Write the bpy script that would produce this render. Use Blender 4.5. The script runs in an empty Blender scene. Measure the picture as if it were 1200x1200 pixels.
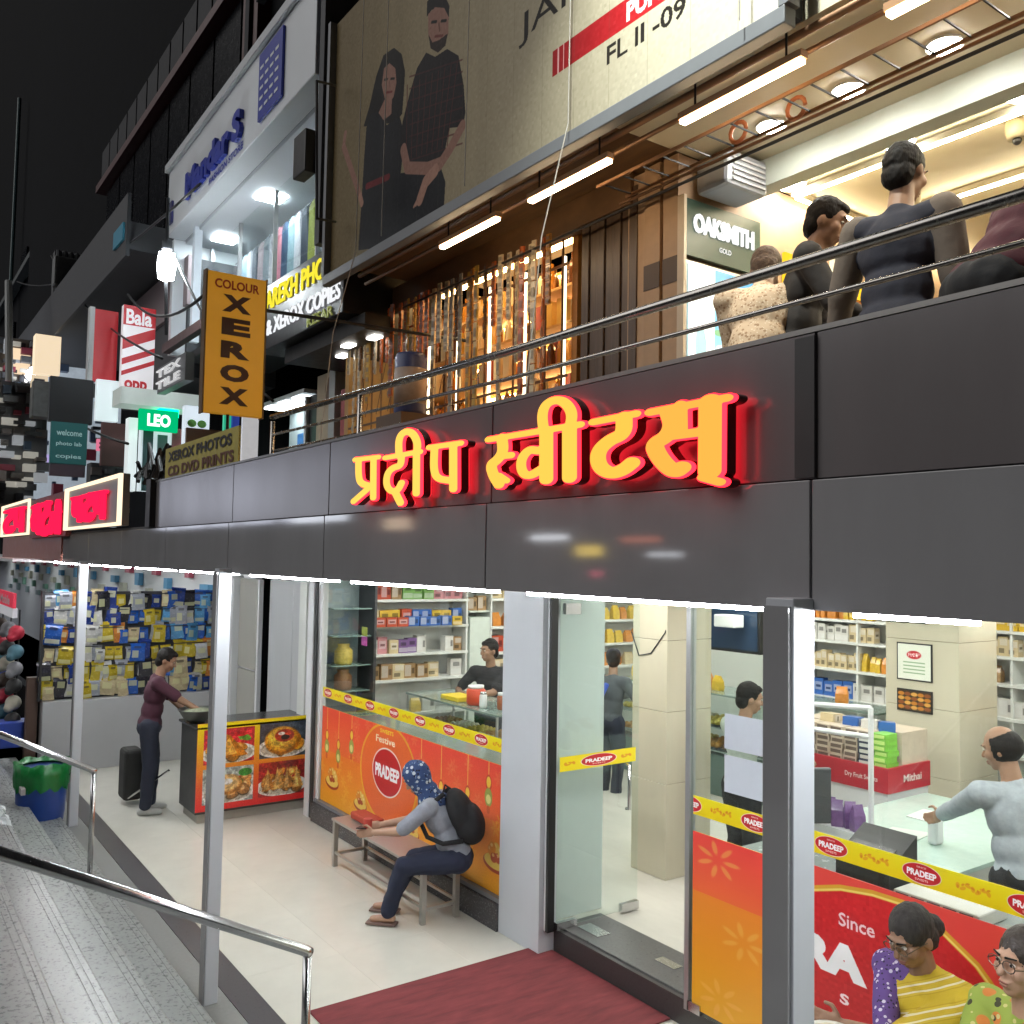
import bpy, bmesh, math, random
import numpy as np
from mathutils import Vector, Matrix, Quaternion

sc = bpy.context.scene
COL = sc.collection
RND = random.Random(7)
R = math.radians

# ------------------------------------------------------------------ camera
F_PX, EYE = 1072.4, Vector((0, 0, 2.8))
yaw, pit, rol = R(54.607592), R(3.07571491), R(1.00286643)
fw = Vector((-math.sin(yaw)*math.cos(pit), math.cos(yaw)*math.cos(pit), math.sin(pit)))
r0 = Vector((math.cos(yaw), math.sin(yaw), 0)); u0 = r0.cross(fw)
rt = r0*math.cos(rol) + u0*math.sin(rol); up = u0*math.cos(rol) - r0*math.sin(rol)
cam = bpy.data.objects.new('camera', bpy.data.cameras.new('camera'))
COL.objects.link(cam)
cam.matrix_world = Matrix(((rt.x, up.x, -fw.x, 0), (rt.y, up.y, -fw.y, 0), (rt.z, up.z, -fw.z, EYE.z), (0, 0, 0, 1)))
cam.data.sensor_fit = 'HORIZONTAL'
cam.data.angle = 2*math.atan(600/F_PX)
cam.data.clip_start = .05; cam.data.clip_end = 600
sc.camera = cam

# ------------------------------------------------------------------ night sky, faint city glow, exposure
SUN_DIR = (R(52), R(0), R(-28))
w = bpy.data.worlds.new('World'); sc.world = w; w.use_nodes = True
nt = w.node_tree; nt.nodes.clear()
sky = nt.nodes.new('ShaderNodeTexSky'); sky.sky_type = 'NISHITA'; sky.sun_disc = False
sky.sun_elevation = R(-4); sky.sun_rotation = R(150)
bg = nt.nodes.new('ShaderNodeBackground'); bg.inputs[1].default_value = .05
out = nt.nodes.new('ShaderNodeOutputWorld')
nt.links.new(sky.outputs[0], bg.inputs[0]); nt.links.new(bg.outputs[0], out.inputs[0])
sl = bpy.data.lights.new('sun', 'SUN'); sl.energy = 1.35; sl.angle = R(60); sl.color = (1, .98, .96)
sun = bpy.data.objects.new('sun', sl); COL.objects.link(sun); sun.rotation_euler = SUN_DIR
vs = sc.view_settings
vs.view_transform = 'Standard'; vs.look = 'None'; vs.gamma = 1; vs.exposure = 0
try: vs.use_curve_mapping = False
except Exception: pass
cy = sc.cycles
cy.max_bounces = 8; cy.diffuse_bounces = 4; cy.glossy_bounces = 3; cy.transmission_bounces = 6; cy.transparent_max_bounces = 16
cy.sample_clamp_indirect = 6; cy.caustics_reflective = False; cy.caustics_refractive = False
cy.use_denoising = True; cy.use_light_tree = True

# ------------------------------------------------------------------ geometry helpers
def at(x, y, X=None, Y=None, z=None):
    """point of the place seen along a photograph direction, on the real wall / floor plane given"""
    d = fw + rt*((x-600)/F_PX) + up*((600-y)/F_PX)
    if Y is not None: t = Y/d.y
    elif X is not None: t = X/d.x
    else: t = (z-EYE.z)/d.z
    return EYE + d*t

def srgb(r, g=None, b=None):
    if g is None:
        h = r.lstrip('#'); r, g, b = (int(h[i:i+2], 16)/255 for i in (0, 2, 4))
    f = lambda c: c/12.92 if c <= .04045 else ((c+.055)/1.055)**2.4
    return (f(r), f(g), f(b), 1)

MATS = {}
def mat(name, col, rough=.6, metal=0, emit=0, ecol=None, bump=0, var=.06, scale=12, coat=0, spec=.5, stretch=None):
    if name in MATS: return MATS[name]
    m = bpy.data.materials.new(name); m.use_nodes = True; MATS[name] = m
    n = m.node_tree.nodes; l = m.node_tree.links; b = n['Principled BSDF']
    c = srgb(col) if isinstance(col, str) else (*col[:3], 1)
    b.inputs['Base Color'].default_value = c
    b.inputs['Roughness'].default_value = rough; b.inputs['Metallic'].default_value = metal
    b.inputs['Specular IOR Level'].default_value = spec
    if coat: b.inputs['Coat Weight'].default_value = coat; b.inputs['Coat Roughness'].default_value = .08
    if emit:
        e = ecol or c
        b.inputs['Emission Color'].default_value = srgb(e) if isinstance(e, str) else (*e[:3], 1)
        b.inputs['Emission Strength'].default_value = emit
    if var or bump:
        tc = n.new('ShaderNodeTexCoord'); mp = n.new('ShaderNodeMapping'); l.new(tc.outputs['Object'], mp.inputs[0])
        if stretch: mp.inputs['Scale'].default_value = stretch
        nz = n.new('ShaderNodeTexNoise'); nz.inputs['Scale'].default_value = scale; nz.inputs['Detail'].default_value = 6
        nz.inputs['Roughness'].default_value = .62
        l.new(mp.outputs[0], nz.inputs['Vector'])
        if var:
            mx = n.new('ShaderNodeMix'); mx.data_type = 'RGBA'
            mx.inputs[6].default_value = tuple(max(0, v*(1-var*2.2)) for v in c[:3])+(1,)
            mx.inputs[7].default_value = tuple(min(1, v*(1+var*1.6)) for v in c[:3])+(1,)
            l.new(nz.outputs[0], mx.inputs[0]); l.new(mx.outputs[2], b.inputs['Base Color'])
            rr = n.new('ShaderNodeMapRange'); rr.inputs['To Min'].default_value = max(.02, rough-.1*min(1, rough*3)); rr.inputs['To Max'].default_value = min(1, rough+.12*min(1, rough*3))
            l.new(nz.outputs[0], rr.inputs[0]); l.new(rr.outputs[0], b.inputs['Roughness'])
        if bump:
            bp = n.new('ShaderNodeBump'); bp.inputs['Strength'].default_value = bump; bp.inputs['Distance'].default_value = .01
            l.new(nz.outputs[0], bp.inputs['Height']); l.new(bp.outputs[0], b.inputs['Normal'])
    return m

def lamp(name, col, strength):
    """surface of something that gives off light"""
    if name in MATS: return MATS[name]
    m = bpy.data.materials.new(name); m.use_nodes = True; MATS[name] = m
    n = m.node_tree.nodes; n.clear()
    e = n.new('ShaderNodeEmission'); e.inputs[0].default_value = srgb(col) if isinstance(col, str) else (*col, 1); e.inputs[1].default_value = strength
    o = n.new('ShaderNodeOutputMaterial'); m.node_tree.links.new(e.outputs[0], o.inputs[0])
    return m

def glass(name, tint=(.93, .985, .96), refl=1.0):
    if name in MATS: return MATS[name]
    m = bpy.data.materials.new(name); m.use_nodes = True; MATS[name] = m
    n = m.node_tree.nodes; l = m.node_tree.links; n.clear()
    t = n.new('ShaderNodeBsdfTransparent'); t.inputs[0].default_value = (*tint, 1)
    g = n.new('ShaderNodeBsdfGlossy'); g.inputs['Roughness'].default_value = .02; g.inputs[0].default_value = (refl, refl, refl, 1)
    fr = n.new('ShaderNodeFresnel'); fr.inputs[0].default_value = 1.45
    mx = n.new('ShaderNodeMixShader'); o = n.new('ShaderNodeOutputMaterial')
    ge = n.new('ShaderNodeNewGeometry'); io = n.new('ShaderNodeMapRange'); io.inputs['To Min'].default_value = 1.45; io.inputs['To Max'].default_value = 1/1.45   # same index met from either side of the sheet
    l.new(ge.outputs['Backfacing'], io.inputs[0]); l.new(io.outputs[0], fr.inputs[0])
    l.new(fr.outputs[0], mx.inputs[0]); l.new(t.outputs[0], mx.inputs[1]); l.new(g.outputs[0], mx.inputs[2]); l.new(mx.outputs[0], o.inputs[0])
    return m

class MB:
    def __init__(s): s.v = []; s.f = []; s.m = []; s.uv = {}
    def face(s, pts, mi=0, uv=None):
        k = len(s.v); s.v += [tuple(p) for p in pts]
        s.f.append(tuple(range(k, k+len(pts)))); s.m.append(mi)
        if uv: s.uv[len(s.f)-1] = uv
        return s
    def box(s, x0, x1, y0, y1, z0, z1, mi=0):
        if x0 > x1: x0, x1 = x1, x0
        if y0 > y1: y0, y1 = y1, y0
        if z0 > z1: z0, z1 = z1, z0
        k = len(s.v)
        s.v += [(x0,y0,z0),(x1,y0,z0),(x1,y1,z0),(x0,y1,z0),(x0,y0,z1),(x1,y0,z1),(x1,y1,z1),(x0,y1,z1)]
        for q in ((0,3,2,1),(4,5,6,7),(0,1,5,4),(1,2,6,5),(2,3,7,6),(3,0,4,7)):
            s.f.append(tuple(k+i for i in q)); s.m.append(mi)
        return s
    def slab(s, o, a, b, c, mi=0):
        """box from corner o with edge vectors a, b, c"""
        o, a, b, c = map(Vector, (o, a, b, c)); k = len(s.v)
        if a.cross(b).dot(c) < 0: a, b = b, a
        s.v += [tuple(p) for p in (o, o+a, o+a+b, o+b, o+c, o+a+c, o+a+b+c, o+b+c)]
        for q in ((0,3,2,1),(4,5,6,7),(0,1,5,4),(1,2,6,5),(2,3,7,6),(3,0,4,7)):
            s.f.append(tuple(k+i for i in q)); s.m.append(mi)
        return s
    def tube(s, pts, r, n=8, mi=0, closed=False):
        pts = [Vector(p) for p in pts]; rs = r if isinstance(r, (list, tuple)) else [r]*len(pts)
        k = len(s.v); N = len(pts); ref = None
        for i, p in enumerate(pts):
            a = pts[(i-1) % N] if (i > 0 or closed) else p; b = pts[(i+1) % N] if (i < N-1 or closed) else p
            t = (b-a).normalized()
            if ref is None: ref = Vector((0, 0, 1)) if abs(t.z) < .9 else Vector((1, 0, 0))
            u = (ref - t*ref.dot(t))
            u = u.normalized() if u.length > 1e-6 else t.orthogonal().normalized()
            ref = u; v = t.cross(u)
            for j in range(n):
                th = 2*math.pi*j/n; s.v.append(tuple(p + (u*math.cos(th)+v*math.sin(th))*rs[i]))
        for i in range(N if closed else N-1):
            for j in range(n):
                a = k+i*n+j; b = k+i*n+(j+1) % n; c = k+((i+1) % N)*n+(j+1) % n; d = k+((i+1) % N)*n+j
                s.f.append((a, b, c, d)); s.m.append(mi)
        if not closed:
            s.f.append(tuple(k+j for j in range(n-1, -1, -1))); s.m.append(mi)
            s.f.append(tuple(k+(N-1)*n+j for j in range(n))); s.m.append(mi)
        return s
    def lathe(s, prof, c=(0, 0, 0), n=20, mi=0, ax=None):
        """prof: list of (radius, height)"""
        c = Vector(c); k = len(s.v); ax = Vector(ax or (0, 0, 1)).normalized(); u = ax.orthogonal().normalized(); v = ax.cross(u)
        for (r, h) in prof:
            for j in range(n):
                th = 2*math.pi*j/n; s.v.append(tuple(c + ax*h + (u*math.cos(th)+v*math.sin(th))*max(r, 1e-4)))
        for i in range(len(prof)-1):
            for j in range(n):
                s.f.append((k+i*n+j, k+i*n+(j+1) % n, k+(i+1)*n+(j+1) % n, k+(i+1)*n+j)); s.m.append(mi)
        s.f.append(tuple(k+j for j in range(n-1, -1, -1))); s.m.append(mi)
        s.f.append(tuple(k+(len(prof)-1)*n+j for j in range(n))); s.m.append(mi)
        return s
    def ell(s, c, r, M=None, n=12, mi=0):
        c = Vector(c); k = len(s.v); m = max(6, n//2+2)
        if not hasattr(r, '__len__'): r = (r, r, r)
        for i in range(1, m):
            ph = math.pi*i/m
            for j in range(n):
                th = 2*math.pi*j/n
                p = Vector((r[0]*math.sin(ph)*math.cos(th), r[1]*math.sin(ph)*math.sin(th), r[2]*math.cos(ph)))
                s.v.append(tuple(c + (M @ p if M else p)))
        t = len(s.v); pt = Vector((0, 0, r[2])); s.v.append(tuple(c+(M @ pt if M else pt))); s.v.append(tuple(c-(M @ pt if M else pt)))
        for i in range(m-2):
            for j in range(n):
                s.f.append((k+i*n+j, k+(i+1)*n+j, k+(i+1)*n+(j+1) % n, k+i*n+(j+1) % n)); s.m.append(mi)
        for j in range(n):
            s.f.append((t, k+j, k+(j+1) % n)); s.m.append(mi)
            s.f.append((t+1, k+(m-2)*n+(j+1) % n, k+(m-2)*n+j)); s.m.append(mi)
        return s
    def cap(s, p, q, a, b, n=10):
        """tapered capsule"""
        p = Vector(p); q = Vector(q); L = (q-p).length
        if L < 1e-5: return s.ell(p, a)
        prof = [(a*math.cos(t), -a*math.sin(t)) for t in (1.4, 1.0, .5)] + [(a, 0), (b, L)] + [(b*math.cos(t), L+b*math.sin(t)) for t in (.5, 1.0, 1.4)]
        return s.lathe(prof, p, n, ax=(q-p))
    def mesh(s, name, mats=()):
        me = bpy.data.meshes.new(name); me.from_pydata(s.v, [], s.f)
        for m in (mats if isinstance(mats, (list, tuple)) else [mats]): me.materials.append(m)
        me.polygons.foreach_set('material_index', s.m)
        if s.uv:
            L = me.uv_layers.new(name='uv')
            for fi, uv in s.uv.items():
                for li, q in zip(me.polygons[fi].loop_indices, uv): L.data[li].uv = q
        me.update(); return me
    def build(s, name, mats, parent=None, smooth=False, bevel=0, **tags):
        o = link(name, s.mesh(name, mats), parent)
        if smooth:
            for p in o.data.polygons: p.use_smooth = True
        if bevel:
            b = o.modifiers.new('bevel', 'BEVEL'); b.width = bevel; b.segments = 2; b.limit_method = 'ANGLE'; b.harden_normals = False
        if tags: tag(o, **tags)
        return o

def link(name, data, parent=None):
    o = bpy.data.objects.new(name, data); COL.objects.link(o)
    if parent is not None:
        o.parent = parent; o.matrix_parent_inverse = parent.matrix_basis.inverted()
    return o
def tag(o, label=None, cat=None, group=None, kind=None):
    if label: o['label'] = label
    if cat: o['category'] = cat
    if group: o['group'] = group
    if kind: o['kind'] = kind
    return o
def thing(name, label, cat, loc=(0, 0, 0), group=None, rz=0):
    o = bpy.data.objects.new(name, None); COL.objects.link(o); o.location = loc; o.rotation_euler = (0, 0, rz)
    o.empty_display_size = .1
    return tag(o, label, cat, group)
def copy_tree(root, loc, rz=None, label=None, swap=None):
    """a copy of a thing, its parts and their sub-parts; swap replaces materials {old: new}"""
    def cp(o, par):
        c = o.copy(); COL.objects.link(c)
        if par is not None: c.parent = par
        for ch in list(o.children): cp(ch, c)
        return c
    c = cp(root, None); c.location = loc
    if rz is not None: c.rotation_euler = (0, 0, rz)
    if label: c['label'] = label
    return c

def ORD(i): return ('first second third fourth fifth sixth seventh eighth ninth tenth eleventh twelfth thirteenth fourteenth fifteenth sixteenth seventeenth eighteenth nineteenth twentieth twenty-first twenty-second twenty-third twenty-fourth twenty-fifth twenty-sixth twenty-seventh twenty-eighth twenty-ninth thirtieth').split()[i] if i < 30 else ('thirty', 'forty', 'fifty')[(i+1)//10-3]+('-'+ORD((i+1) % 10-1) if (i+1) % 10 else 'th')
# ------------------------------------------------------------------ lettering
_TX = {}
def text_tris(s, bold=.0):
    """triangles of a line of lettering in a unit-height box -> (tris Nx3x2, width)"""
    key = (s, bold)
    if key in _TX: return _TX[key]
    cu = bpy.data.curves.new('t', 'FONT'); cu.body = s; cu.size = 1; cu.offset = bold; cu.resolution_u = 3
    o = bpy.data.objects.new('t', cu); COL.objects.link(o)
    dg = bpy.context.evaluated_depsgraph_get(); me = o.evaluated_get(dg).to_mesh(); me.calc_loop_triangles()
    V = np.array([v.co[:2] for v in me.vertices]) if len(me.vertices) else np.zeros((1, 2))
    T = np.array([t.vertices for t in me.loop_triangles]) if len(me.loop_triangles) else np.zeros((0, 3), int)
    o.evaluated_get(dg).to_mesh_clear(); bpy.data.objects.remove(o); bpy.data.curves.remove(cu)
    mn = V.min(0); mxx = V.max(0); h = max(1e-3, mxx[1]-mn[1])
    V = (V-mn)/h
    _TX[key] = (V[T], float(V[:, 0].max()))
    return _TX[key]
def letter(name, s, o, ex, ez, m, parent=None, depth=.004, bold=.02, **tags):
    """raised or printed lettering: o bottom-left corner, ex vector of the whole width, ez vector of the height"""
    tri, wd = text_tris(s, bold); o = Vector(o); ex = Vector(ex); ez = Vector(ez); nrm = ex.cross(ez).normalized()*depth
    iv = sorted((min(q[0] for q in t), max(q[0] for q in t), i) for i, t in enumerate(tri)); words, end = [], -9
    for x0, x1, i in iv:                                   # one mesh per word of raised lettering
        if not words or (depth > .006 and x0 > end+.24): words.append([])
        words[-1].append(i); end = max(end, x1)
    for wds in words:
        b = MB()
        for i in wds:
            P = [o + ex*(q[0]/wd) + ez*q[1] for q in tri[i]]
            if (P[1]-P[0]).cross(P[2]-P[0]).dot(nrm) < 0: P.reverse()
            b.face([p+nrm for p in P])
            if depth > .006:
                for k in range(3):
                    a, c = P[k], P[(k+1) % 3]; b.face([a, c, c+nrm, a+nrm])
        r_ = b.build(name, [m], parent, **tags)
    return r_

# ------------------------------------------------------------------ printed graphics drawn in code
class Print:
    def __init__(s, w, h, col='#ffffff'):
        s.w, s.h = w, h; s.a = np.ones((h, w, 3), np.float32)*np.array(s.c(col), np.float32)
        s.Y, s.X = np.mgrid[0:h, 0:w].astype(np.float32); s.X += .5; s.Y += .5
        s.rng = np.random.RandomState(5)
    @staticmethod
    def c(col):
        if isinstance(col, str): h = col.lstrip('#'); return tuple(int(h[i:i+2], 16)/255 for i in (0, 2, 4))
        return col
    def put(s, mask, col, al=1):
        k = (np.clip(mask, 0, 1)*al)[..., None]; s.a = s.a*(1-k)+np.array(s.c(col), np.float32)*k; return s
    def rect(s, x0, y0, x1, y1, col, al=1):
        return s.put(((s.X >= x0) & (s.X < x1) & (s.Y >= y0) & (s.Y < y1)).astype(np.float32), col, al)
    def grad(s, x0, y0, x1, y1, c0, c1, horiz=False):
        m = ((s.X >= x0) & (s.X < x1) & (s.Y >= y0) & (s.Y < y1))
        t = ((s.X-x0)/(x1-x0) if horiz else (s.Y-y0)/(y1-y0))[..., None]
        g = np.array(s.c(c0))*(1-t)+np.array(s.c(c1))*t
        s.a = np.where(m[..., None], g, s.a).astype(np.float32); return s
    def ell(s, cx, cy, rx, ry, col, al=1, rot=0, soft=1.2):
        c, n = math.cos(rot), math.sin(rot); dx, dy = s.X-cx, s.Y-cy
        d = np.sqrt(((dx*c+dy*n)/rx)**2+((-dx*n+dy*c)/ry)**2)
        return s.put((1-d)*min(rx, ry)/soft+.5, col, al)
    def line(s, pts, r, col, al=1):
        d = np.full((s.h, s.w), 1e9, np.float32)
        for (ax, ay), (bx, by) in zip(pts[:-1], pts[1:]):
            vx, vy = bx-ax, by-ay; t = np.clip(((s.X-ax)*vx+(s.Y-ay)*vy)/max(1e-6, vx*vx+vy*vy), 0, 1)
            d = np.minimum(d, np.hypot(s.X-ax-t*vx, s.Y-ay-t*vy))
        return s.put(r-d+.5, col, al)
    def poly(s, pts, col, al=1):
        ins = np.zeros((s.h, s.w), bool); n = len(pts)
        for i in range(n):
            (x0, y0), (x1, y1) = pts[i], pts[(i+1) % n]
            if y0 == y1: continue
            cnd = ((y0 > s.Y) != (y1 > s.Y)) & (s.X < (x1-x0)*(s.Y-y0)/(y1-y0)+x0); ins ^= cnd
        return s.put(ins.astype(np.float32), col, al)
    def text(s, t, x, y, w, h, col, bold=.02, al=1):
        tri, wd = text_tris(t, bold); m = np.zeros((s.h, s.w), np.float32)
        for q in tri:
            P = [(x+p[0]/wd*w, y+h-p[1]*h) for p in q]
            xs = [p[0] for p in P]; ys = [p[1] for p in P]
            i0, i1 = max(0, int(min(ys))-1), min(s.h, int(max(ys))+2); j0, j1 = max(0, int(min(xs))-1), min(s.w, int(max(xs))+2)
            if i1 <= i0 or j1 <= j0: continue
            gx, gy = s.X[i0:i1, j0:j1], s.Y[i0:i1, j0:j1]
            e = [(P[(k+1) % 3][0]-P[k][0])*(gy-P[k][1])-(P[(k+1) % 3][1]-P[k][1])*(gx-P[k][0]) for k in range(3)]
            ins = ((e[0] >= 0) & (e[1] >= 0) & (e[2] >= 0)) | ((e[0] <= 0) & (e[1] <= 0) & (e[2] <= 0))
            m[i0:i1, j0:j1] = np.maximum(m[i0:i1, j0:j1], ins)
        return s.put(m, col, al)
    def speck(s, amt=.05, blk=1):
        n = s.rng.randn(s.h//blk+1, s.w//blk+1).repeat(blk, 0).repeat(blk, 1)[:s.h, :s.w]
        s.a = np.clip(s.a+n[..., None]*amt, 0, 1).astype(np.float32); return s
    def food(s, x0, y0, x1, y1, base, hi, n=60, back='#d8d4cc', sq=False):
        """photo-like picture of fried snacks: plate, lumps, garnish"""
        s.rect(x0, y0, x1, y1, back); W, H = x1-x0, y1-y0; r = s.rng
        keep = s.a.copy()
        s.ell(x0+W*.5, y0+H*.72, W*.55, H*.3, '#eeeae2'); s.ell(x0+W*.5, y0+H*.74, W*.47, H*.24, '#c8c0b0')
        for i in range(n):
            q = r.rand(3); cx = x0+W*(.5+.36*(q[0]-.5)*2); cy = y0+H*(.52+.26*(q[1]-.5)*2)
            k = .7+.6*r.rand(); b = np.array(s.c(base))*k; h = np.array(s.c(hi))*min(1.05, k+.15); a = W*(.06+.1*q[2]); b2 = a*(.5+.4*r.rand()); ro = r.rand()*3
            s.ell(cx, cy+a*.15, a*1.05, b2*1.1, tuple(b*.45), .8, ro, 4); s.ell(cx, cy, a, b2, tuple(np.clip(b, 0, 1)), 1, ro, 2)
            s.ell(cx-a*.2, cy-b2*.25, a*.5, b2*.45, tuple(np.clip(h, 0, 1)), .8, ro, 4)
        for i in range(n//4):
            q = r.rand(2); s.ell(x0+W*(.2+.6*q[0]), y0+H*(.25+.5*q[1]), W*.05, H*.03, ('#3f7d2c', '#c22a1c', '#5c9a35')[i % 3], .95, r.rand()*3)
        m = ((s.X >= x0) & (s.X < x1) & (s.Y >= y0) & (s.Y < y1))[..., None]
        s.a = np.where(m, s.a, keep); return s
    def grainy(s, x0, y0, x1, y1, n=260):
        """crumbs and browning of a photographed snack"""
        r = s.rng; sub = s.a[int(y0):int(y1), int(x0):int(x1)]; h, w = sub.shape[:2]
        for k in (3, 7, 15):
            g = r.rand(h//k+2, w//k+2).repeat(k, 0).repeat(k, 1)[:h, :w]
            for ax in (0, 1):
                for _ in range(2): g = (g+np.roll(g, k//2+1, ax))/2
            sub *= (1+(g-.5)*.5)[..., None]
        np.clip(sub, 0, 1, out=sub); return s
    def image(s, name):
        im = bpy.data.images.new(name, s.w, s.h); px = np.ones((s.h, s.w, 4), np.float32); px[..., :3] = np.clip(s.a, 0, 1)[::-1]
        im.pixels.foreach_set(px.ravel()); im.update(); im.pack(); return im
def print_mat(name, pr, rough=.35, emit=0, extend='REPEAT', coat=.2, interp='Linear', spec=.5):
    if name in MATS: return MATS[name]
    m = bpy.data.materials.new(name); m.use_nodes = True; MATS[name] = m
    n = m.node_tree.nodes; l = m.node_tree.links; b = n['Principled BSDF']
    t = n.new('ShaderNodeTexImage'); t.image = pr.image(name); t.extension = extend; t.interpolation = interp
    l.new(t.outputs[0], b.inputs['Base Color']); b.inputs['Roughness'].default_value = rough; b.inputs['Specular IOR Level'].default_value = spec
    if coat: b.inputs['Coat Weight'].default_value = coat; b.inputs['Coat Roughness'].default_value = .15
    if emit: l.new(t.outputs[0], b.inputs['Emission Color']); b.inputs['Emission Strength'].default_value = emit
    return m
def poster(name, o, ex, ez, m, parent=None, th=.004, u=1, u0=0, **tags):
    """flat printed board: o bottom-left corner as one faces it"""
    o, ex, ez = Vector(o), Vector(ex), Vector(ez); nr = ex.cross(ez).normalized()*th
    b = MB(); b.face([o+nr, o+ex+nr, o+ex+ez+nr, o+ez+nr], 0, [(u0, 0), (u0+u, 0), (u0+u, 1), (u0, 1)])
    P = [o, o+ex, o+ex+ez, o+ez]
    for i in range(4): b.face([P[i], P[(i+1) % 4], P[(i+1) % 4]+nr, P[i]+nr], 0, [(.01, .01)]*4)
    b.face([P[3], P[2], P[1], P[0]], 0, [(.01, .01)]*4)
    return b.build(name, [m], parent, **tags)

# ------------------------------------------------------------------ shared materials
WHITE = mat('white_paint', (.72, .73, .74), .45, var=.03, scale=3, bump=.02)
STEEL = mat('stainless_steel', (.62, .62, .63), .22, 1, var=.05, scale=30, stretch=(1, 1, .05))
DARKM = mat('dark_metal', (.03, .03, .034), .45, .3)
BLACK = mat('black_plastic', (.012, .012, .013), .4)
ALU = mat('aluminium_frame', (.55, .56, .57), .35, .8)
ACP = mat('grey_cladding_panel', (.36, .356, .37), .06, .1, var=.1, scale=2.2, spec=.6, stretch=(1, 1, .25))
ACP2 = mat('graphite_cladding_panel', (.205, .188, .192), .2, .1, var=.1, scale=2, spec=.55, stretch=(1, 1, .25))
GRANITE = mat('dark_granite', (.06, .057, .058), .22, var=.35, scale=160)
GLASS = glass('window_glass', (.965, .985, .975))
GLASSG = glass('greenish_glass', (.93, .97, .955))
# ================================================================== SETTING
TILE = mat('cream_vitrified_tile', (.70, .69, .61), .18, var=.1, scale=1.2, spec=.4)
STONE = mat('grey_green_granite_step', (.26, .274, .266), .28, var=.24, scale=38, bump=.03, spec=.55)
STONE2 = mat('landing_granite', (.24, .245, .235), .34, var=.12, scale=40)
MARBLE = mat('veined_marble', (.62, .6, .54), .15, var=.09, scale=1.3, stretch=(1, 2.6, 1))
ROADM = mat('asphalt', (.045, .045, .048), .8, bump=.3, var=.2, scale=60)

MB().box(-70, 40, -60, -1.2, .9, 1.2).build('road', [ROADM], kind='structure')
# porch floor, built as large tiles with fine recessed joints
porch = MB().box(-13.3, 3, 1.6, 9.8, -.12, -.012).build('porch_floor', [mat('joint_cement', (.34, .32, .29), .8)], kind='structure')
xs = [-13.3+.8*i for i in range(18)]; ys = [2.215, 2.9, 3.6, 4.3]
tm = {}
for i in range(len(xs)-1):
    for j in range(3):
        k = (j,)
        if k not in tm:
            tm[k] = MB().box(.0008, .7992, .0008, ys[j+1]-ys[j]-.0008, -.012, 0).mesh('floor_tile', [TILE])
        o = link('floor_tile', tm[k], porch); o.location = (xs[i], ys[j], 0)
MB().box(-13.3, 3, 2.03, 2.212, -.06, .004).build('granite_kerb_strip', [mat('kerb_granite', (.085, .08, .085), .3, var=.2, scale=90)], kind='structure')
MB().box(-13.3, 3, 1.5, 2.028, -.1, 0).build('landing', [STONE2], kind='structure')
# stairs going down from the street to the porch: each step a slab with two grooves at the nosing
stairs = thing('stairs', None, None, (-5, 1.77, 0)); stairs['kind'] = 'structure'
def step_profile(y0, y1, z, t=.15):
    g = .0025; P = [(y0-.03, z), ]
    for c in (y1-.085, y1-.045):
        P += [(c-.006, z), (c-.003, z-g), (c+.003, z-g), (c+.006, z)]
    P += [(y1-.008, z), (y1, z-.008), (y1, z-.035), (y1-.012, z-.045), (y1-.012, z-t), (y0-.03, z-t)]
    return P
RUN, RISE, Y0 = .295, .15, 1.77
for k in range(9):
    P = step_profile(Y0-RUN*(k+1), Y0-RUN*k, RISE*(k+1)-.001*k)
    for (xa, xb) in ((-13.5, -10.2), (-10.198, -7.35), (-7.348, -4.5), (-4.498, -1.65), (-1.648, 1.2)):
        b = MB(); n = len(P)
        L = [(xa, y, z) for y, z in P]; Q = [(xb, y, z) for y, z in P]
        b.face(L); b.face(Q[::-1])
        for i in range(n): j = (i+1) % n; b.face([L[j], L[i], Q[i], Q[j]])
        b.build('step', [STONE], stairs)

# ------------------------------------------------------------------ handrails of the stairs
def handrail(label, x, ytop, ztop, base):
    t = thing('stair_handrail', label, 'handrail', (x, ytop, base), 'steel handrails on the stairs')
    s = .515; e = (x, ytop-2.1, ztop+2.1*s)
    MB().tube([e, (x, ytop-.03, ztop+.015), (x, ytop-.008, ztop+.002), (x, ytop+.012, ztop-.012)], .026, 14).build('rail', [STEEL], t, smooth=True)
    MB().tube([(x, ytop, base), (x, ytop, ztop-.012)], .021, 12).build('post', [STEEL], t, smooth=True)
    MB().lathe([(.055, 0), (.055, .008), (.03, .014)], (x, ytop, base), 16).build('base_plate', [STEEL], t)
    y2 = ytop-1.5; k = math.ceil((Y0-y2)/RUN)
    MB().tube([(x, y2, RISE*k), (x, y2, ztop+1.5*s)], .021, 12).build('post', [STEEL], t, smooth=True)
handrail('near stainless steel handrail sloping down the steps, its end post at the red mat', -4.13, 1.80, .952, 0)
handrail('far stainless steel handrail beside the blue bin on the steps', -8.2, 1.65, 1.02, RISE)

# ------------------------------------------------------------------ columns of the porch
def column(x, label):
    t = thing('porch_column', label, 'column', (x, 1.9, 0), 'square columns along the porch edge')
    MB().box(x-.045, x+.04, 1.872, 1.955, 0, 2.72).build('shaft', [mat('white_column_paint', (.62, .65, .7), .35, var=.03, scale=4)], t, bevel=.003)
    MB().box(x-.045, x+.032, 1.862, 1.8715, 0.002, 2.70).build('front_cladding', [ACP], t)
for x, l in ((-10.42, 'white square porch column standing beside the blue bin'), (-5.89, 'white square porch column in front of the snack picture counter'),
             (-1.475, 'thick white and grey porch column near the window with the two women')): column(x, l)

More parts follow.
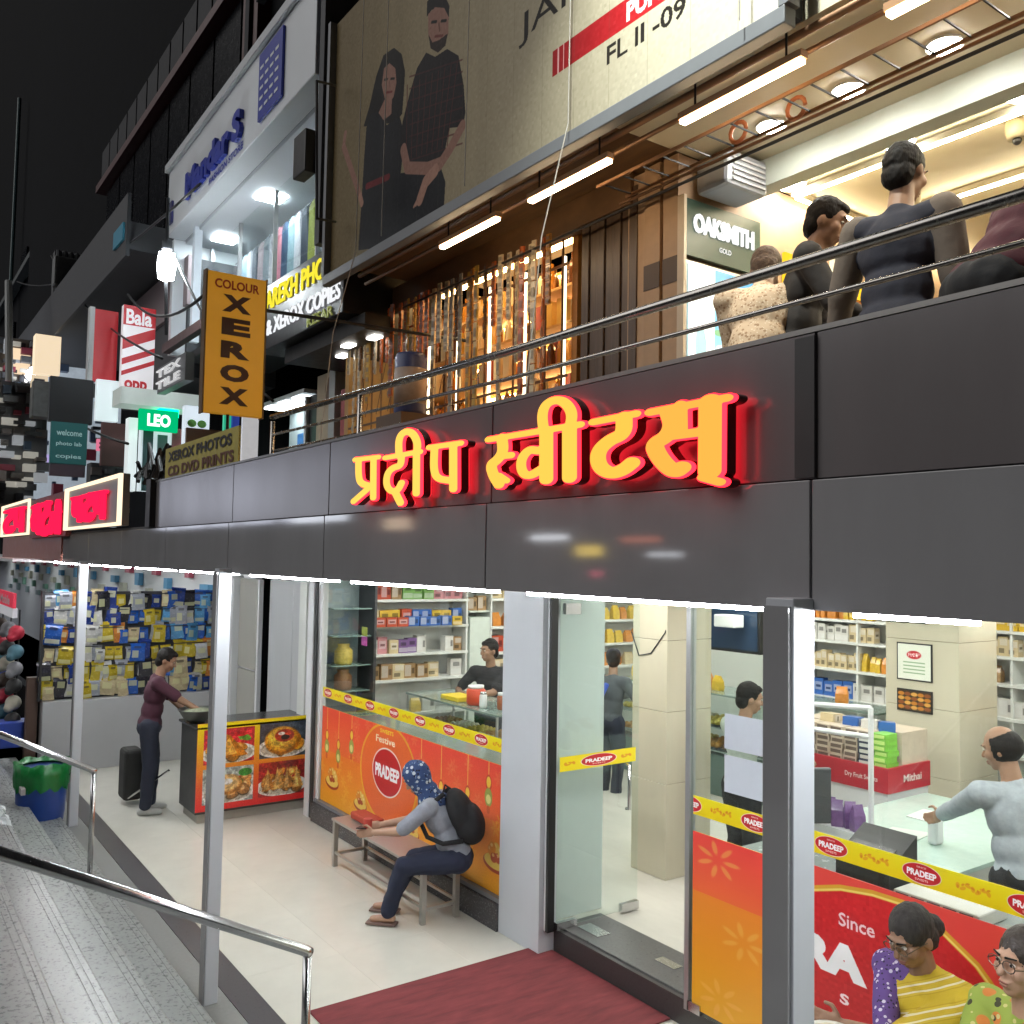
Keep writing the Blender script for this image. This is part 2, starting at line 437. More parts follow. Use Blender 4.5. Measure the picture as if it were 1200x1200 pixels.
# ================================================================== THE SWEET SHOP (building with parts)
shop = thing('sweet_shop', 'grey clad sweet shop front with glazed windows under the lit red letters', 'shop building', (-5, 4.15, 0))
FY = 1.95
JO = [-11.9, -10.41, -8.92, -7.43, -5.93, -4.42, -2.915, -1.443, .03, 1.5]
for a, b in zip(JO[:-1], JO[1:]):
    MB().box(a+.004, b-.004, FY, FY+.05, 2.69, 3.018).build('fascia_panel', [ACP], shop, bevel=.002)
for a, b in zip(JO[3:-1], JO[4:]):
    a2 = -7.86 if a == JO[3] else a
    MB().box(a2+.004, b-.004, FY+.022, FY+.07, 3.024, 3.40).build('signboard_panel', [ACP2], shop, bevel=.002)
MB().box(-1.50, -1.44, FY+.01, FY+.022, 3.026, 3.39).build('cover_strip', [mat('cover_strip_grey', (.05, .048, .05), .4)], shop)
MB().box(-8.02, -7.88, FY-.02, FY+.12, 3.03, 3.43).build('end_post', [DARKM], shop, bevel=.004)
MB().box(-11.9, 1.5, FY+.05, 4.6, 2.74, 2.8).build('porch_ceiling', [WHITE], shop)
MB().box(-7.88, 1.5, FY+.075, 4.62, 2.82, 3.02).build('walkway_slab', [mat('slab_concrete', (.2, .19, .18), .8, bump=.1)], shop)
MB().box(-7.88, 1.5, FY+.02, FY+.1, 3.402, 3.416).build('coping', [mat('coping_metal', (.3, .29, .28), .35, .6)], shop)

# facade at the back of the porch
GY = 4.12
SILL = mat('dark_granite_plinth', (.07, .068, .072), .25, var=.25, scale=70)
MB().box(-9.3, -5.8, GY-.08, GY+.06, 0, .2).build('plinth', [SILL], shop, bevel=.004)
MB().box(-9.3, -5.8, GY-.05, GY+.05, .2, .232).build('window_sill', [mat('sill_grey', (.19, .19, .2), .4)], shop)
MB().box(-5.8, -5.3, GY-.06, GY+.1, 0, 2.74).build('pilaster', [mat('white_cladding', (.6, .63, .67), .35, var=.03, scale=3)], shop, bevel=.003)
for x in (-5.295, -3.925):
    MB().box(x, x+.035, GY-.02, GY+.03, .17, 2.74).build('door_frame', [ALU if x > -5 else WHITE], shop)
MB().box(-5.262, -5.235, GY-.03, GY+.03, .17, 2.74).build('door_frame', [BLACK], shop)
MB().box(-9.30, -9.24, GY-.03, GY+.03, .2, 2.74).build('window_frame', [WHITE], shop)
MB().box(-9.44, -9.36, GY-.04, GY+.03, 0, 2.74).build('window_frame', [mat('dark_gap', (.03, .03, .03), .6)], shop)
MB().box(-9.36, -9.302, GY-.03, GY+.03, 0, 2.74).build('window_frame', [ALU], shop)
MB().box(-9.56, -9.44, GY-.05, GY+.04, 0, 2.74).build('window_frame', [WHITE], shop)
thr = MB().box(-5.32, -2.95, 4.24, 4.66, 0, .172).build('threshold', [mat('threshold_granite', (.11, .108, .108), .3, var=.3, scale=60)], shop, bevel=.004)
MB().box(-5.3, -2.95, 4.2, 4.24, 0, .16).build('threshold_riser', [mat('riser_granite', (.05, .045, .045), .3, var=.2, scale=70)], shop)
MB().box(-2.95, 1.5, GY-.02, GY+.08, 0, .2).build('plinth', [SILL], shop)
# glazing
def pane(x0, x1, z0, z1, y=GY, m=GLASS):
    return MB().box(x0, x1, y-.005, y+.005, z0, z1).build('window_pane', [m], shop)
pane(-9.24, -7.53, .232, 2.74); pane(-7.525, -5.802, .232, 2.74)
pane(-3.89, -3.2, .174, 2.74, GY, GLASSG); pane(-3.195, -.5, .2, 2.74); pane(-.495, 1.4, .2, 2.74)
# open glass door leaf swung inwards
leaf = MB().slab((-5.235, GY+.045, .19), (0, .78, 0), (.01, 0, 0), (0, 0, 2.5)).build('door_leaf', [GLASSG], shop)
MB().box(-5.25, -5.21, 4.16, 4.34, .178, .23).build('patch_fitting', [STEEL], leaf)
MB().box(-5.25, -5.21, 4.78, 4.95, .178, .24).build('patch_fitting', [STEEL], leaf)
MB().box(-5.25, -5.21, 4.2, 4.34, 2.42, 2.5).build('patch_fitting', [STEEL], leaf)
MB().tube([(-5.20, 4.8, .95), (-5.17, 4.8, .95), (-5.17, 4.8, 1.28), (-5.20, 4.8, 1.28)], .012).build('handle', [STEEL], leaf, smooth=True)
MB().box(-3.9, -3.8, GY-.02, GY+.02, .174, .23).build('patch_fitting', [STEEL], shop)
MB().box(-4.5, -4.32, 4.42, 4.5, .173, .177).build('floor_spring_plate', [STEEL], shop)
MB().box(-5.2, -4.98, 4.34, 4.46, .173, .177).build('floor_spring_plate', [STEEL], shop)

# interior shell
SW = mat('shop_wall_paint', (.68, .7, .66), .5, var=.02, scale=2)
MB().box(-9.89, 2.59, 4.242, 9.6, .1, .165).build('shop_floor', [MARBLE], shop)
MB().box(-10.1, -9.9, 4.18, 9.8, .0, 2.95).build('side_wall', [SW], shop)
MB().box(-9.89, 2.6, 9.6, 9.75, .166, 2.95).build('back_wall', [SW], shop)
MB().box(2.6, 2.8, 4.2, 9.7, .16, 2.95).build('side_wall', [SW], shop)
MB().box(-9.89, 2.59, 4.14, 9.59, 2.83, 2.93).build('shop_ceiling', [WHITE], shop)
CEIL = lamp('ceiling_panel_glow', (1, .985, .92), 17)
for x in (-8.6, -7.1, -5.6, -4.1, -2.6, -1.1, .6):
    for y in (4.9, 6.6, 8.3):
        f = MB().box(x-.33, x+.33, y-.33, y+.33, 2.80, 2.83).build('ceiling_light', [WHITE], shop)
        MB().box(x-.3, x+.3, y-.3, y+.3, 2.794, 2.799).build('diffuser', [CEIL], f)
# tube lights under the fascia
TUBE = lamp('led_tube_glow', (.95, .98, 1), 100)
for a, b in ((-13.2, -10.5), (-10.3, -9.15), (-8.9, -7.6), (-7.45, -6.1), (-5.85, -4.5), (-4.35, -3.0), (-2.82, -1.58), (-1.42, -1.07), (-.9, .4)):
    t = tag(MB().box(a, b, 2.06, 2.10, 2.70, 2.74).build('tube_light', [WHITE]), 'white LED tube light under the porch fascia, above the %s' % (
        'hanging packet stall' if a < -13 else 'far column' if a < -10 else 'white partition' if a < -8 else 'snack counter' if a < -7 else 'gap left of the middle column' if a == -7.45 else 'seated customer window' if a < -5 else 'shop doorway left half' if a < -4 else 'glass door beside the thick column' if a < -2 else 'right window' if a > -1.0 else 'thick porch column right side'), 'tube light', 'LED tubes under the porch fascia')
    MB().box(a+.02, b-.02, 2.065, 2.095, 2.672, 2.699).build('diffuser', [TUBE], t)
# beige marble pillars inside
PIL = mat('beige_marble_cladding', (.58, .54, .42), .14, var=.06, scale=2.5, stretch=(1, 1, .3), spec=.5)
def pillar(x0, x1, y0, y1, label):
    p = thing('marble_pillar', label, 'pillar', ((x0+x1)/2, (y0+y1)/2, .165))
    for z0, z1 in ((.166, .95), (.953, 1.55), (1.553, 2.15), (2.153, 2.79)):
        MB().box(x0, x1, y0, y1, z0, z1).build('marble_slab', [PIL], p, bevel=.003)
    return p
pillar(-5.98, -5.56, 5.58, 6.12, 'beige marble pillar just inside the glass door')
pillar(-4.98, -4.28, 7.85, 8.5, 'beige marble pillar with framed notices behind the cash counter')

# ------------------------------------------------------------------ printed bands and posters on the glass
bp = Print(360, 100, '#f2dc12')
bp.grad(0, 0, 360, 100, '#f4e21a', '#efd000')
for cx in (270,):
    for i in range(7): bp.ell(cx-52+i*17, 50+8*math.sin(i*2.1), 7, 12, '#e8a020', .85, i, 2); bp.ell(cx-52+i*17, 44+10*math.cos(i*1.7), 4, 7, '#d87a1a', .7, i*.7, 2)
bp.ell(90, 50, 72, 43, '#f4e8e0'); bp.ell(90, 50, 69, 40, '#c81820')
bp.text('PRADEEP', 36, 36, 108, 28, '#ffffff', .05); bp.text('SWEETS', 66, 71, 48, 9, '#f8d8d0', .02); bp.text('SINCE', 72, 20, 36, 7, '#f8d8d0', .02)
BAND = print_mat('yellow_logo_band', bp, .4)
def band(o, ex, h, reps, label=None):
    poster('logo_band', o, ex, (0, 0, h), BAND, shop, .003, reps)
band((-9.22, GY-.006, 1.318), (3.42, 0, 0), .105, 6.98)
poster('logo_band', (-3.87, GY-.006, 1.318), (3.37, 0, 0), (0, 0, .11), BAND, shop, .003, 6.88, .311)
poster('logo_band', (-5.222, 4.17, 1.29), (0, .74, 0), (0, 0, .105), print_mat('yellow_logo_strip', (lambda p: (p.ell(130, 50, 62, 42, '#f4e8e0'), p.ell(130, 50, 59, 39, '#c81820'), p.text('PRADEEP', 84, 37, 92, 26, '#ffffff', .05), p.text('SWEETS', 108, 70, 44, 8, '#f8d8d0'), [p.ell(x+i*9, 50+7*math.sin(i*2), 5, 11, '#e09020', .8, i, 2) for x in (18, 212) for i in range(4)], p)[-1])(Print(260, 100, '#f2dc12')), .4), leaf, .003)

def festive(w, h, logo, seed):
    p = Print(w, h); r = np.random.RandomState(seed)
    p.grad(0, 0, w, int(h*.45), '#ef4a3a', '#ee6a34'); p.grad(0, int(h*.45), w, h, '#ee7a2c', '#eca31e')
    for i in range(int(w/14)):
        x, y = r.rand()*w, r.rand()*h
        for k in range(6): p.ell(x+10*math.cos(k), y+10*math.sin(k), 8, 3, '#f4b040' if y > h*.4 else '#f28050', .5, k, 2)
    return p
p = festive(900, 270, True, 2)
p.ell(395, 120, 150, 130, '#f0b030', .9); p.ell(395, 120, 143, 124, '#ee6a30', 1); p.ell(392, 115, 78, 62, '#f5e9e0'); p.ell(392, 115, 74, 58, '#c41a20')
p.text('PRADEEP', 330, 98, 126, 34, '#ffffff', .05); p.text('Festive', 330, 26, 100, 18, '#fff0d0', .02); p.text('SWEETS', 352, 8, 70, 10, '#ffe23c')
for x in (35, 110, 190, 560, 650, 760, 840):  # hanging lanterns, lamps and sweets of the print
    y = 30+(x*37 % 60); p.line([(x, 0), (x, y)], 1.2, '#f7d060'); p.ell(x, y+16, 11, 18, '#c8452a'); p.ell(x, y+14, 8, 12, '#f3c948'); p.ell(x, y+46, 14, 20, '#9aa04a'); p.ell(x, y+50, 9, 10, '#e3d98a'); p.ell(x, y+72, 6, 9, '#d4582c')
for x, y, s in ((75, 190, 34), (250, 215, 30), (870, 190, 36), (700, 205, 28), (520, 220, 30)):
    p.ell(x, y+s*.5, s*1.25, s*.55, '#a1361c'); p.ell(x, y+s*.4, s*1.15, s*.45, '#e9c55c')
    for k in range(9): p.ell(x+s*.8*math.cos(k*2.4)*(.3+k/12), y+s*.3*math.sin(k*2.4)-4, s*.34, s*.3, ('#a8431d', '#d9842a', '#e5b95a')[k % 3], 1, k, 2); p.ell(x+s*.8*math.cos(k*2.4)*(.3+k/12)-3, y+s*.3*math.sin(k*2.4)-8, s*.13, s*.1, '#f2d69a', .8)
p.speck(.02)
poster('window_poster', (-9.22, GY-.006, .236), (3.41, 0, 0), (0, 0, .985), print_mat('festive_window_print', p, .4), shop)
p = festive(150, 330, False, 4); p.grad(0, 0, 150, 110, '#ee4540', '#f06a3a'); p.grad(0, 110, 150, 330, '#ee8a2a', '#e7a820')
for x, y in ((40, 40), (80, 170), (45, 290)):
    for k in range(7): p.ell(x+22*math.cos(k*.9), y+22*math.sin(k*.9), 12, 4, '#f2b055', .65, k*.9, 2)
poster('window_poster', (-3.87, GY-.006, .20), (.72, 0, 0), (0, 0, 1.02), print_mat('orange_window_print', p, .4), shop)
p = Print(640, 400, '#c5121c'); p.grad(0, 0, 640, 400, '#d42026', '#b80f18'); p.speck(.015, 6)
t = np.linspace(0, 1, 60)
up_ = [(0, 62), (34, 46), (90, 26), (150, 16), (205, 15), (260, 34), (323, 77), (360, 120), (420, 200), (500, 320), (560, 400)]
p.poly(up_+[(640, 400), (640, 0), (0, 0)], '#e4463e')
p.line(up_, 6, '#e0a92e'); p.line([(x, y+3) for x, y in up_], 2, '#f6dc78')
p.text('Since', 86, 72, 68, 26, '#ffdfe0', .02); p.text('RA', 8, 130, 132, 66, '#ffffff', .08); p.text('S', 88, 224, 18, 20, '#ffe8e8', .04)
p.line([(0, 330), (60, 370), (130, 399)], 9, '#e8c23a')
poster('window_poster', (-3.13, GY-.0065, .21), (1.9, 0, 0), (0, 0, 1.04), print_mat('red_window_print', p, .4), shop)

# paper notices inside the fixed glass
for z, h in ((1.745, .2), (1.5, .21)): poster('paper_notice', (-3.63, GY-.007, z), (.34, 0, 0), (0, 0, h), mat('notice_paper', (.62, .66, .74), .8, var=.03), shop, .002)
MB().box(-5.78, -5.40, 4.225, 4.74, .166, 2.82).build('return_wall', [mat('pale_cyan_white', (.70, .74, .73), .35, var=.02)], shop)

# ------------------------------------------------------------------ red entrance mat
tag(MB().box(-5.42, -4.12, 2.38, 4.19, .002, .014).build('entrance_mat', [mat('maroon_carpet', (.19, .036, .04), .95, bump=.5, var=.34, scale=5, stretch=(3, .6, 1))], bevel=.004), 'maroon entrance mat lying before the shop door', 'mat')
# ================================================================== LIT LETTERS OF THE SHOP SIGN
def contours(D, xs, zs):
    """zero contours of the grid D (negative inside) -> closed loops"""
    ny, nx = D.shape; seg = {}
    def ip(a, b, pa, pb): t = a/(a-b); return (pa[0]+(pb[0]-pa[0])*t, pa[1]+(pb[1]-pa[1])*t)
    for j in range(ny-1):
        for i in range(nx-1):
            c = [(i, j), (i+1, j), (i+1, j+1), (i, j+1)]; d = [D[q[1], q[0]] for q in c]
            if min(d) >= 0 or max(d) < 0: continue
            pts = {}
            for k in range(4):
                a, b = d[k], d[(k+1) % 4]
                if (a < 0) != (b < 0):
                    e = tuple(sorted((c[k], c[(k+1) % 4])))
                    pts[k] = (e, ip(a, b, (xs[c[k][0]], zs[c[k][1]]), (xs[c[(k+1) % 4][0]], zs[c[(k+1) % 4][1]])), a < 0)
            ks = list(pts)
            pairs = [(ks[0], ks[1])] if len(ks) == 2 else [(0, 1), (2, 3)] if d[1] < 0 else [(1, 2), (3, 0)]
            for a, b in pairs:
                if not pts[a][2]: a, b = b, a
                seg[pts[b][0]] = (pts[a][0], pts[b][1])   # inside kept on one side
    loops = []
    while seg:
        k = next(iter(seg)); L = []
        while k in seg:
            n, p = seg.pop(k); L.append(p); k = n
        if len(L) > 5: loops.append(L)
    return loops
AX = .5
def glyph_loops(strokes, grow=0):
    """strokes: [(points (X, z), half width)], widths measured with X squeezed"""
    def sm(s):
        for _ in range(3 if len(s) > 3 else 0):
            s = [s[0]]+[q for a, b in zip(s[:-1], s[1:]) for q in ((a[0]*.75+b[0]*.25, a[1]*.75+b[1]*.25), (a[0]*.25+b[0]*.75, a[1]*.25+b[1]*.75))]+[s[-1]]
        return s
    strokes = [(sm(s), r) for s, r in strokes]
    allp = np.array([p for s, r in strokes for p in s])
    x0, z0 = allp.min(0)-.09; x1, z1 = allp.max(0)+.09
    xs = np.arange(x0, x1, .007); zs = np.arange(z0, z1, .0035); GX, GZ = np.meshgrid(xs, zs); D = np.full(GX.shape, 9.)
    for s, r in strokes:
        for (ax, az), (bx, bz) in zip(s[:-1], s[1:]):
            vx, vz = (bx-ax)*AX, bz-az; t = np.clip(((GX-ax)*AX*vx+(GZ-az)*vz)/max(1e-9, vx*vx+vz*vz), 0, 1)
            D = np.minimum(D, np.hypot((GX-ax)*AX-t*vx, GZ-az-t*vz)-r-grow)
    return contours(D, xs, zs)
def loops_mesh(name, loops, y0, y1, m):
    cu = bpy.data.curves.new(name, 'CURVE'); cu.dimensions = '2D'; cu.fill_mode = 'BOTH'; cu.extrude = (y1-y0)/2
    for L in loops:
        sp = cu.splines.new('POLY'); sp.points.add(len(L)-1); sp.use_cyclic_u = True
        for q, (x, z) in zip(sp.points, L): q.co = (x, z, 0, 1)
    o = bpy.data.objects.new(name, cu); COL.objects.link(o)
    dg = bpy.context.evaluated_depsgraph_get(); me = bpy.data.meshes.new_from_object(o.evaluated_get(dg)); bpy.data.objects.remove(o)
    me.transform(Matrix(((1, 0, 0, 0), (0, 0, -1, (y0+y1)/2), (0, 1, 0, 0), (0, 0, 0, 1)))); me.materials.clear(); me.materials.append(m); me.name = name
    return me
def px4(L): return [at(400+x/5, 440+y/5, Y=1.896) for x, y in L]
def px5(L): return [at(560+x/3.75, 440+y/3.75, Y=1.896) for x, y in L]
H, S = .0098, .0128      # thin headline, thick stems
GL = {
 'pra': (px4, [([(78, 494), (218, 478)], H), ([(100, 500), (100, 590), (112, 632), (165, 648)], .014), ([(188, 488), (186, 715)], S), ([(150, 668), (70, 738)], .012)]),
 'dii': (px4, [([(255, 483), (462, 446)], H), ([(352, 470), (348, 530), (300, 540), (268, 575), (262, 640), (288, 680), (330, 675), (352, 630)], .0128), ([(318, 690), (345, 745)], .014),
               ([(440, 455), (438, 690)], S), ([(440, 455), (448, 400), (425, 345), (390, 325), (352, 340), (334, 385), (338, 470)], (.0135))]),
 'pa': (px4, [([(512, 422), (700, 396)], H), ([(545, 425), (540, 550), (560, 605), (635, 615)], S), ([(655, 410), (655, 665)], S)]),
 'svii': (px5, [([(45, 282), (450, 215)], H), ([(105, 275), (112, 335), (85, 372), (55, 392), (68, 440), (92, 478)], .0155), ([(98, 355), (145, 350)], .011), ([(92, 440), (125, 462)], .010),
                ([(300, 245), (300, 455)], .0175), ([(262, 330), (222, 325), (188, 370), (192, 425), (225, 445), (290, 405)], .0128), ([(402, 232), (402, 448)], .0175),
                ([(404, 230), (416, 165), (385, 118), (345, 105), (300, 122), (280, 170), (290, 250)], (.0128))]),
 'ta': (px5, [([(505, 205), (695, 168)], H), ([(642, 185), (642, 258), (575, 285), (525, 335), (530, 400), (580, 432), (635, 418), (675, 385)], .0175)]),
 'sa': (px5, [([(755, 162), (1095, 98)], H), ([(838, 158), (858, 215), (830, 270), (770, 300), (790, 350), (830, 400), (870, 425), (895, 405)], .0175), ([(850, 265), (1000, 245)], .0115),
              ([(890, 130), (892, 245)], .012), ([(1020, 115), (1018, 420)], .020), ([(990, 448), (1062, 468)], .010), ([(1022, 430), (1022, 455)], .008)]),
}
GLOW = lamp('sign_face_glow', (1, .60, .11), 1.35)
GLOWS = {k: lamp('sign_face_glow_'+k, (1, g, b), 1.3) for k, g, b in (('pra', .60, .10), ('dii', .59, .10), ('pa', .57, .09), ('svii', .53, .075), ('ta', .49, .065), ('sa', .40, .06))}
SIDE = lamp('sign_casing_red_glow', (1, .015, .03), 5)
DARKRED = mat('sign_return_dark_red', (.10, .004, .006), .35)
sign = thing('illuminated_shop_sign', 'shop name in glowing yellow letters edged red, on the graphite signboard above the entrance', 'shop sign', (-2.9, 1.9, 3.2))
for k, (fn, st) in GL.items():
    st = [([(p.x, p.z) for p in fn(s)], r) for s, r in st]
    a = link('letter', loops_mesh('letter', glyph_loops(st, .0042), 1.912, 1.948, DARKRED), sign)
    link('red_edge', loops_mesh('red_edge', glyph_loops(st, .0038), 1.9, 1.9115, SIDE), a)
    link('lit_face', loops_mesh('lit_face', glyph_loops(st), 1.893, 1.8995, GLOWS[k]), a)
    link('back_glow', loops_mesh('back_glow', glyph_loops(st, .002), 1.9485, 1.9515, lamp('letter_back_glow', (1, .02, .035), 3.5)), a)

# ================================================================== UPPER WALKWAY
rail = thing('walkway_railing', 'long steel railing along the upper walkway above the lit shop name', 'railing', (-4, 2.1, 3.4))
RM = mat('railing_steel', (.4, .38, .36), .25, 1, var=.1, scale=20)
MB().tube([(-5.62, 2.1, 3.69), (-3, 2.1, 3.645), (1.4, 2.1, 3.645)], .017, 12).build('top_rail', [RM], rail, smooth=True)
MB().tube([(-5.62, 2.1, 3.575), (-3, 2.1, 3.535), (1.4, 2.1, 3.535)], .0085, 8).build('middle_rail', [RM], rail, smooth=True)
MB().tube([(-5.62, 2.1, 3.47), (-3, 2.1, 3.44), (1.4, 2.1, 3.44)], .007, 8).build('lower_rail', [RM], rail, smooth=True)
for x in (-5.6, -4.35, -.2, 1.2):
    MB().tube([(x, 2.1, 3.05), (x, 2.1, 3.66)], .015, 10).build('post', [RM], rail, smooth=True)

# floor, ceiling and walls of the upper storey
U = 4.0
upper = thing('upper_arcade', 'upper storey of the market building with a brown timber lined walkway', 'building', (-6, U, 3.02))
WOOD = mat('brown_soffit', (.16, .085, .04), .5, bump=.2, var=.4, scale=6, stretch=(.4, 3, 1))
MB().box(-16, 1.5, FY+.08, 12, 3.022, 3.04).build('walkway_floor', [mat('walkway_tile', (.3, .27, .23), .35, var=.1)], upper)
CEILM = mat('cream_ceiling', (.75, .67, .5), .5, var=.04, scale=1)
MB().box(-7.3, -3.87, 3.42, U+.1, 5.34, 5.42).build('soffit', [WOOD], upper)
MB().box(-3.865, 1.5, 3.42, 12, 5.30, 5.42).build('shop_ceiling', [CEILM], upper)
MB().box(-7.3, 1.5, 3.45, 4.8, 5.43, 5.52).build('floor_slab', [mat('slab_edge', (.18, .17, .16), .8)], upper)
MB().box(-3.85, 1.5, 4.43, 4.56, 5.13, 5.299).build('shutter_housing', [mat('pale_green_beam', (.62, .68, .62), .4, var=.03)], upper)
MB().box(-9.7, 1.5, 10, 10.2, 3.04, 5.3).build('back_wall', [mat('cream_shop_wall', (.66, .56, .38), .6, var=.05)], upper)
MB().box(-4.35, -3.88, U-.02, 9.9, 3.04, 5.3).build('party_wall', [mat('tan_wall', (.45, .3, .19), .6, var=.08)], upper)
# pillars between the upper shops
for x0, x1 in ((-4.165, -4.03), (-4.0, -3.875)):
    q = MB().box(x0, x1, U-.05, U-.022, 3.04, 5.3).build('pier', [mat('tan_pier', (.42, .27, .16), .5, var=.1)], upper)
    MB().box(x0-.002, x1+.002, U-.054, U-.0505, 4.51, 4.67).build('dark_band', [mat('dark_band', (.07, .04, .025), .5)], q)
# plank shutter (dark brown folding boards)
sh = thing('folding_plank_shutter', 'dark brown folding plank shutter closed between the golden shelves and tan piers', 'shutter', (-5.15, U, 3.04))
PLK = mat('dark_plank', (.085, .052, .034), .38, bump=.25, var=.35, scale=9, stretch=(6, 1, .4))
for i in range(8):
    x = -4.81+.0795*i; MB().box(x, x+.0735, U-.03+.012*(i % 2), U+.01, 3.05, 5.24).build('plank', [PLK], sh, bevel=.004)
# cove light strips, down lights and warm batten lights
WARM = lamp('warm_batten_glow', (1, .72, .42), 26); COVE = lamp('warm_cove_glow', (1, .84, .54), 80); DOWN = lamp('downlight_glow', (1, .95, .85), 90)
for (a, b, c) in ((-5.75+.0, -5.0, 'over the golden shelves'), (-4.65, -3.87, 'before the plank shutter'), (-3.32, -2.55, 'nearest the green shop sign'), (-2.14, -1.4, 'last of the row')):
    t = tag(MB().box(a, b, 3.375, 3.425, 5.115, 5.15).build('batten_light', [mat('orange_batten', (.5, .25, .1), .5)]), 'warm glowing batten light hung under the billboard, ' + c, 'batten light', 'warm batten lights of the walkway')
    MB().box(a+.01, b-.01, 3.38, 3.42, 5.094, 5.114).build('diffuser', [WARM], t)
    for x in (a+.1, b-.1): MB().tube([(x, 3.4, 5.15), (x, 3.4, 5.34 if x < -4.3 else 5.30)], .006, 6).build('hanger', [DARKM], t)
for i, x in enumerate((-3.3, -2.8, -2.28, -1.75, -1.2, -.6)):
    t = tag(MB().lathe([(.085, 5.285), (.085, 5.299)], (x, 4.1, 0), 20).build('down_light', [WHITE]), 'round white down light, %s from the green sign in the front ceiling row' % ORD(i), 'down light', 'round ceiling lights')
    MB().lathe([(.074, 5.278), (.074, 5.2845)], (x, 4.1, 0), 20).build('diffuser', [DOWN], t)
for i, x in enumerate((-3.74, -2.98, -2.27, -1.5)):
    t = tag(MB().lathe([(.095, 5.285), (.095, 5.299)], (x, 4.85, 0), 20).build('down_light', [WHITE]), 'round white down light, %s from the green sign in the cream inner ceiling' % ORD(i), 'down light', 'round ceiling lights')
    MB().lathe([(.084, 5.278), (.084, 5.2845)], (x, 4.85, 0), 20).build('diffuser', [DOWN], t)
tray = MB().box(-3.79, 1, 4.955, 4.99, 5.26, 5.299).box(-3.82, -3.79, 4.955, 7.4, 5.26, 5.299).box(-3.4, 1, 5.48+.3, 5.52+.3, 5.26, 5.299).build('ceiling_cove', [CEILM], upper)
MB().box(-3.78, 1, 4.96, 4.985, 5.249, 5.259).box(-3.815, -3.795, 4.99, 7.3, 5.249, 5.259).box(-3.4, 1, 5.785, 5.815, 5.249, 5.259).build('cove_strip', [COVE], tray)
# smoke heads and a caged pendant on that ceiling
for x, y, l in ((-3.35, 5.6, 'small beige smoke detector near the yellow sign'), (-2.45, 5.15, 'tan ceiling sensor hanging above the scarfed woman')):
    s_ = tag(MB().lathe([(.05, 5.20), (.06, 5.24), (.06, 5.299)], (x, y, 0), 14).build('smoke_detector', [mat('beige_plastic', (.5, .42, .28), .5)], smooth=True), l, 'smoke detector')
    MB().ell((x, y, 5.19), .025).build('sensor_dome', [BLACK], s_)
# pipes, cable ladder and beaded curtain of wires under the soffit
PIPE = mat('copper_brown_pipe', (.36, .19, .1), .4, .4, var=.15)
for i, (y, z, r, x0) in enumerate(((3.5, 5.2, .014, -7.2), (3.88, 5.06, .010, -7.2), (3.44, 5.26, .02, -7.2), (3.86, 5.09, .010, -4.3))):
    tag(MB().tube([(x0, y, z), (1.4, y, z)], r, 8).build('conduit_pipe', [PIPE if i != 1 else DARKM], smooth=True), ('thin copper coloured conduit running under the brown soffit', 'black conduit running beside the copper pipes', 'thick copper coloured pipe closest to the billboard foot', 'short copper conduit across the pale shop ceiling')[i], 'pipe')
lad = thing('cable_ladder', 'dark ladder shaped cable tray with thin rungs across the lit ceiling', 'cable tray', (-2.5, 3.85, 5.15))
for y in (3.58, 3.82): MB().box(-4.2, 1.4, y-.006, y+.006, 5.09, 5.108).build('side_rail', [PIPE], lad)
for i in range(34): MB().box(-4.15+.165*i, -4.143+.165*i, 3.587, 3.813, 5.095, 5.103).build('rung', [DARKM], lad)
for i, (x, z) in enumerate(((-2.9, 5.18), (-3.28, 5.2))):
    tag(MB().tube([(x+.055*math.cos(a*.5), 3.8, z+.055*math.sin(a*.5)-.04) for a in range(13)], .012, 6, closed=False).build('coiled_cable', [mat('orange_cable', (.6, .2, .08), .5)]), ('orange coil of cable on the ladder tray', 'smaller orange cable coil left of the big coil')[i], 'cable coil')
for i, x in enumerate((-6.3, -5.1, -4.0, -2.75, -6.75)):
    tag(MB().tube([(x, 3.2, 7.6), (x+.01, 3.18, 5.3), (x+.015, 3.0, 4.6), (x, 2.9, 3.5)][:(4 if i in (2, 4) else 2)], .004, 5).build('hanging_wire', [mat('pale_wire', (.5, .47, .42), .6)]), 'thin wire hanging down the billboard face, %s' % ('across the two figures', 'right of the figures', 'down to the shutter', 'by the bright right end', 'at the left edge down to the railing')[i], 'wire')
# inverter box above the green sign
ac = thing('grey_wall_unit', 'pale grey box unit fixed above the green lit sign', 'wall unit', (-4.1, 4.7, 5.2))
MB().box(-3.86, -3.60, 4.08, 4.45, 5.06, 5.28).build('body', [mat('pale_grey_plastic', (.42, .45, .5), .4)], ac, bevel=.03)
for i in range(5): MB().box(-3.599, -3.59, 4.12, 4.41, 5.09+.033*i, 5.102+.033*i).build('slat', [WHITE], ac)

# green sign board and lit picture under it on the party wall, facing the walkway
gs = thing('green_shop_sign', 'dark green sign board with white lettering above a lit landscape picture', 'shop sign', (-4.34, 4.85, 5.2))
MB().box(-3.874, -3.836, 3.97, 4.66, 4.67, 5.02).build('board', [mat('dark_green_sign', (.018, .05, .035), .35)], gs)
MB().box(-3.874, -3.82, 3.945, 3.968, 3.1, 5.03).build('edge_strip', [mat('lit_edge', (.6, .5, .38), .4)], gs)  # strip in plain pale tan
letter('lettering', 'OAKSMITH', (-3.835, 4.04, 4.82), (0, .55, 0), (0, 0, .12), lamp('white_letter_glow', (1, 1, .98), 1.2), gs, .012, .04)
letter('lettering', 'GOLD', (-3.835, 4.27, 4.74), (0, .11, 0), (0, 0, .033), MATS['white_letter_glow'], gs, .004)
lp = thing('lit_picture_panel', 'backlit poster of blue water and sky below the green sign', 'light box', (-4.34, 4.85, 4.4))
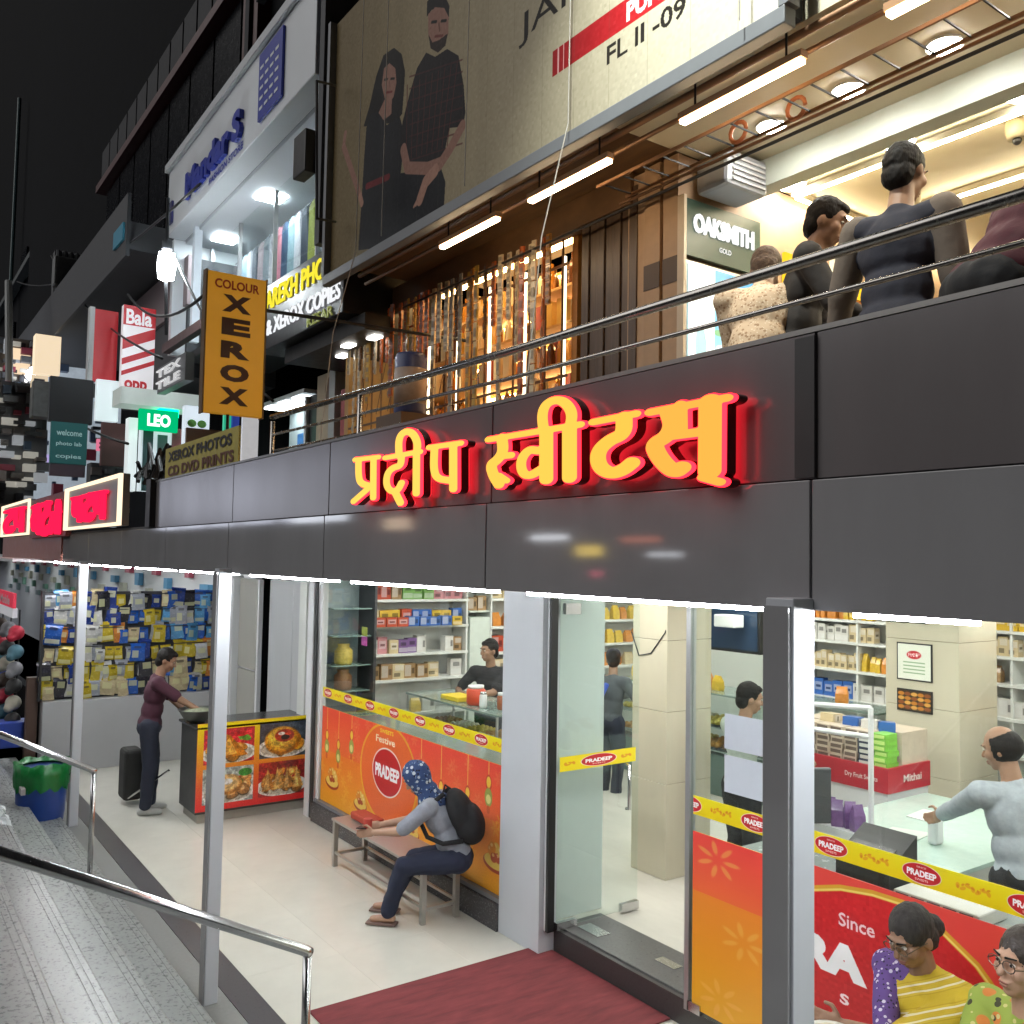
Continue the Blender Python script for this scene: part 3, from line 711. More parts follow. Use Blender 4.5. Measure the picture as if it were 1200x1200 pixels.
p = Print(160, 260, '#dff2f4'); p.grad(0, 0, 55, 260, '#f4fbfb', '#bfe6ea'); p.grad(55, 0, 160, 120, '#3f86b8', '#a8d8e6'); p.grad(55, 120, 160, 260, '#2f8f96', '#1d5f58')
for i in range(26): p.ell(60+p.rng.rand()*100, 70+p.rng.rand()*70, 8+10*p.rng.rand(), 3+4*p.rng.rand(), ('#e8f6f4', '#7aa86a', '#d8c8a0')[i % 3], .8)
p.rect(8, 60, 44, 130, '#ffffff', .7); p.ell(26, 95, 12, 22, '#6aa0a8', .6); p.rect(0, 128, 160, 134, '#f4ffff')
MB().box(-3.874, -3.84, 3.972, 4.71, 3.1, 4.64).build('casing', [ALU], lp)
poster('lit_print', (-3.838, 4.0, 3.29), (0, .675, 0), (0, 0, 1.33), print_mat('lake_print', p, .3, .9), lp, .006)
# yellow signs at the back of that shop
ys_ = thing('yellow_back_sign', 'yellow lit sign board at the back of the upper shop beside the green sign', 'sign', (-5.0, 6.8, 4.9))
YB = lamp('yellow_sign_glow', (1, .62, .03), 1.3)
MB().box(-3.874, -3.85, 4.93, 5.42, 4.22, 4.89).build('board', [YB], ys_)
MB().box(-3.874, -3.85, 5.6, 6.75, 4.42, 4.84).build('board', [YB], ys_)
for i in range(6): MB().box(-3.8499, -3.844, 5.69+.17*i, 5.79+.17*i, 4.5, 4.71).build('dark_mark', [mat('sign_brown', (.35, .12, .01), .5)], ys_)
MB().box(-3.87, -3.78, 5.44, 5.58, 3.1, 4.95).build('white_post', [WHITE], ys_)

# ------------------------------------------------------------------ golden shop: racks of bottles behind a folding gate
AMB = [mat('amber_bottle', (.42, .17, .02), .15, coat=.5), mat('gold_carton', (.62, .4, .1), .35, coat=.3), mat('cream_label', (.75, .62, .4), .5), mat('brown_bottle', (.09, .03, .01), .15, coat=.5), mat('red_carton', (.45, .06, .02), .4), mat('clear_bottle', (.7, .66, .5), .12, coat=.5)]
gold = thing('golden_shop_interior', 'golden lit bottle shop behind a folding gate on the upper walkway', 'shop', (-7.5, 4.9, 3.04))
MB().box(-8.6, -4.37, 4.87, 4.96, 3.04, 5.33).build('back_wall', [mat('honey_wall', (.55, .33, .12), .5, var=.1)], gold)
MB().box(-8.64, -8.55, U, 4.86, 3.04, 5.33).build('side_wall', [MATS['honey_wall']], gold)
GW = lamp('golden_shelf_glow', (1, .62, .25), 24)
for i in range(7): MB().box(-8.3+.53*i, -8.28+.53*i, 4.47, 4.495, 3.1, 5.24).build('lit_upright', [lamp('upright_strip_glow', (1, .84, .55), 3.2)], gold)
for z in (3.42, 3.74, 4.06, 4.38, 4.70, 5.0):
    s_ = MB().box(-8.54, -5.03, 4.5, 4.865, z, z+.02).build('shelf', [MATS['honey_wall']], gold)
    MB().box(-7.6, -5.05, 4.83, 4.85, z+.26, z+.28).build('shelf_light', [GW], s_)
MB().box(-5.02, -4.96, 4.06, 4.86, 3.05, 5.3).build('side_panel', [mat('orange_wood', (.45, .2, .05), .4, var=.15)], gold)
MB().box(-7.3, -5.05, 4.3, 4.36, 5.25, 5.29).build('ceiling_strip', [GW], gold)
rows = 0
def bottle_mesh(k):
    b = MB(); r = .036
    if k in (1, 4, 2): b.box(-.045, .045, -.04, .04, 0, .25)
    else: b.lathe([(r, 0), (r, .15), (r*.9, .18), (.013, .215), (.013, .27)], (0, 0, 0), 8)
    return b.mesh('bottle', [AMB[k]])
BM = [bottle_mesh(k) for k in range(6)]; BN = ['amber bottle', 'gold carton', 'cream carton', 'dark brown bottle', 'red carton', 'clear bottle']
for zi, z in enumerate((3.44, 3.76, 4.08, 4.40, 4.72, 5.02)):
    for i in range(46):
        if RND.random() < .06: continue
        k = RND.choice((0, 0, 1, 2, 3, 5, 4, 3)); o = link(BN[k].split()[-1], BM[k]); o.location = (-8.46+.0745*i+RND.uniform(-.01, .01), 4.545+RND.uniform(0, .05)+.12*(i % 2), z)
        o.scale = (1, 1, RND.uniform(.85, 1.0)); row = ('lowest', 'second lowest', 'third', 'fourth', 'fifth', 'highest')[zi]
        tag(o, '%s, %s from the %s on the %s golden shelf' % (BN[k], ORD(i if i < 24 else 45-i), 'left' if i < 24 else 'right', row), BN[k].split()[-1], BN[k] + 's on the %s golden shelf' % row)
# folding gate of slim bars
gate = thing('folding_gate', 'brown folding lattice gate drawn across the golden shop front', 'gate', (-7.5, U, 3.04))
GB = mat('gate_brown_steel', (.16, .1, .06), .35, .6)
barm = MB().box(-.005, .005, -.007, .007, 0, 2.06).mesh('bar', [GB])
for i in range(18):
    o = link('bar', barm, gate); o.location = Vector((-8.42+.198*i, U, 3.05))
    o.matrix_parent_inverse = gate.matrix_basis.inverted()
for zz in (3.3, 4.1, 4.9): MB().box(-8.5, -4.97, U-.02, U-.012, zz, zz+.02).build('rail', [GB], gate)
for i in range(8):
    for z in (3.3, 4.2): MB().slab((-8.42+.234*i, U+.01, z), (.224, 0, .6), (0, .004, 0), (.007, 0, -.004)).build('diagonal_bar', [GB], gate)
MB().box(-8.55, -4.3, U-.05, U+.05, 5.12, 5.33).build('gate_head', [WOOD], gate)
# sachet strips hung close together under the gate head
SC = [('golden', (.6, .38, .08)), ('cream', (.7, .6, .42)), ('amber', (.45, .2, .03)), ('dark brown', (.1, .045, .02)), ('orange red', (.5, .12, .03)), ('silvery', (.5, .48, .44))]
def strip_mesh(nm, c):
    b = MB()
    for i in range(9): b.box(-.022, .022, -.006-.004*(i % 2), .006, -.095*(i+1)+.006, -.095*i, 0); b.box(-.015, .015, -.014, -.0115, -.095*i-.07, -.095*i-.03, 1)
    return b.mesh('sachet_strip', [mat(nm+'_sachet', c, .3, coat=.4), mat(nm+'_sachet_print', tuple(v*.4+.1 for v in c), .4)])
SM_ = [strip_mesh(*q) for q in SC]
for i in range(40):
    k = RND.choice((0, 0, 1, 1, 2, 3, 4, 5)); o = link('sachet_strip', SM_[k]); o.location = (-8.3+.0825*i, 3.90+RND.uniform(-.03, .03), 5.13); o.scale = (1, 1, RND.choice((.7, 1, 1.3, 1.6)) if i % 3 else .6); o.rotation_euler = (0, 0, RND.uniform(-.4, .4))
    tag(o, '%s sachet strip, %s from the left, hanging before the folding gate' % (SC[k][0], ORD(i)), 'sachet strip', SC[k][0]+' sachet strips before the folding gate')
# drum standing on the walkway
dr = thing('blue_drum', 'blue and cream plastic drum standing on the walkway behind the railing', 'drum', (-6.75, 3.72, 3.04))
MB().lathe([(.12, 4.0), (.135, 4.04), (.135, 4.5), (.12, 4.53)], (-6.75, 3.72, 0), 22).build('body', [mat('blue_drum_plastic', (.06, .08, .22), .4)], dr, smooth=True)
MB().lathe([(.136, 4.1), (.136, 4.4)], (-6.75, 3.72, 0), 22).build('label_wrap', [mat('drum_label', (.42, .32, .26), .5, var=.2)], dr, smooth=True)
MB().box(-6.97, -6.53, 3.52, 3.92, 3.04, 4.0).build('stand', [mat('brown_crate', (.12, .07, .04), .6)], dr)

# ================================================================== BILLBOARD
p = Print(1240, 580); p.grad(0, 0, 1240, 580, '#98845c', '#dcd5c0', True); p.a *= (.74+.26*(p.X/1240))[..., None]  # sheet darkened towards the left: floodlight fall-off painted into the print
def Q(x, y):                                   # place of a detail of the poster on its sheet
    v = at(400+x/3, y/3, Y=3.28); return ((v.x+7.46)/4.9*1240, (7.59-v.z)/2.3*580)
def qp(L, c, al=1): p.poly([Q(*v) for v in L], c, al)
def ql(L, r, c, al=1): p.line([Q(*v) for v in L], r, c, al)
SK, SK2, HR = '#8f6a5c', '#a57d6c', '#15100e'
qp([(185, 168), (212, 190), (224, 250), (220, 320), (214, 400), (190, 430), (120, 440), (78, 445), (100, 370), (122, 270), (148, 195)], HR)          # long hair
qp([(150, 240), (170, 222), (190, 240), (194, 290), (184, 340), (168, 366), (152, 345), (142, 300)], SK); qp([(152, 350), (178, 350), (176, 400), (130, 440), (120, 420)], SK)
ql([(152, 280), (162, 278)], 2.2, HR); ql([(174, 277), (186, 276)], 2.2, HR); ql([(160, 325), (178, 322)], 2.2, '#6d2c2a'); ql([(169, 285), (171, 305)], 1.6, '#7a5548')
qp([(105, 400), (128, 392), (160, 440), (205, 410), (222, 470), (214, 560), (205, 640), (215, 860), (60, 880), (72, 690), (80, 560), (88, 450)], '#141419')
ql([(90, 655), (165, 622)], 7, '#6e1f24'); ql([(8, 515), (40, 610), (66, 690)], 9, SK); ql([(8, 515), (14, 470)], 8, SK); ql([(66, 690), (72, 715)], 8, SK2)
qp([(300, 60), (302, 5), (330, -20), (362, -18), (380, 20), (378, 70), (350, 30), (318, 34)], HR); qp([(305, 50), (330, 25), (362, 28), (378, 60), (376, 120), (352, 172), (328, 176), (306, 130)], SK)
qp([(306, 120), (320, 150), (345, 140), (374, 118), (366, 160), (340, 185), (314, 170)], '#2a1c17'); ql([(318, 78), (334, 76)], 2.6, HR); ql([(352, 74), (368, 72)], 2.6, HR); ql([(343, 82), (346, 108)], 2, '#6a483c'); ql([(330, 128), (356, 125)], 2.4, '#6d3a34')
qp([(298, 185), (330, 200), (372, 172), (412, 196), (430, 300), (436, 395), (428, 445), (380, 450), (366, 520), (350, 600), (240, 610), (205, 520), (215, 430), (240, 330), (266, 240)], '#1a1416')
for k in range(9): ql([(232+k*22, 300-k*10), (228+k*18, 560-k*6)], 1.6, '#52201f', .7)
for k in range(8): ql([(240, 270+k*42), (425, 210+k*42)], 1.6, '#4a1c1e', .6)
qp([(200, 610), (350, 590), (366, 640), (360, 735), (262, 800), (195, 830), (190, 700)], '#14141a')
ql([(218, 525), (232, 590), (300, 592), (345, 575)], 12, SK); ql([(424, 445), (384, 520), (345, 580)], 12, SK); ql([(330, 600), (296, 640), (276, 700)], 13, SK2)
for k in range(4): ql([(284-k*6, 690+k*5), (276-k*7, 712+k*5)], 3, SK2)
p.text('JAISH', 716, 330, 244, 56, '#201c18', .0); p.grad(806, 430, 1240, 470, '#8f1016', '#ee2a30', True); p.rect(818, 430, 822, 470, '#d8a0a0'); p.rect(832, 430, 834, 470, '#d8a0a0')
p.text('PUNE', 972, 436, 88, 28, '#f0e8ea', .05); p.text('FL II -09', 932, 480, 152, 28, '#241f1b', .02)
for x in range(0, 1240, 78): p.rect(x, 0, x+1.4, 580, '#6a6048', .3)
p.speck(.012, 5)
bb = thing('billboard', 'large beige billboard with a printed couple and red stripe above the walkway', 'billboard', (-5, 3.3, 5.3))
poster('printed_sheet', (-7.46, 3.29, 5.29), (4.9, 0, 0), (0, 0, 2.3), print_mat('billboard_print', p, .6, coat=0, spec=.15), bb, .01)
MB().box(-7.5, -2.52, 3.22, 3.3, 5.20, 5.285).build('bottom_frame', [mat('zinc_frame', (.2, .21, .225), .5, .1)], bb, bevel=.006)
MB().box(-2.555, -2.50, 3.22, 3.3, 5.286, 7.6).build('side_frame', [MATS['zinc_frame']], bb); MB().box(-7.52, -7.465, 3.22, 3.3, 5.286, 7.6).build('side_frame', [MATS['zinc_frame']], bb)
MB().box(-7.46, -2.56, 3.305, 3.4, 5.29, 7.6).build('backing', [DARKM], bb)
fl = thing('billboard_floodlight', 'floodlight on an arm lighting the right end of the billboard', 'floodlight', (-2.6, 1.9, 7.9))  # assumed lamp out of view, added to brighten the right end of the sheet
MB().tube([(-2.6, 3.3, 7.7), (-2.6, 2.6, 8.1), (-2.6, 1.9, 7.9)], .02).build('arm', [DARKM], fl)
MB().box(-2.75, -2.45, 1.82, 1.98, 7.82, 7.94).build('head', [DARKM], fl, bevel=.01)
sp = bpy.data.lights.new('flood', 'SPOT'); sp.energy = 1100; sp.spot_size = R(70); sp.spot_blend = 1; sp.color = (.93, 1, .93); sp.shadow_soft_size = .08
so = bpy.data.objects.new('flood', sp); COL.objects.link(so); so.location = (-2.6, 1.9, 7.78); so.rotation_euler = (Vector((-2.9, 3.3, 5.9))-so.location).to_track_quat('-Z', 'Y').to_euler()
# ================================================================== PORCH OBJECTS
# snack picture counter
ctr = thing('snack_counter', 'dark serving counter with four snack pictures on its yellow and red front', 'counter', (-9.9, 3.6, 0))
CB = mat('dark_laminate', (.055, .055, .055), .4, var=.15, bump=.05)
MB().box(-10.35, -9.77, 2.96, 4.2, .1, .98).build('body', [CB], ctr, bevel=.004)
MB().box(-10.32, -9.82, 3.0, 4.18, 0, .1).build('toe_board', [mat('beige_toe_board', (.42, .4, .35), .5)], ctr)
MB().box(-10.4, -9.75, 2.94, 4.22, .98, 1.005).build('top', [mat('counter_granite', (.05, .05, .05), .2)], ctr, bevel=.003)
p = Print(520, 400); p.grad(0, 0, 520, 170, '#f3e21e', '#f0a02a'); p.grad(0, 170, 520, 400, '#f0a02a', '#e02028')
p.food(28, 30, 252, 190, '#c9822a', '#f2c87a', 14, '#c8303a'); p.food(276, 24, 496, 190, '#d98a24', '#f6cf62', 6, '#3a4450'); p.food(28, 210, 252, 372, '#c98a4a', '#ecc890', 16, '#aeb6b2'); p.food(276, 210, 496, 372, '#b9762c', '#e8b866', 22, '#a02a2a')
# kachori ring with red chutney, samosa triangle, dahi vada, golden wedges
p.ell(385, 112, 84, 66, '#b96a14', 1, 0, 8); p.ell(378, 104, 74, 58, '#e9a32c', 1, 0, 12); p.ell(366, 98, 50, 42, '#f4c94e', .8, 0, 16); p.ell(392, 88, 46, 30, '#b5361a', 1, 0, 5); p.ell(396, 96, 20, 12, '#2a1008', 1); p.ell(378, 78, 16, 8, '#f2e6e0', .95); p.ell(410, 82, 12, 6, '#e04a2c', 1)
p.poly([(60, 168), (140, 60), (225, 160)], '#b8701c'); p.poly([(72, 160), (140, 72), (175, 150)], '#e2a648'); p.ell(205, 75, 34, 15, '#5f9a35', 1, .4); p.ell(190, 60, 30, 12, '#c9202a', 1)
p.ell(140, 290, 66, 46, '#a86c2c', 1, 0, 8); p.ell(134, 282, 56, 38, '#e4b978', 1, 0, 12); p.ell(138, 276, 22, 14, '#f4efe6', .95, 0, 5); p.ell(215, 240, 30, 18, '#3f8a35')
for i in range(4): p.poly([(292+48*i, 345), (318+45*i, 235), (352+45*i, 338)], ('#b87a34', '#d9a050')[i % 2]); p.poly([(300+48*i, 340), (319+45*i, 245), (330+45*i, 338)], '#ecc078', .7)
[p.grainy(*q) for q in ((28, 30, 252, 190), (276, 24, 496, 190), (28, 210, 252, 372), (276, 210, 496, 372))]; p.speck(.025, 2)
poster('picture_board', (-9.762, 2.955, .13), (0, 1.26, 0), (0, 0, .91), print_mat('snack_pictures', p, .3, coat=.5), ctr, .012)
pan = thing('frying_pan', 'dull steel wok full of food standing on the snack counter', 'pan', (-10.05, 3.0, 1.005))
MB().lathe([(.06, 1.007), (.15, 1.06), (.2, 1.14), (.21, 1.15), (.19, 1.135), (.1, 1.07)], (-10.08, 3.05, 0), 22).build('bowl', [mat('dull_steel', (.22, .23, .21), .45, .7)], pan, smooth=True)
MB().ell((-10.08, 3.05, 1.11), (.16, .16, .05), n=14).build('food_heap', [mat('green_food', (.3, .33, .22), .8, bump=.8, var=.4, scale=30)], pan, smooth=True)

# benches
BST = mat('brushed_bench_steel', (.5, .48, .44), .38, .7, var=.08, scale=40)
def bench(label, x0, x1, y0, y1, z=.43):
    t = thing('bench', label, 'bench', ((x0+x1)/2, (y0+y1)/2, 0))
    MB().box(x0, x1, y0, y1, z-.022, z).build('seat', [BST], t, bevel=.004)
    for x in (x0+.03, x1-.03):
        for y in (y0+.03, y1-.03):
            MB().box(x-.02, x+.02, y-.02, y+.02, 0, z-.023).build('leg', [BST], t)
        MB().box(x-.012, x+.012, y0+.051, y1-.051, .1, .125).build('stretcher', [BST], t)
    MB().box(x0+.052, x1-.052, y0+.015, y0+.035, .12, .14).build('stretcher', [BST], t); MB().box(x0+.052, x1-.052, y1-.04, y1-.02, .12, .14).build('stretcher', [BST], t)
bench('steel bench under the orange poster where the customer with the backpack sits', -7.86, -6.2, 3.62, 3.98)
bench('steel bench under the red poster where the two women sit', -2.75, -.6, 3.62, 4.0, .50)
tag(MB().box(-7.75, -7.35, 3.75, 3.9, .432, .50).build('red_paper_packet', [mat('red_paper', (.45, .06, .03), .6)], bevel=.02), 'small red paper packet lying on the steel bench beside the seated customer', 'packet')

# bin with green liner
bn = thing('waste_drum', 'blue plastic drum bin lined with a green bag beside the far column', 'bin', (-10.38, 1.66, .15))
MB().lathe([(.19, 0), (.2, .02), (.225, .2), (.235, .45), (.225, .62), (.23, .64)], (-10.38, 1.6, 0), 26).build('drum', [mat('blue_bin_plastic', (.01, .045, .24), .35, bump=.08, var=.12)], bn, smooth=True)
b = MB(); n = 36
for i in range(n):
    for (r, z) in ((.243, .44+.03*math.sin(i*1.9)), (.252, .56), (.256+.02*math.sin(i*2.7), .7+.015*math.sin(i*1.3)), (.2, .66)):
        th = 2*math.pi*i/n; b.v.append((-10.38+r*(1+.05*math.sin(i*3.3))*math.cos(th), 1.6+r*(1+.05*math.sin(i*3.3))*math.sin(th), z))
for i in range(n):
    for j in range(3): a, c = i*4+j, ((i+1) % n)*4+j; b.f.append((a, c, c+1, a+1)); b.m.append(0)
b.build('bag', [mat('green_bag_plastic', (.005, .15, .03), .3, bump=.4, var=.25)], bn, smooth=True)
MB().box(-10.24, -10.10, 1.38, 1.42, .44, .5).build('strap_label', [mat('grey_label', (.35, .33, .33), .5)], bn)
# crumpled clear plastic on the steps
b = MB(); r = random.Random(3); N = 15
for j in range(N):
    for i in range(N): b.v.append((-9.2+.9*i/N, .62+.5*j/N, .62+.19*math.exp(-((i-7)**2+(j-7)**2)/26)+r.uniform(-.035, .035)))
for j in range(N-1):
    for i in range(N-1): b.f.append((j*N+i, j*N+i+1, (j+1)*N+i+1, (j+1)*N+i)); b.m.append(0)
tag(b.build('crumpled_plastic', [mat('crumpled_clear_plastic', (.5, .54, .55), .12, coat=1, var=.2)]), 'crumpled silvery plastic sheet lying on the steps by the handrail', 'plastic sheet')
# suitcase-like black trolley bag behind the man
bag = thing('black_bag', 'black upright bag standing behind the man in maroon', 'bag', (-10.95, 2.6, 0))
MB().box(-11.15, -10.85, 2.5, 2.7, .06, .62).build('body', [mat('black_fabric', (.02, .02, .018), .85, bump=.3)], bag, bevel=.04)
MB().tube([(-10.85, 2.55, .1), (-10.2, 2.8, .5)], .012).build('pull_handle', [STEEL], bag)

# partition behind the counter: grey panels with a dark gap
part = thing('grey_partition', 'pale grey panelled partition with a dark gap behind the snack counter', 'partition', (-11.3, 4.3, 0))
GP = mat('pale_grey_panel', (.50, .51, .52), .4, var=.05, scale=1.5, stretch=(4, 1, .3)); GP2 = mat('warm_grey_panel', (.42, .41, .37), .45, var=.06, scale=1.5, stretch=(4, 1, .3))
for x0, x1, m, z0, z1 in ((-12.45, -11.78, GP2, .02, 1.28), (-12.45, -11.78, GP2, 1.31, 2.5), (-11.76, -11.7, WHITE, .02, 2.5), (-11.32, -10.55, GP, .02, 2.52), (-10.54, -10.06, GP, .02, 2.52)):
    MB().box(x0, x1, 4.28, 4.34, z0, z1).build('panel', [m], part, bevel=.006)
MB().box(-11.7, -11.32, 4.5, 4.54, .02, 2.5).build('dark_gap', [DARKM], part); MB().box(-11.55, -11.48, 4.44, 4.5, 1.7, 1.9).build('wall_box', [BLACK], part)
MB().box(-12.6, -9.58, 4.28, 4.36, 2.53, 2.74).build('head_panel', [WHITE], part)
MB().box(-10.05, -9.57, 4.2, 4.3, 0, 2.74).build('white_post', [WHITE], part); MB().box(-12.56, -12.47, 4.2, 4.33, 0, 2.74).build('white_post', [WHITE], part)
# wall of hanging packets at the end of the porch
lw = tag(MB().box(-13.25, -13.0, 1.98, 4.5, 0, .9).build('low_white_wall', [mat('white_board', (.5, .5, .51), .5, var=.05, scale=2)], bevel=.004), 'low plain white stall wall under the hanging snack packets', 'wall')
rk = thing('packet_rack', 'rack of wires hung with snack packets above the low white wall', 'rack', (-13.2, 3.1, .9))
MB().box(-13.24, -13.2, 1.95, 4.2, .9, 2.3).build('mesh_back', [mat('dark_rack_back', (.04, .04, .045), .7)], rk)
for z in (1.32, 1.58, 1.82, 2.06, 2.27): MB().tube([(-13.12, 1.95, z), (-13.12, 4.15, z)], .006, 6).build('wire', [DARKM], rk)
for y in (1.95, 4.16): MB().box(-13.2, -13.1, y-.015, y+.015, .9, 2.31).build('upright', [DARKM], rk)
PC = [('blue', (.02, .1, .42)), ('deep blue', (.015, .04, .22)), ('yellow', (.55, .42, .03)), ('white', (.6, .6, .58)), ('silver', (.35, .37, .42)), ('sky blue', (.1, .32, .6)), ('black', (.02, .02, .03)), ('orange', (.6, .22, .04)), ('cream', (.6, .5, .3))]
def packet_mesh(nm, c, va=0, w=.078, h=.215, d=.022):
    b = MB(); P = []
    for (f, z) in ((.95, 0), (1, .02), (.9, .1), (.9, h-.04), (1, h-.015), (.96, h)):
        t = d if .02 < z < h-.02 else .003
        P.append([(t, -w*f, z), (t*1.2, 0, z), (t, w*f, z), (-.002, 0, z)])
    for a, c_ in zip(P[:-1], P[1:]):
        for i in range(4): j = (i+1) % 4; b.face([a[i], a[j], c_[j], c_[i]], 0)
    b.face(P[-1]); b.face(P[0][::-1])
    q = ((-.55, .55, .35, .68), (-.8, .8, .1, .3), (-.35, .75, .5, .82), (-.7, .1, .2, .6))[va]; b.box(d*1.02, d*1.25, w*q[0], w*q[1], h*q[2], h*q[3], 1)
    if va % 2: b.box(d*1.02, d*1.3, -w*.5, w*.4, h*.72, h*.85, 2)
    return b.mesh('snack_packet', [mat(nm+'_foil', c, .25, coat=.4, bump=.3, var=.15, scale=30), mat('packet_patch_'+nm, tuple(min(.8, v*.4+.35) if i != 2 else min(.7, v*.3+.2) for i, v in enumerate(c)), .4), mat('packet_title_'+nm, tuple(v*.3 for v in c), .4)])
PM = [[packet_mesh(n, c, v) for v in range(4)] for n, c in PC]
for zi, z in enumerate((.92, 1.13, 1.38, 1.63, 1.87, 2.08)):
    for i in range(15):
        y = 2.02+.148*i
        wts = [4, 3, 3, 4, 3, 2, 3, 1, 1] if zi > 2 else [2, 1, 5, 4, 2, 1, 2, 1, 5]
        if i > 8 and zi > 2: wts = [6, 2, 2, 3, 3, 6, 1, 1, 1]
        for d in range(2 if (i*7+zi) % 3 == 0 else 1):
            k = RND.choices(range(9), wts)[0]
            o = link('snack_packet', RND.choice(PM[k])); o.location = (-13.16+.035*d+RND.uniform(0, .02), y+RND.uniform(-.02, .02)+.05*d, z+RND.uniform(-.015, .015)-.02*d); o.rotation_euler = (RND.uniform(-.12, .12), 0, RND.uniform(-.3, .3)); s = RND.uniform(.8, 1.3); o.scale = (s, s*RND.uniform(.8, 1.15), s)
            row = ('bottom', 'second lowest', 'third', 'fourth', 'fifth', 'top')[zi]
            tag(o, '%s snack packet, %s row, %s from the street, porch rack%s' % (PC[k][0], row, ORD(i), ', in front' if d else ''), 'snack packet', PC[k][0]+' packets in the '+row+' hanging row')

# ================================================================== SHOP INTERIOR
SHW = mat('white_shelf', (.72, .73, .7), .35, var=.02)
BOXC = [('red', (.42, .03, .025)), ('yellow', (.68, .45, .04)), ('blue', (.03, .12, .42)), ('green', (.2, .42, .1)), ('orange', (.65, .24, .03)), ('pink', (.6, .25, .28)), ('purple', (.2, .1, .28)), ('white', (.66, .64, .6)), ('brown', (.36, .22, .1)), ('cream', (.62, .5, .3))]
def box_mesh(nm, c, w, h, d, va=0):
    b = MB(); b.box(-w, w, -d, d, 0, h)
    c2 = mat('label_on_'+nm, tuple(min(.8, .3+v*.6) for v in c), .4); c3 = mat('mark_on_'+nm, tuple(v*.35 for v in c), .4)
    q, t = (((-.72, .72, .3, .78), (-.5, .5, .45, .6)), ((-.95, .95, .08, .4), (-.6, .6, .55, .8)), ((-.9, .2, .15, .9), (.3, .8, .3, .7)), ((-.6, .9, .55, .9), (-.8, .3, .15, .4)))[va]
    b.box(w*q[0], w*q[1], -d-.002, -d-.0005, h*q[2], h*q[3], 1); b.box(w*t[0], w*t[1], -d-.0035, -d-.0025, h*t[2], h*t[3], 2)
    b.box(w+.0005, w+.002, -d*.72, d*.72, h*.3, h*.78, 1); b.box(w+.0025, w+.0035, -d*.5, d*.5, h*.45, h*.6, 2)
    return b.mesh('carton', [mat(nm+'_carton', c, .35, coat=.3, var=.08), c2, c3])
def bag_mesh(nm, c, w, h, d):
    b = MB(); P = []
    for f, g, z in ((.9, 1, 0), (1, 1.05, h*.2), (.98, .9, h*.6), (.8, .45, h*.85), (.85, .08, h)):
        P.append([(w*f*math.cos(t)*(1.2), d*g*math.sin(t)*1.2, z) for t in (.78, 2.36, 3.93, 5.5)])
    for a, c_ in zip(P[:-1], P[1:]):
        for i in range(4): j = (i+1) % 4; b.face([a[i], a[j], c_[j], c_[i]])
    b.face(P[-1]); b.face(P[0][::-1])
    return b.mesh('bag', [mat(nm+'_bag', c, .3, coat=.4, bump=.5, var=.22, scale=22)])
CM2 = [[box_mesh(n, c, .065, .2, .05, v) for v in range(4)] for n, c in BOXC]; CM = [q[0] for q in CM2]; GM = [bag_mesh(n, c, .07, .2, .05) for n, c in BOXC]
def shelf_unit(label, along, fix, a0, a1, depth, zs, top, facing, uprights):
    """along 'y': boards run in Y with front edge at X=fix, goods face +X; along 'x': front at Y=fix, goods face -Y"""
    t = thing('shelf_unit', label, 'shelf', (fix, a0, .165) if along == 'y' else (a0, fix, .165), 'white shop shelf units')
    def bx(name, u0, u1, v0, v1, z0, z1):
        b = MB().box(fix-v1, fix-v0, u0, u1, z0, z1) if along == 'y' else MB().box(u0, u1, fix+v0, fix+v1, z0, z1)
        b.build(name, [SHW], t)
    for z in zs: bx('shelf_board', a0+.001, a1-.001, 0, depth, z-.03, z)
    for u in uprights: bx('upright', u-.012, u+.012, .012, depth, .166, top)
    bx('back_panel', a0, a1, depth+.002, depth+.02, .166, top)
    return t
def stock(along, fix, a0, a1, z, items, where, dep=.1, maxh=.26):
    """a row of goods on one board: items = list of (kind, colour index, how many)"""
    va = RND.randrange(4)
    if along == 'x': items = [(q[0], q[1], math.ceil(q[2]*1.5)) for q in items]
    n = sum(i[2] for i in items); st = (a1-a0)/max(n, 1); u = a0+st/2; ct = 0
    for kind, k, cnt in items:
        for _ in range(cnt):
            if kind != '.':
                o = link('carton' if kind == 'c' else 'sweet_bag', CM2[k][(va+k) % 4] if kind == 'c' else GM[k]); d = dep+RND.uniform(-.02, .03)
                o.location = (fix-d, u, z) if along == 'y' else (u, fix+d, z)
                o.rotation_euler = (0, 0, (math.pi/2 if along == 'y' else 0)+RND.uniform(-.06, .06))
                sx = min(st*.93/.13, 1.6) if kind == 'c' else min(st/.16, 1.5); h = RND.uniform(.78, 1)*maxh/.26
                o.scale = (sx, 1, h)
                nm = BOXC[k][0]+(' carton' if kind == 'c' else ' sweet bag')
                ct += 1; tag(o, '%s, %s from left%s, %s' % (nm, ORD(ct-1), ' in front' if dep < .1 else '', where), 'carton' if kind == 'c' else 'bag', nm+'s '+where)
            u += st
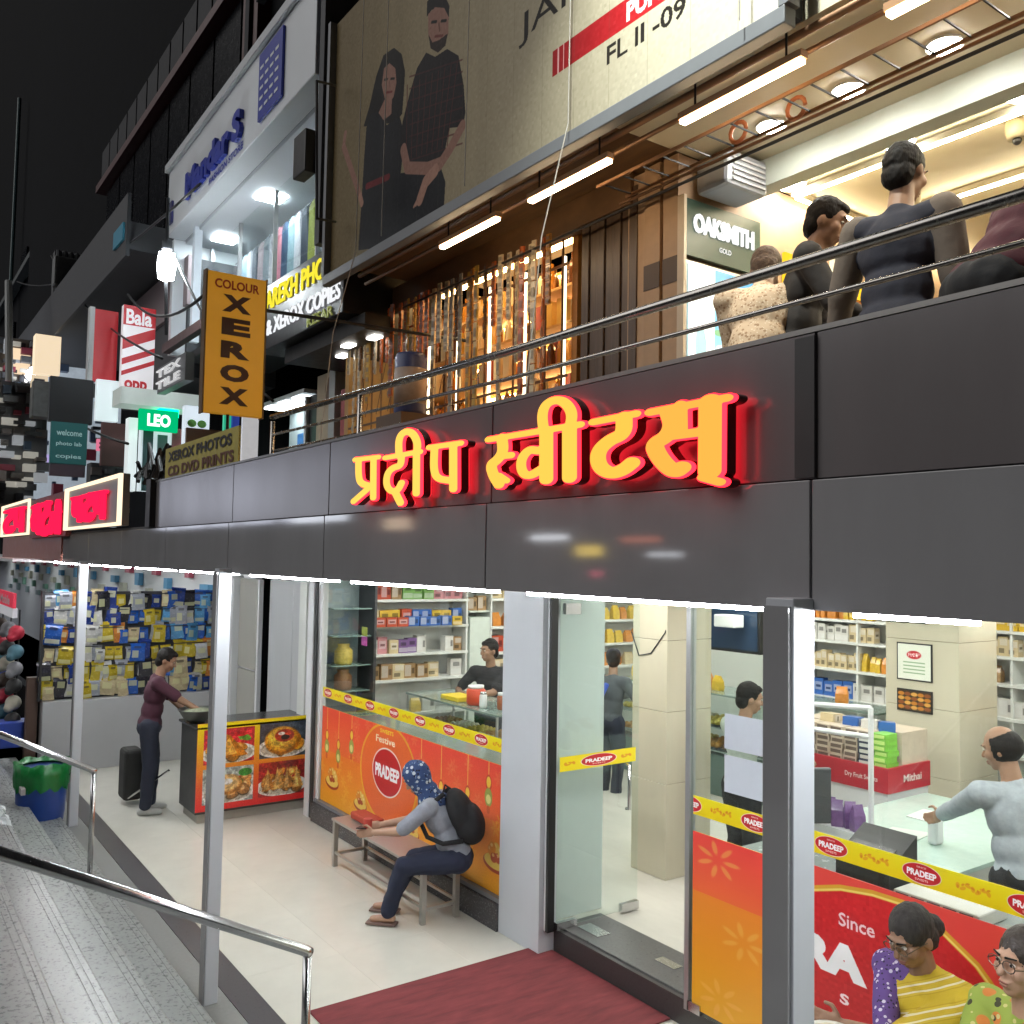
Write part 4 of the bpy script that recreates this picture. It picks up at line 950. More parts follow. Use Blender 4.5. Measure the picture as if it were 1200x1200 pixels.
# left window wall
shelf_unit('white shelf unit of colourful cartons behind the orange poster window', 'y', -9.5, 4.74, 6.13, .34, (.6, 1.0, 1.40, 1.70, 2.02, 2.33), 2.75, '+x', (4.76, 6.11))
w_ = 'on the %s shelf beside the left window'
stock('y', -9.5, 4.8, 6.08, 2.33, [('c', 0, 2), ('c', 8, 1), ('c', 3, 3), ('c', 5, 3)], w_ % 'highest')
stock('y', -9.5, 4.8, 6.05, 2.02, [('c', 9, 1), ('c', 1, 2), ('c', 0, 1), ('c', 2, 2), ('c', 1, 2), ('c', 2, 1)], w_ % 'second highest')
stock('y', -9.42, 4.8, 6.0, 2.02, [('c', 0, 3), ('c', 2, 4), ('c', 1, 1)], w_ % 'second highest', .06, .15)
stock('y', -9.5, 4.8, 6.08, 1.70, [('c', 7, 1), ('c', 5, 1), ('c', 9, 1), ('c', 6, 2), ('c', 7, 1), ('.', 0, 2), ('c', 7, 1), ('c', 8, 1)], w_ % 'middle')
stock('y', -9.5, 4.8, 6.08, 1.40, [('c', 8, 2), ('c', 9, 1), ('c', 8, 2), ('c', 9, 1), ('.', 0, 1), ('c', 7, 1)], w_ % 'fourth')
stock('y', -9.5, 4.8, 5.9, 1.0, [('.', 0, 3), ('b', 1, 1), ('c', 7, 1), ('.', 0, 1)], w_ % 'fifth')
shelf_unit('white shelf unit of red and orange packs left of the white pilaster', 'y', -9.5, 6.46, 7.9, .34, (1.0, 1.39, 1.66, 1.98, 2.33), 2.75, '+x', (6.47, 7.88))
w_ = 'on the %s shelf left of the white pilaster'
for z, it, nm in ((2.33, [('c', 9, 2), ('c', 1, 4), ('b', 3, 2)], 'highest'), (1.98, [('b', 4, 3), ('c', 0, 3), ('b', 1, 2)], 'second highest'), (1.66, [('c', 0, 3), ('b', 4, 4)], 'middle'), (1.39, [('c', 9, 2), ('c', 8, 2), ('b', 1, 2)], 'fourth')): stock('y', -9.5, 6.5, 7.85, z, it, w_ % nm)
MB().box(-9.88, -9.5, 6.15, 6.44, .166, 2.1).box(-9.88, -9.52, 6.15, 6.44, 2.16, 2.18).build('white_niche', [mat('pale_green_white', (.62, .68, .62), .45)], shop)
stock('y', -9.5, 6.16, 6.43, 2.18, [('c', 8, 2)], 'in the small niche above the shopkeeper')
shelf_unit('white shelf unit of yellow sweet packs seen through the doorway', 'y', -9.5, 8.0, 9.5, .34, (1.0, 1.39, 1.70, 2.02, 2.33), 2.75, '+x', (8.02, 9.48))
w_ = 'on the %s shelf seen through the doorway'
for z, it, nm in ((2.33, [('b', 3, 2), ('b', 1, 4), ('b', 4, 2)], 'highest'), (2.02, [('b', 1, 4), ('b', 4, 1), ('b', 1, 4)], 'second highest'), (1.70, [('c', 0, 2), ('b', 1, 2), ('b', 4, 4)], 'middle'), (1.39, [('b', 4, 3), ('b', 9, 3)], 'fourth')): stock('y', -9.5, 8.05, 9.45, z, it, w_ % nm)
# right back wall
shelf_unit('white shelf unit left of the noticed marble pillar at the back', 'x', 9.2, -7.0, -5.42, .34, (1.0, 1.3, 1.63, 1.95, 2.2), 2.75, '-y', (-6.98, -6.2, -5.44))
w_ = 'on the %s back shelf by the notice pillar'
for z, it, nm in ((2.2, [('c', 0, 1), ('b', 4, 3), ('b', 1, 3), ('.', 0, 1), ('b', 4, 3)], 'highest'), (1.95, [('c', 7, 4), ('c', 9, 2), ('.', 0, 1), ('b', 4, 2)], 'second highest'), (1.63, [('c', 9, 6), ('b', 1, 2), ('b', 4, 3)], 'middle'), (1.3, [('c', 2, 3), ('c', 7, 4)], 'lowest')): stock('x', 9.2, -6.95, -5.5, z, it, w_ % nm)
shelf_unit('long white shelf unit of snack bags behind the cash counter', 'x', 9.2, -5.35, -1.6, .34, (1.0, 1.35, 1.68, 1.95, 2.2), 2.75, '-y', (-5.33, -4.5, -3.1, -1.62))
w_ = 'on the %s back shelf behind the cashier'
for z, it, nm in ((2.2, [('c', 2, 1), ('c', 1, 4), ('c', 0, 3), ('c', 9, 5), ('b', 4, 6)], 'highest'), (1.95, [('c', 9, 5), ('.', 0, 1), ('b', 4, 3), ('b', 5, 2), ('b', 4, 3), ('b', 1, 5), ('b', 4, 2)], 'second highest'), (1.68, [('b', 8, 3), ('.', 0, 3), ('b', 9, 4), ('b', 4, 3), ('b', 9, 4)], 'middle'), (1.35, [('c', 7, 5), ('b', 4, 4), ('c', 9, 6)], 'lowest')): stock('x', 9.2, -5.28, -1.7, z, it, w_ % nm)

# glass display counters with trays of sweets
SWEETS = [mat('orange_sweets', (.6, .28, .06), .5, bump=.8, var=.3, scale=26), mat('yellow_sweets', (.66, .5, .1), .5, bump=.8, var=.3, scale=26), mat('white_sweets', (.7, .66, .56), .5, bump=.8, var=.2, scale=26), mat('brown_sweets', (.28, .13, .05), .5, bump=.8, var=.3, scale=26)]
GREENISH = mat('green_grey_counter', (.1, .15, .13), .3, var=.06)
def display(label, x0, x1, y0, y1, top=1.28):
    t = thing('display_counter', label, 'display counter', ((x0+x1)/2, (y0+y1)/2, .165), 'glass sweet counters')
    MB().box(x0, x1, y0, y1, .166, .62).build('base', [GREENISH], t, bevel=.004)
    MB().box(x0-.01, x1+.01, y0-.01, y1+.01, top, top+.02).build('top', [mat('counter_top_green', (.2, .27, .24), .12)], t)
    for x in (x0+.01, x1-.01):
        for y in (y0+.01, y1-.01): MB().box(x-.01, x+.01, y-.01, y+.01, .62, top).build('corner_post', [ALU], t)
    MB().box(x0+.02, x1-.02, y0, y0+.006, .63, top-.002).build('front_glass', [GLASSG], t); MB().box(x1-.006, x1, y0+.02, y1-.02, .63, top-.002).build('end_glass', [GLASSG], t)
    k = 0
    for z in (.66, .92):
        MB().box(x0+.02, x1-.02, y0+.04, y1-.03, z-.012, z-.002).build('glass_shelf', [mat('pale_shelf', (.55, .6, .57), .2)], t)
        nx = max(1, int((x1-x0)/.3)); ny = max(1, int((y1-y0)/.3))
        for i in range(nx):
            for j in range(ny):
                a = x0+.04+(x1-x0-.08)*i/nx; c = y0+.06+(y1-y0-.1)*j/ny; dx = (x1-x0-.08)/nx*.9; dy = (y1-y0-.1)/ny*.9
                o = MB().box(a, a+dx, c, c+dy, z, z+.03).build('tray', [STEEL], t)
                b = MB()
                for q in range(4):
                    for s in range(4): b.ell((a+dx*(.14+.24*q), c+dy*(.14+.24*s), z+.05), (dx*.13, dy*.13, .04), n=6)
                b.build('sweets', [SWEETS[(i*3+j*2+k) % 4]], o, smooth=True)
        k += 1
    return t
display('glass sweet counter beside the black shirted shopkeeper', -9.2, -7.4, 5.12, 5.75)
display('glass sweet counter along the left window under the yellow band', -9.1, -6.1, 4.35, 4.75, 1.12)
display('glass sweet counter at the back behind the pale green shirted man', -3.9, -1.6, 8.0, 8.6)
display('dark green glass counter seen through the doorway behind the capped customer', -9.0, -6.9, 8.1, 8.7, 1.3)
display('low glass counter at the back left of the notice pillar', -6.9, -5.3, 8.2, 8.7, 1.35)
for (nm, x, y, z, r, h, m, l, c) in (('orange_jar', -8.05, 5.3, 1.302, .1, .2, mat('orange_red_plastic', (.7, .07, .02), .35), 'bright orange red jar on the glass counter before the shopkeeper', 'jar'),
        ('honey_jar', -7.65, 5.35, 1.302, .05, .17, mat('honey', (.3, .08, .03), .2, coat=.6), 'brown honey jar right of the orange jar', 'jar'), ('white_jar', -7.84, 5.25, 1.302, .04, .16, WHITE, 'slim white jar between the orange jar and the honey jar', 'jar')):
    j = thing(nm, l, c, (x, y, z)); MB().lathe([(r*.85, 0), (r, .02), (r, h*.75), (r*.8, h*.85)], (x, y, z), 18).build('body', [m], j, smooth=True); MB().lathe([(r*.84, h*.85), (r*.84, h)], (x, y, z), 18).build('lid', [WHITE if nm != 'white_jar' else STEEL], j, smooth=True)
tag(MB().box(-8.6, -8.25, 5.2, 5.45, 1.302, 1.35).build('yellow_tray', [mat('yellow_plastic', (.75, .55, .02), .35)], bevel=.008), 'shallow yellow tray on the glass counter left of the orange jar', 'tray')
# glass corner cabinet left of the shelves
cc = thing('corner_glass_cabinet', 'narrow glass corner cabinet with jars at the left end of the window', 'cabinet', (-9.4, 4.45, .2))
MB().box(-9.72, -9.6, 4.2, 4.7, .166, 2.7).build('back', [mat('blue_grey_glass', (.4, .48, .5), .25)], cc); MB().box(-9.6, -9.2, 4.69, 4.72, .166, 2.7).build('dark_side', [mat('charcoal', (.05, .05, .055), .4)], cc)
for i, z in enumerate((1.35, 1.63, 1.95, 2.25)): MB().box(-9.59, -9.25, 4.22, 4.68, z-.012, z).build('glass_shelf', [mat('green_glass_edge', (.25, .36, .33), .15)], cc)
for z, m, l in ((1.63, SWEETS[1], 'jar of yellow savouries on the upper cabinet shelf'), (1.35, SWEETS[3], 'jar of brown savouries on the lower cabinet shelf')):
    tag(MB().lathe([(.09, 0), (.1, .02), (.1, .15), (.06, .19), (.07, .22)], (-9.4, 4.42, z+.001), 16).build('savoury_jar', [m], smooth=True), l, 'jar')
for z, c, l in ((2.0, (.5, .55, .1), 'yellow green price tag hanging in the window corner'), (1.9, (.7, .12, .5), 'pink price tag hanging below the yellow green tag')):
    tag(MB().box(-8.72, -8.6, 4.3, 4.305, z, z+.09).build('price_tag', [mat('tag_'+l[:4], c, .6)]), l, 'price tag')

# television bracket, wires on the pillar
tv = thing('wall_monitor', 'dark monitor on a bracket beside the marble pillar above the customers', 'monitor', (-6.4, 7.0, 2.2))
MB().box(-6.8, -5.75, 7.0, 7.06, 1.95, 2.4).build('casing', [BLACK], tv, bevel=.006); MB().box(-6.77, -5.78, 6.994, 6.999, 1.98, 2.37).build('screen', [mat('screen_glass', (.03, .05, .09), .08)], tv)
MB().box(-6.74, -6.4, 6.988, 6.993, 2.0, 2.16).build('lit_window', [lamp('screen_blue', (.18, .3, .55), .5)], tv)
MB().tube([(-6.3, 7.06, 2.3), (-6.3, 7.3, 2.6), (-6.3, 7.3, 2.83)], .02).build('bracket', [DARKM], tv)
tag(MB().box(-6.15, -5.9, 6.8, 6.95, 2.2, 2.32).build('white_router', [WHITE], bevel=.01), 'small white box with aerial fixed in front of the dark monitor', 'router')
tag(MB().tube([(-5.99, 5.57, 2.2), (-5.9, 5.575, 2.0), (-5.75, 5.575, 2.03), (-5.58, 5.575, 2.22), (-5.6, 5.7, 2.5)], .006, 6).build('loose_wire', [DARKM], smooth=True), 'loose black wire looping across the marble pillar by the door', 'wire')
# notices on the back pillar
def notice(x, z, w, h, m, l, y=7.84):
    t = thing('framed_notice', l, 'notice', (x, y, z)); poster('sheet', (x+.012, y, z+.012), (w-.024, 0, 0), (0, 0, h-.024), m, t, .006)
    MB().box(x, x+w, y-.003, y+.008, z, z+h).build('frame', [DARKM], t)
p = Print(60, 60, '#e2e6da'); p.ell(30, 18, 13, 7, '#c02028'); p.text('PRADEEP', 20, 15, 20, 6, '#ffffff'); [p.rect(10, 30+6*i, 50, 32+6*i, '#8fae8a') for i in range(4)]
notice(-4.86, 1.78, .34, .34, print_mat('white_notice', p, .5), 'white notice with a red oval emblem on the back pillar')
p = Print(60, 40, '#3a2a16'); [p.ell(6+12*(i % 5), 7+9*(i//5), 6, 4, ('#c07a22', '#8a4a18', '#d8a04a')[i % 3]) for i in range(20)]
notice(-4.86, 1.50, .34, .2, print_mat('brown_notice', p, .5), 'small brown picture of sweets below the white notice')
notice(-4.96, 2.3, .4, .28, mat('pale_certificate', (.5, .52, .44), .5), 'framed pale certificate high on the back pillar')

# cash counter group
cash = thing('cash_counter', 'cash counter with a pale green glass top in the right window', 'counter', (-3.3, 6, .165))
CT = mat('pale_green_top', (.5, .66, .6), .12)
MB().box(-4.2, -3.05, 5.5, 7.2, .166, .93).build('body', [mat('counter_white_laminate', (.5, .52, .5), .4)], cash, bevel=.005); MB().box(-4.23, -3.02, 5.47, 7.23, .93, .96).build('top', [CT], cash, bevel=.004)
desk = thing('billing_desk', 'low dark billing desk just inside the right window', 'desk', (-3.2, 4.8, .165))
MB().box(-4.0, -1.6, 4.5, 5.2, .166, .96).build('body', [mat('dark_desk', (.03, .035, .035), .35)], desk, bevel=.005); MB().box(-4.03, -1.57, 4.47, 5.23, .96, .985).build('top', [mat('grey_desk_top', (.25, .28, .27), .25)], desk)
# carton display with red skirt
cd = thing('carton_display_rack', 'display rack of stacked sweet cartons with a red lettered skirt', 'display rack', (-4.6, 7.0, .93))
X0, X1, Y0_, Y1_ = -5.25, -4.28, 6.75, 7.35
MB().box(X0, X1, Y0_+.02, Y1_, .166, 1.0).build('plinth', [WHITE], cd)
RS = mat('red_skirt', (.42, .02, .035), .35)
MB().box(X0-.02, X1+.02, Y0_-.01, Y0_+.015, 1.0, 1.2).build('skirt', [RS], cd); MB().box(X1+.0, X1+.02, Y0_+.016, Y1_, 1.0, 1.2).build('skirt', [RS], cd); MB().box(X0, X1-.002, Y0_+.016, Y1_, 1.16, 1.18).build('deck', [WHITE], cd)
PK = mat('pale_lettering', (.75, .6, .58), .5)
letter('lettering', 'Dairy Fresh', (X0+.05, Y0_-.011, 1.08), (.26, 0, 0), (0, 0, .06), PK, cd); letter('lettering', 'Dry Fruit Sweets', (X0+.6, Y0_-.011, 1.07), (.3, 0, 0), (0, 0, .05), PK, cd); letter('lettering', 'Mithai', (X1+.021, Y0_+.2, 1.07), (0, .26, 0), (0, 0, .06), PK, cd)
b1 = MB().box(-.06, .06, -.08, .08, 0, .045).box(-.05, .05, -.0815, -.0802, .008, .036, 1).mesh('sweet_carton', [mat('pale_carton', (.55, .46, .36), .45, var=.1), mat('dark_print', (.14, .1, .08), .5)])
b2 = MB().box(-.06, .06, -.08, .08, 0, .045).box(-.05, .05, -.0815, -.0802, .008, .036, 1).mesh('sweet_carton', [mat('navy_carton', (.03, .04, .08), .45, var=.1), mat('pale_print', (.6, .6, .55), .5)])
b3 = MB().box(-.06, .06, -.08, .08, 0, .045).box(-.05, .05, -.0815, -.0802, .008, .036, 1).mesh('sweet_carton', [mat('lime_carton', (.2, .5, .06), .45, var=.1), mat('lime_print', (.5, .7, .2), .5)])
for i in range(7):
    for j in range(6):
        k = b2 if i == 5 and j < 5 else b3 if i == 6 else b1; nm = 'navy' if k is b2 else 'lime green' if k is b3 else 'pale'
        o = link('sweet_carton', k); o.location = (X0+.08+.135*i+RND.uniform(-.008, .008), Y0_+.11+RND.uniform(-.01, .01), 1.181+.0465*j); o.rotation_euler = (0, 0, RND.uniform(-.05, .05))
        tag(o, '%s flat sweet carton, %s up in the %s stack of the red skirted rack' % (nm, ORD(j), ORD(i)), 'carton', nm+' cartons stacked on the red skirted rack')
for i, (x, c, l) in enumerate(((-4.95, 9, 'cream'), (-4.75, 2, 'blue'), (-4.6, 7, 'white'), (-4.47, 2, 'blue'))):
    o = link('carton', CM[c]); o.location = (x, Y0_+.3, 1.48); o.rotation_euler = (1.5, 0, .2*i); o.scale = (1, .8, .7); tag(o, '%s carton lying on top of the stacked rack, %s from the left' % (l, ORD(i)), 'carton', l+' cartons lying on the stacked rack')
MB().box(X0, X1, Y0_+.22, Y1_-.01, 1.182, 1.46).build('inner_stack', [MATS['pale_carton']], cd)
# white frame stand, purple packs, printer, payment machine, monitor
wf = thing('white_frame_stand', 'white metal frame stand before the stacked carton rack', 'stand', (-3.9, 5.5, .96))
for a, b in (((-4.12, 5.5, 1.0), (-4.12, 5.5, 1.83)), ((-3.6, 5.5, 1.0), (-3.6, 5.5, 1.87)), ((-4.12, 5.5, 1.83), (-3.6, 5.5, 1.87)), ((-4.12, 5.5, 1.66), (-3.6, 5.5, 1.68))): MB().tube([a, b], .018, 8).build('bar', [WHITE], wf)
for i in range(5):
    o = link('sweet_bag', GM[6]); o.location = (-3.88+.075*i, 5.32+.03*(i % 2), 1.10+.0*(i)); o.rotation_euler = (0, 0, .3*i); o.scale = (.7, .7, .85); tag(o, 'purple sachet bag, %s from the left in the bunch on the white frame stand' % ORD(i), 'bag', 'purple bags on the white frame stand')
MB().box(-3.95, -3.5, 5.26, 5.42, .985, 1.098).build('tray', [WHITE], wf)
mo = thing('billing_monitor', 'grey backed billing monitor turned edge on beside the thick column', 'monitor', (-3.75, 5.0, .985))
MB().slab((-3.93, 4.92, 1.12), (.20, .34, 0), (-.03, .02, 0), (0, 0, .36)).build('screen', [mat('dark_grey_plastic', (.07, .075, .08), .4)], mo, bevel=.01); MB().tube([(-3.85, 5.08, .985), (-3.85, 5.08, 1.2)], .03).build('stand', [BLACK], mo); MB().lathe([(.12, .986), (.12, 1.0)], (-3.85, 5.08, 0), 16).build('foot', [BLACK], mo)
pm = thing('receipt_printer', 'black receipt printer with a slanted lid on the billing desk', 'printer', (-3.15, 4.85, .985))
b = MB(); k = [(-3.32, 4.72), (-2.98, 4.72), (-2.98, 5.0), (-3.32, 5.0)]
b.face([(*k[i], .986) for i in (3, 2, 1, 0)]); T = [(-3.32, 4.72, 1.12), (-2.98, 4.72, 1.12), (-2.98, 5.0, 1.27), (-3.32, 5.0, 1.27)]; b.face(T)
for i in range(4): j = (i+1) % 4; b.face([(*k[i], .986), (*k[j], .986), T[j], T[i]])
b.build('body', [BLACK], pm, bevel=.015); MB().slab((-3.28, 4.76, 1.146), (.26, 0, 0), (0, .1, .0535), (0, -.002, .004)).build('lid', [mat('dark_grey_lid', (.05, .05, .05), .25)], pm)
cb = thing('coin_tray', 'white tray of coins and cards right of the black printer', 'tray', (-2.75, 4.8, .985))
MB().box(-2.92, -2.45, 4.66, 4.95, .986, 1.06).build('body', [mat('pale_tray', (.5, .5, .46), .5)], cb, bevel=.01)
for i in range(5): MB().box(-2.9+.088*i, -2.83+.088*i, 4.655, 4.66, 1.0, 1.05).build('slot', [DARKM], cb)
tag(MB().box(-3.45, -3.38, 5.9, 6.0, .961, 1.15).build('white_bottle', [WHITE], bevel=.02), 'white bottle standing on the pale green counter top before the red skirt', 'bottle')
th = thing('black_register', 'black cash register on the back counter behind the cashier', 'cash register', (-3.6, 8.15, 1.3))
MB().box(-3.6, -3.2, 8.1, 8.4, 1.3, 1.65).build('screen', [mat('register_black', (.03, .032, .034), .35)], th, bevel=.01); MB().box(-3.55, -3.35, 8.02, 8.1, 1.3, 1.55).build('keypad', [mat('register_grey', (.12, .13, .13), .4)], th)
tag(MB().box(-3.1, -2.85, 8.1, 8.3, 1.3, 1.42).build('orange_carton', [mat('orange_carton_flat', (.75, .12, .03), .4)], bevel=.005), 'bright orange carton right of the black cash register', 'carton')

# trays and packs standing on the sweet counters
k = 0
for (x0, x1, y, z, nm) in ((-3.85, -2.0, 8.25, 1.302, 'back cashier counter'), (-8.9, -7.0, 8.35, 1.322, 'dark green doorway counter'), (-6.8, -5.4, 8.4, 1.372, 'low pillar counter')):
    n = int((x1-x0)/.24)
    for i in range(n):
        if RND.random() < .2: continue
        o = link('sweet_bag', GM[RND.choice((1, 4, 9, 8, 1, 4))]); o.location = (x0+.24*i, y+RND.uniform(-.08, .08), z); o.rotation_euler = (0, 0, RND.uniform(-.5, .5)); o.scale = (1.1, 1, RND.uniform(.6, 1.1))
        tag(o, '%s sweet bag, %s from the left on top of the %s' % (o.data.materials[0].name.split('_')[0], ORD(i), nm), 'bag', 'sweet bags on the '+nm)
for i, (x, y, c) in enumerate(((-3.9, 6.4, (.6, .62, .6)), (-3.35, 6.7, (.55, .2, .3)), (-3.75, 5.75, (.5, .55, .5)))):
    tag(MB().slab((x, y, .962), (.24, .05*i, 0), (-.04, .3, 0), (0, 0, .006)).build('paper_sheet', [mat('counter_paper_%d' % i, c, .7)]), ('pale paper sheet', 'pink paper sheet', 'grey green paper sheet')[i]+' lying on the pale cash counter', 'paper')
# ================================================================== PEOPLE
def fuse(name, b, m, vox, parent, smooth_n=3, cut=None, fac=.5, fold=0, fscale=.1):
    """grow one continuous surface over the shapes collected in b"""
    me = b.mesh(name, [m]); o = bpy.data.objects.new(name, me); COL.objects.link(o)
    r = o.modifiers.new('r', 'REMESH'); r.mode = 'VOXEL'; r.voxel_size = vox
    if smooth_n: q = o.modifiers.new('s', 'SMOOTH'); q.iterations = smooth_n; q.factor = fac
    if fold:
        d_ = o.modifiers.new('d', 'DISPLACE'); d_.strength = fold; d_.mid_level = .32; d_.texture = folds(fscale)
    dg = bpy.context.evaluated_depsgraph_get(); nm = bpy.data.meshes.new_from_object(o.evaluated_get(dg)); bpy.data.objects.remove(o)
    if cut:
        bm = bmesh.new(); bm.from_mesh(nm); bmesh.ops.delete(bm, geom=[v for v in bm.verts if cut(v.co)], context='VERTS'); bm.to_mesh(nm); bm.free()
    nm.materials.clear(); nm.materials.append(m); nm.name = name
    for p in nm.polygons: p.use_smooth = True
    return link(name, nm, parent)
def folds(sc_):
    k = 'cloth_folds_%g' % sc_
    if k not in bpy.data.textures:
        t = bpy.data.textures.new(k, 'CLOUDS'); t.noise_scale = sc_; t.noise_depth = 2
    return bpy.data.textures[k]
def ik(a, c, l1, l2, pole):
    a, c, pole = Vector(a), Vector(c), Vector(pole); d = c-a; L = min(d.length, (l1+l2)*.998); u = d.normalized(); c = a+u*L
    x = (l1*l1-l2*l2+L*L)/(2*L); h = math.sqrt(max(0, l1*l1-x*x)); pp = pole-u*pole.dot(u)
    pp = pp.normalized() if pp.length > 1e-5 else u.orthogonal().normalized()
    return a+u*x+pp*h, c
SKIN = mat('brown_skin', (.32, .18, .11), .5, var=.05, scale=30, bump=.03); SKIN2 = mat('light_brown_skin', (.47, .28, .19), .5, var=.05, scale=30, bump=.03)
HAIRM = mat('black_hair', (.010, .008, .007), .6, spec=.2, bump=.6, var=.3, scale=60, stretch=(1, 1, .15)); GREYH = mat('greying_hair', (.035, .031, .029), .6, spec=.2, bump=.6, var=.8, scale=50, stretch=(1, 1, .2))
def person(label, pelvis, yaw_deg, lean=4, s=1.0, hands=(None, None), feet=(None, None), head_yaw=0, head_pitch=0, skin=SKIN, top=None, sleeve=.5, bottom=None, hair=HAIRM, hair_long=0, scarf=None,
           shoe=None, wide=1.0, vox=.011, fvox=.006, glasses=False, cap_=None, tunic=0, bald=False, seated=False, group=None, elbow_out=.6, side_lean=0, lower=True, hand_close=.9):
    P = Vector(pelvis); ya = R(yaw_deg); f = Vector((math.cos(ya), math.sin(ya), 0)); l = Vector((-f.y, f.x, 0)); z = Vector((0, 0, 1))
    t = (z*math.cos(R(lean))+f*math.sin(R(lean))+l*math.sin(R(side_lean))).normalized(); tf = (f-t*f.dot(t)).normalized()
    T = thing('person', label, 'person', (P.x, P.y, 0 if P.z < 2 else 3.04), group)
    B = Matrix((tf, l, t)).transposed()                       # torso frame: x forward, y left, z up
    neck = P+t*.50*s; chest = P+t*.33*s; waist = P+t*.14*s
    hy = R(head_yaw); hp = R(head_pitch)
    hf0 = (f*math.cos(hy)+l*math.sin(hy)); hl = z.cross(hf0).normalized(); hf = (hf0*math.cos(hp)-z*math.sin(hp)).normalized(); hz = hf.cross(hl).normalized()
    HB = Matrix((hf, hl, hz)).transposed(); hd = neck+t*.07*s+hz*.125*s+hf*.025*s
    sh = [neck-t*.055*s+l*(sgn*.185*s*wide) for sgn in (1, -1)]; hip = [P+l*(sgn*.088*s*wide)-t*.02*s for sgn in (1, -1)]
    el, wr, hdir = [], [], []
    for i, sgn in enumerate((1, -1)):
        h = hands[i]
        h = Vector(h) if h is not None else sh[i]-z*.52*s+l*(sgn*.06*s)+f*.06*s
        e, w = ik(sh[i], h, .285*s, .25*s, -f*.7+l*sgn*elbow_out-z*.5); el.append(e); wr.append(w); hdir.append((w-e).normalized())
    kn, an = [], []
    for i, sgn in enumerate((1, -1)):
        q = feet[i]; q = Vector(q) if q is not None else hip[i]-z*(.836*s)
        k, a = ik(hip[i], q, .42*s, .42*s, f+l*sgn*.15); kn.append(k); an.append(a)
    # one continuous body
    b = MB(); SM = Matrix.Identity(3)
    b.ell(chest, (.105*s, .155*s*wide, .17*s), B); b.ell(waist, (.095*s, .135*s*wide, .14*s), B); b.ell(P, (.11*s, .155*s*wide, .12*s), B)
    b.cap(neck-t*.06*s, hd-hz*.06*s-hf*.015*s, .062*s, .052*s)
    b.ell(hd+hz*.02*s-hf*.012*s, (.098*s, .076*s, .105*s), HB, 16); b.ell(hd-hz*.045*s+hf*.02*s, (.068*s, .058*s, .075*s), HB, 14); b.ell(hd-hz*.095*s+hf*.052*s, (.028*s, .03*s, .022*s), HB)
    b.cap(hd+hf*.083*s+hz*.015*s, hd+hf*.106*s-hz*.027*s, .009*s, .0145*s, 8)                                  # nose
    b.ell(hd+hf*.086*s-hz*.062*s, (.012*s, .026*s, .008*s), HB, 8); b.ell(hd+hf*.084*s-hz*.075*s, (.013*s, .022*s, .008*s), HB, 8)   # lips
    b.ell(hd+hf*.082*s+hz*.03*s, (.014*s, .055*s, .012*s), HB, 10)                                           # brow
    for sgn in (1, -1):
        b.ell(hd+hl*sgn*.078*s-hf*.012*s-hz*.012*s, (.02*s, .011*s, .032*s), HB, 8); b.ell(hd+hl*sgn*.042*s+hf*.058*s-hz*.025*s, (.03*s, .025*s, .028*s), HB, 8)
    for i, sgn in enumerate((1, -1)):
        b.cap(neck-t*.05*s, sh[i], .06*s, .062*s); b.cap(sh[i], el[i], .05*s, .04*s); b.cap(el[i], wr[i], .04*s, .027*s)
        d = hdir[i]; pal = wr[i]+d*.055*s; side = d.cross(l*sgn if abs(d.dot(l)) < .9 else z).normalized()   # across the palm
        if side.dot(f) < 0 and abs(side.dot(f)) > .2: side = -side
        nrm = d.cross(side).normalized()
        if nrm.z > 0: nrm = -nrm
        HM = Matrix((d, side, nrm)).transposed(); b.ell(pal, (.055*s, .04*s, .018*s), HM, 10)
        for j, (o_, L) in enumerate(((.03, .07), (.011, .08), (-.009, .074), (-.028, .056))):                  # fingers
            p0 = wr[i]+d*.09*s+side*o_*s; p1 = p0+(d*math.cos(hand_close*.5)+nrm*math.sin(hand_close*.5))*L*.5*s; p2 = p1+(d*math.cos(hand_close*1.2)+nrm*math.sin(hand_close*1.2))*L*.5*s
            b.cap(p0-d*.02*s, p1, .0098*s, .009*s, 7); b.cap(p1, p2, .009*s, .0075*s, 7)
        p0 = wr[i]+d*.035*s+side*.034*s; p1 = p0+(d*.6+side*.7+nrm*.3).normalized()*.04*s; b.cap(p0, p1, .012*s, .0105*s, 7); b.cap(p1, p1+(d*.9+nrm*.4).normalized()*.032*s, .0105*s, .0085*s, 7)
        if lower:
            b.cap(hip[i], kn[i], .085*s, .058*s); b.cap(kn[i], an[i], .055*s, .037*s)
            b.cap(an[i]-z*.035*s-f*.03*s, an[i]-z*.052*s+f*.13*s, .036*s, .026*s)
    fuse('body', b, skin, fvox if True else vox, T, 3)
    # clothes
    if top:
        b = MB(); g = .014
        b.ell(chest, (.118*s, .168*s*wide, .185*s), B); b.ell(waist, (.112*s, .15*s*wide, .16*s), B); b.ell(P+t*.01*s, (.125*s, .168*s*wide, (.11+tunic*.4)*s), B)
        if tunic and not seated: b.cap(P, P-z*tunic*s, .13*s, .16*s, 14)
        b.cap(neck-t*.07*s, neck-t*.018*s, .085*s, .066*s)
        for i, sgn in enumerate((1, -1)):
            b.cap(neck-t*.065*s, sh[i], .07*s, .073*s)
            if sleeve <= .5: b.cap(sh[i], sh[i].lerp(el[i], sleeve*1.9), .066*s, .06*s)
            else: b.cap(sh[i], el[i], .066*s, .055*s); b.cap(el[i], el[i].lerp(wr[i], (sleeve-.5)*1.9), .054*s, .044*s)
        fuse('shirt', b, top, vox, T, 3, fold=.018, fscale=.16)
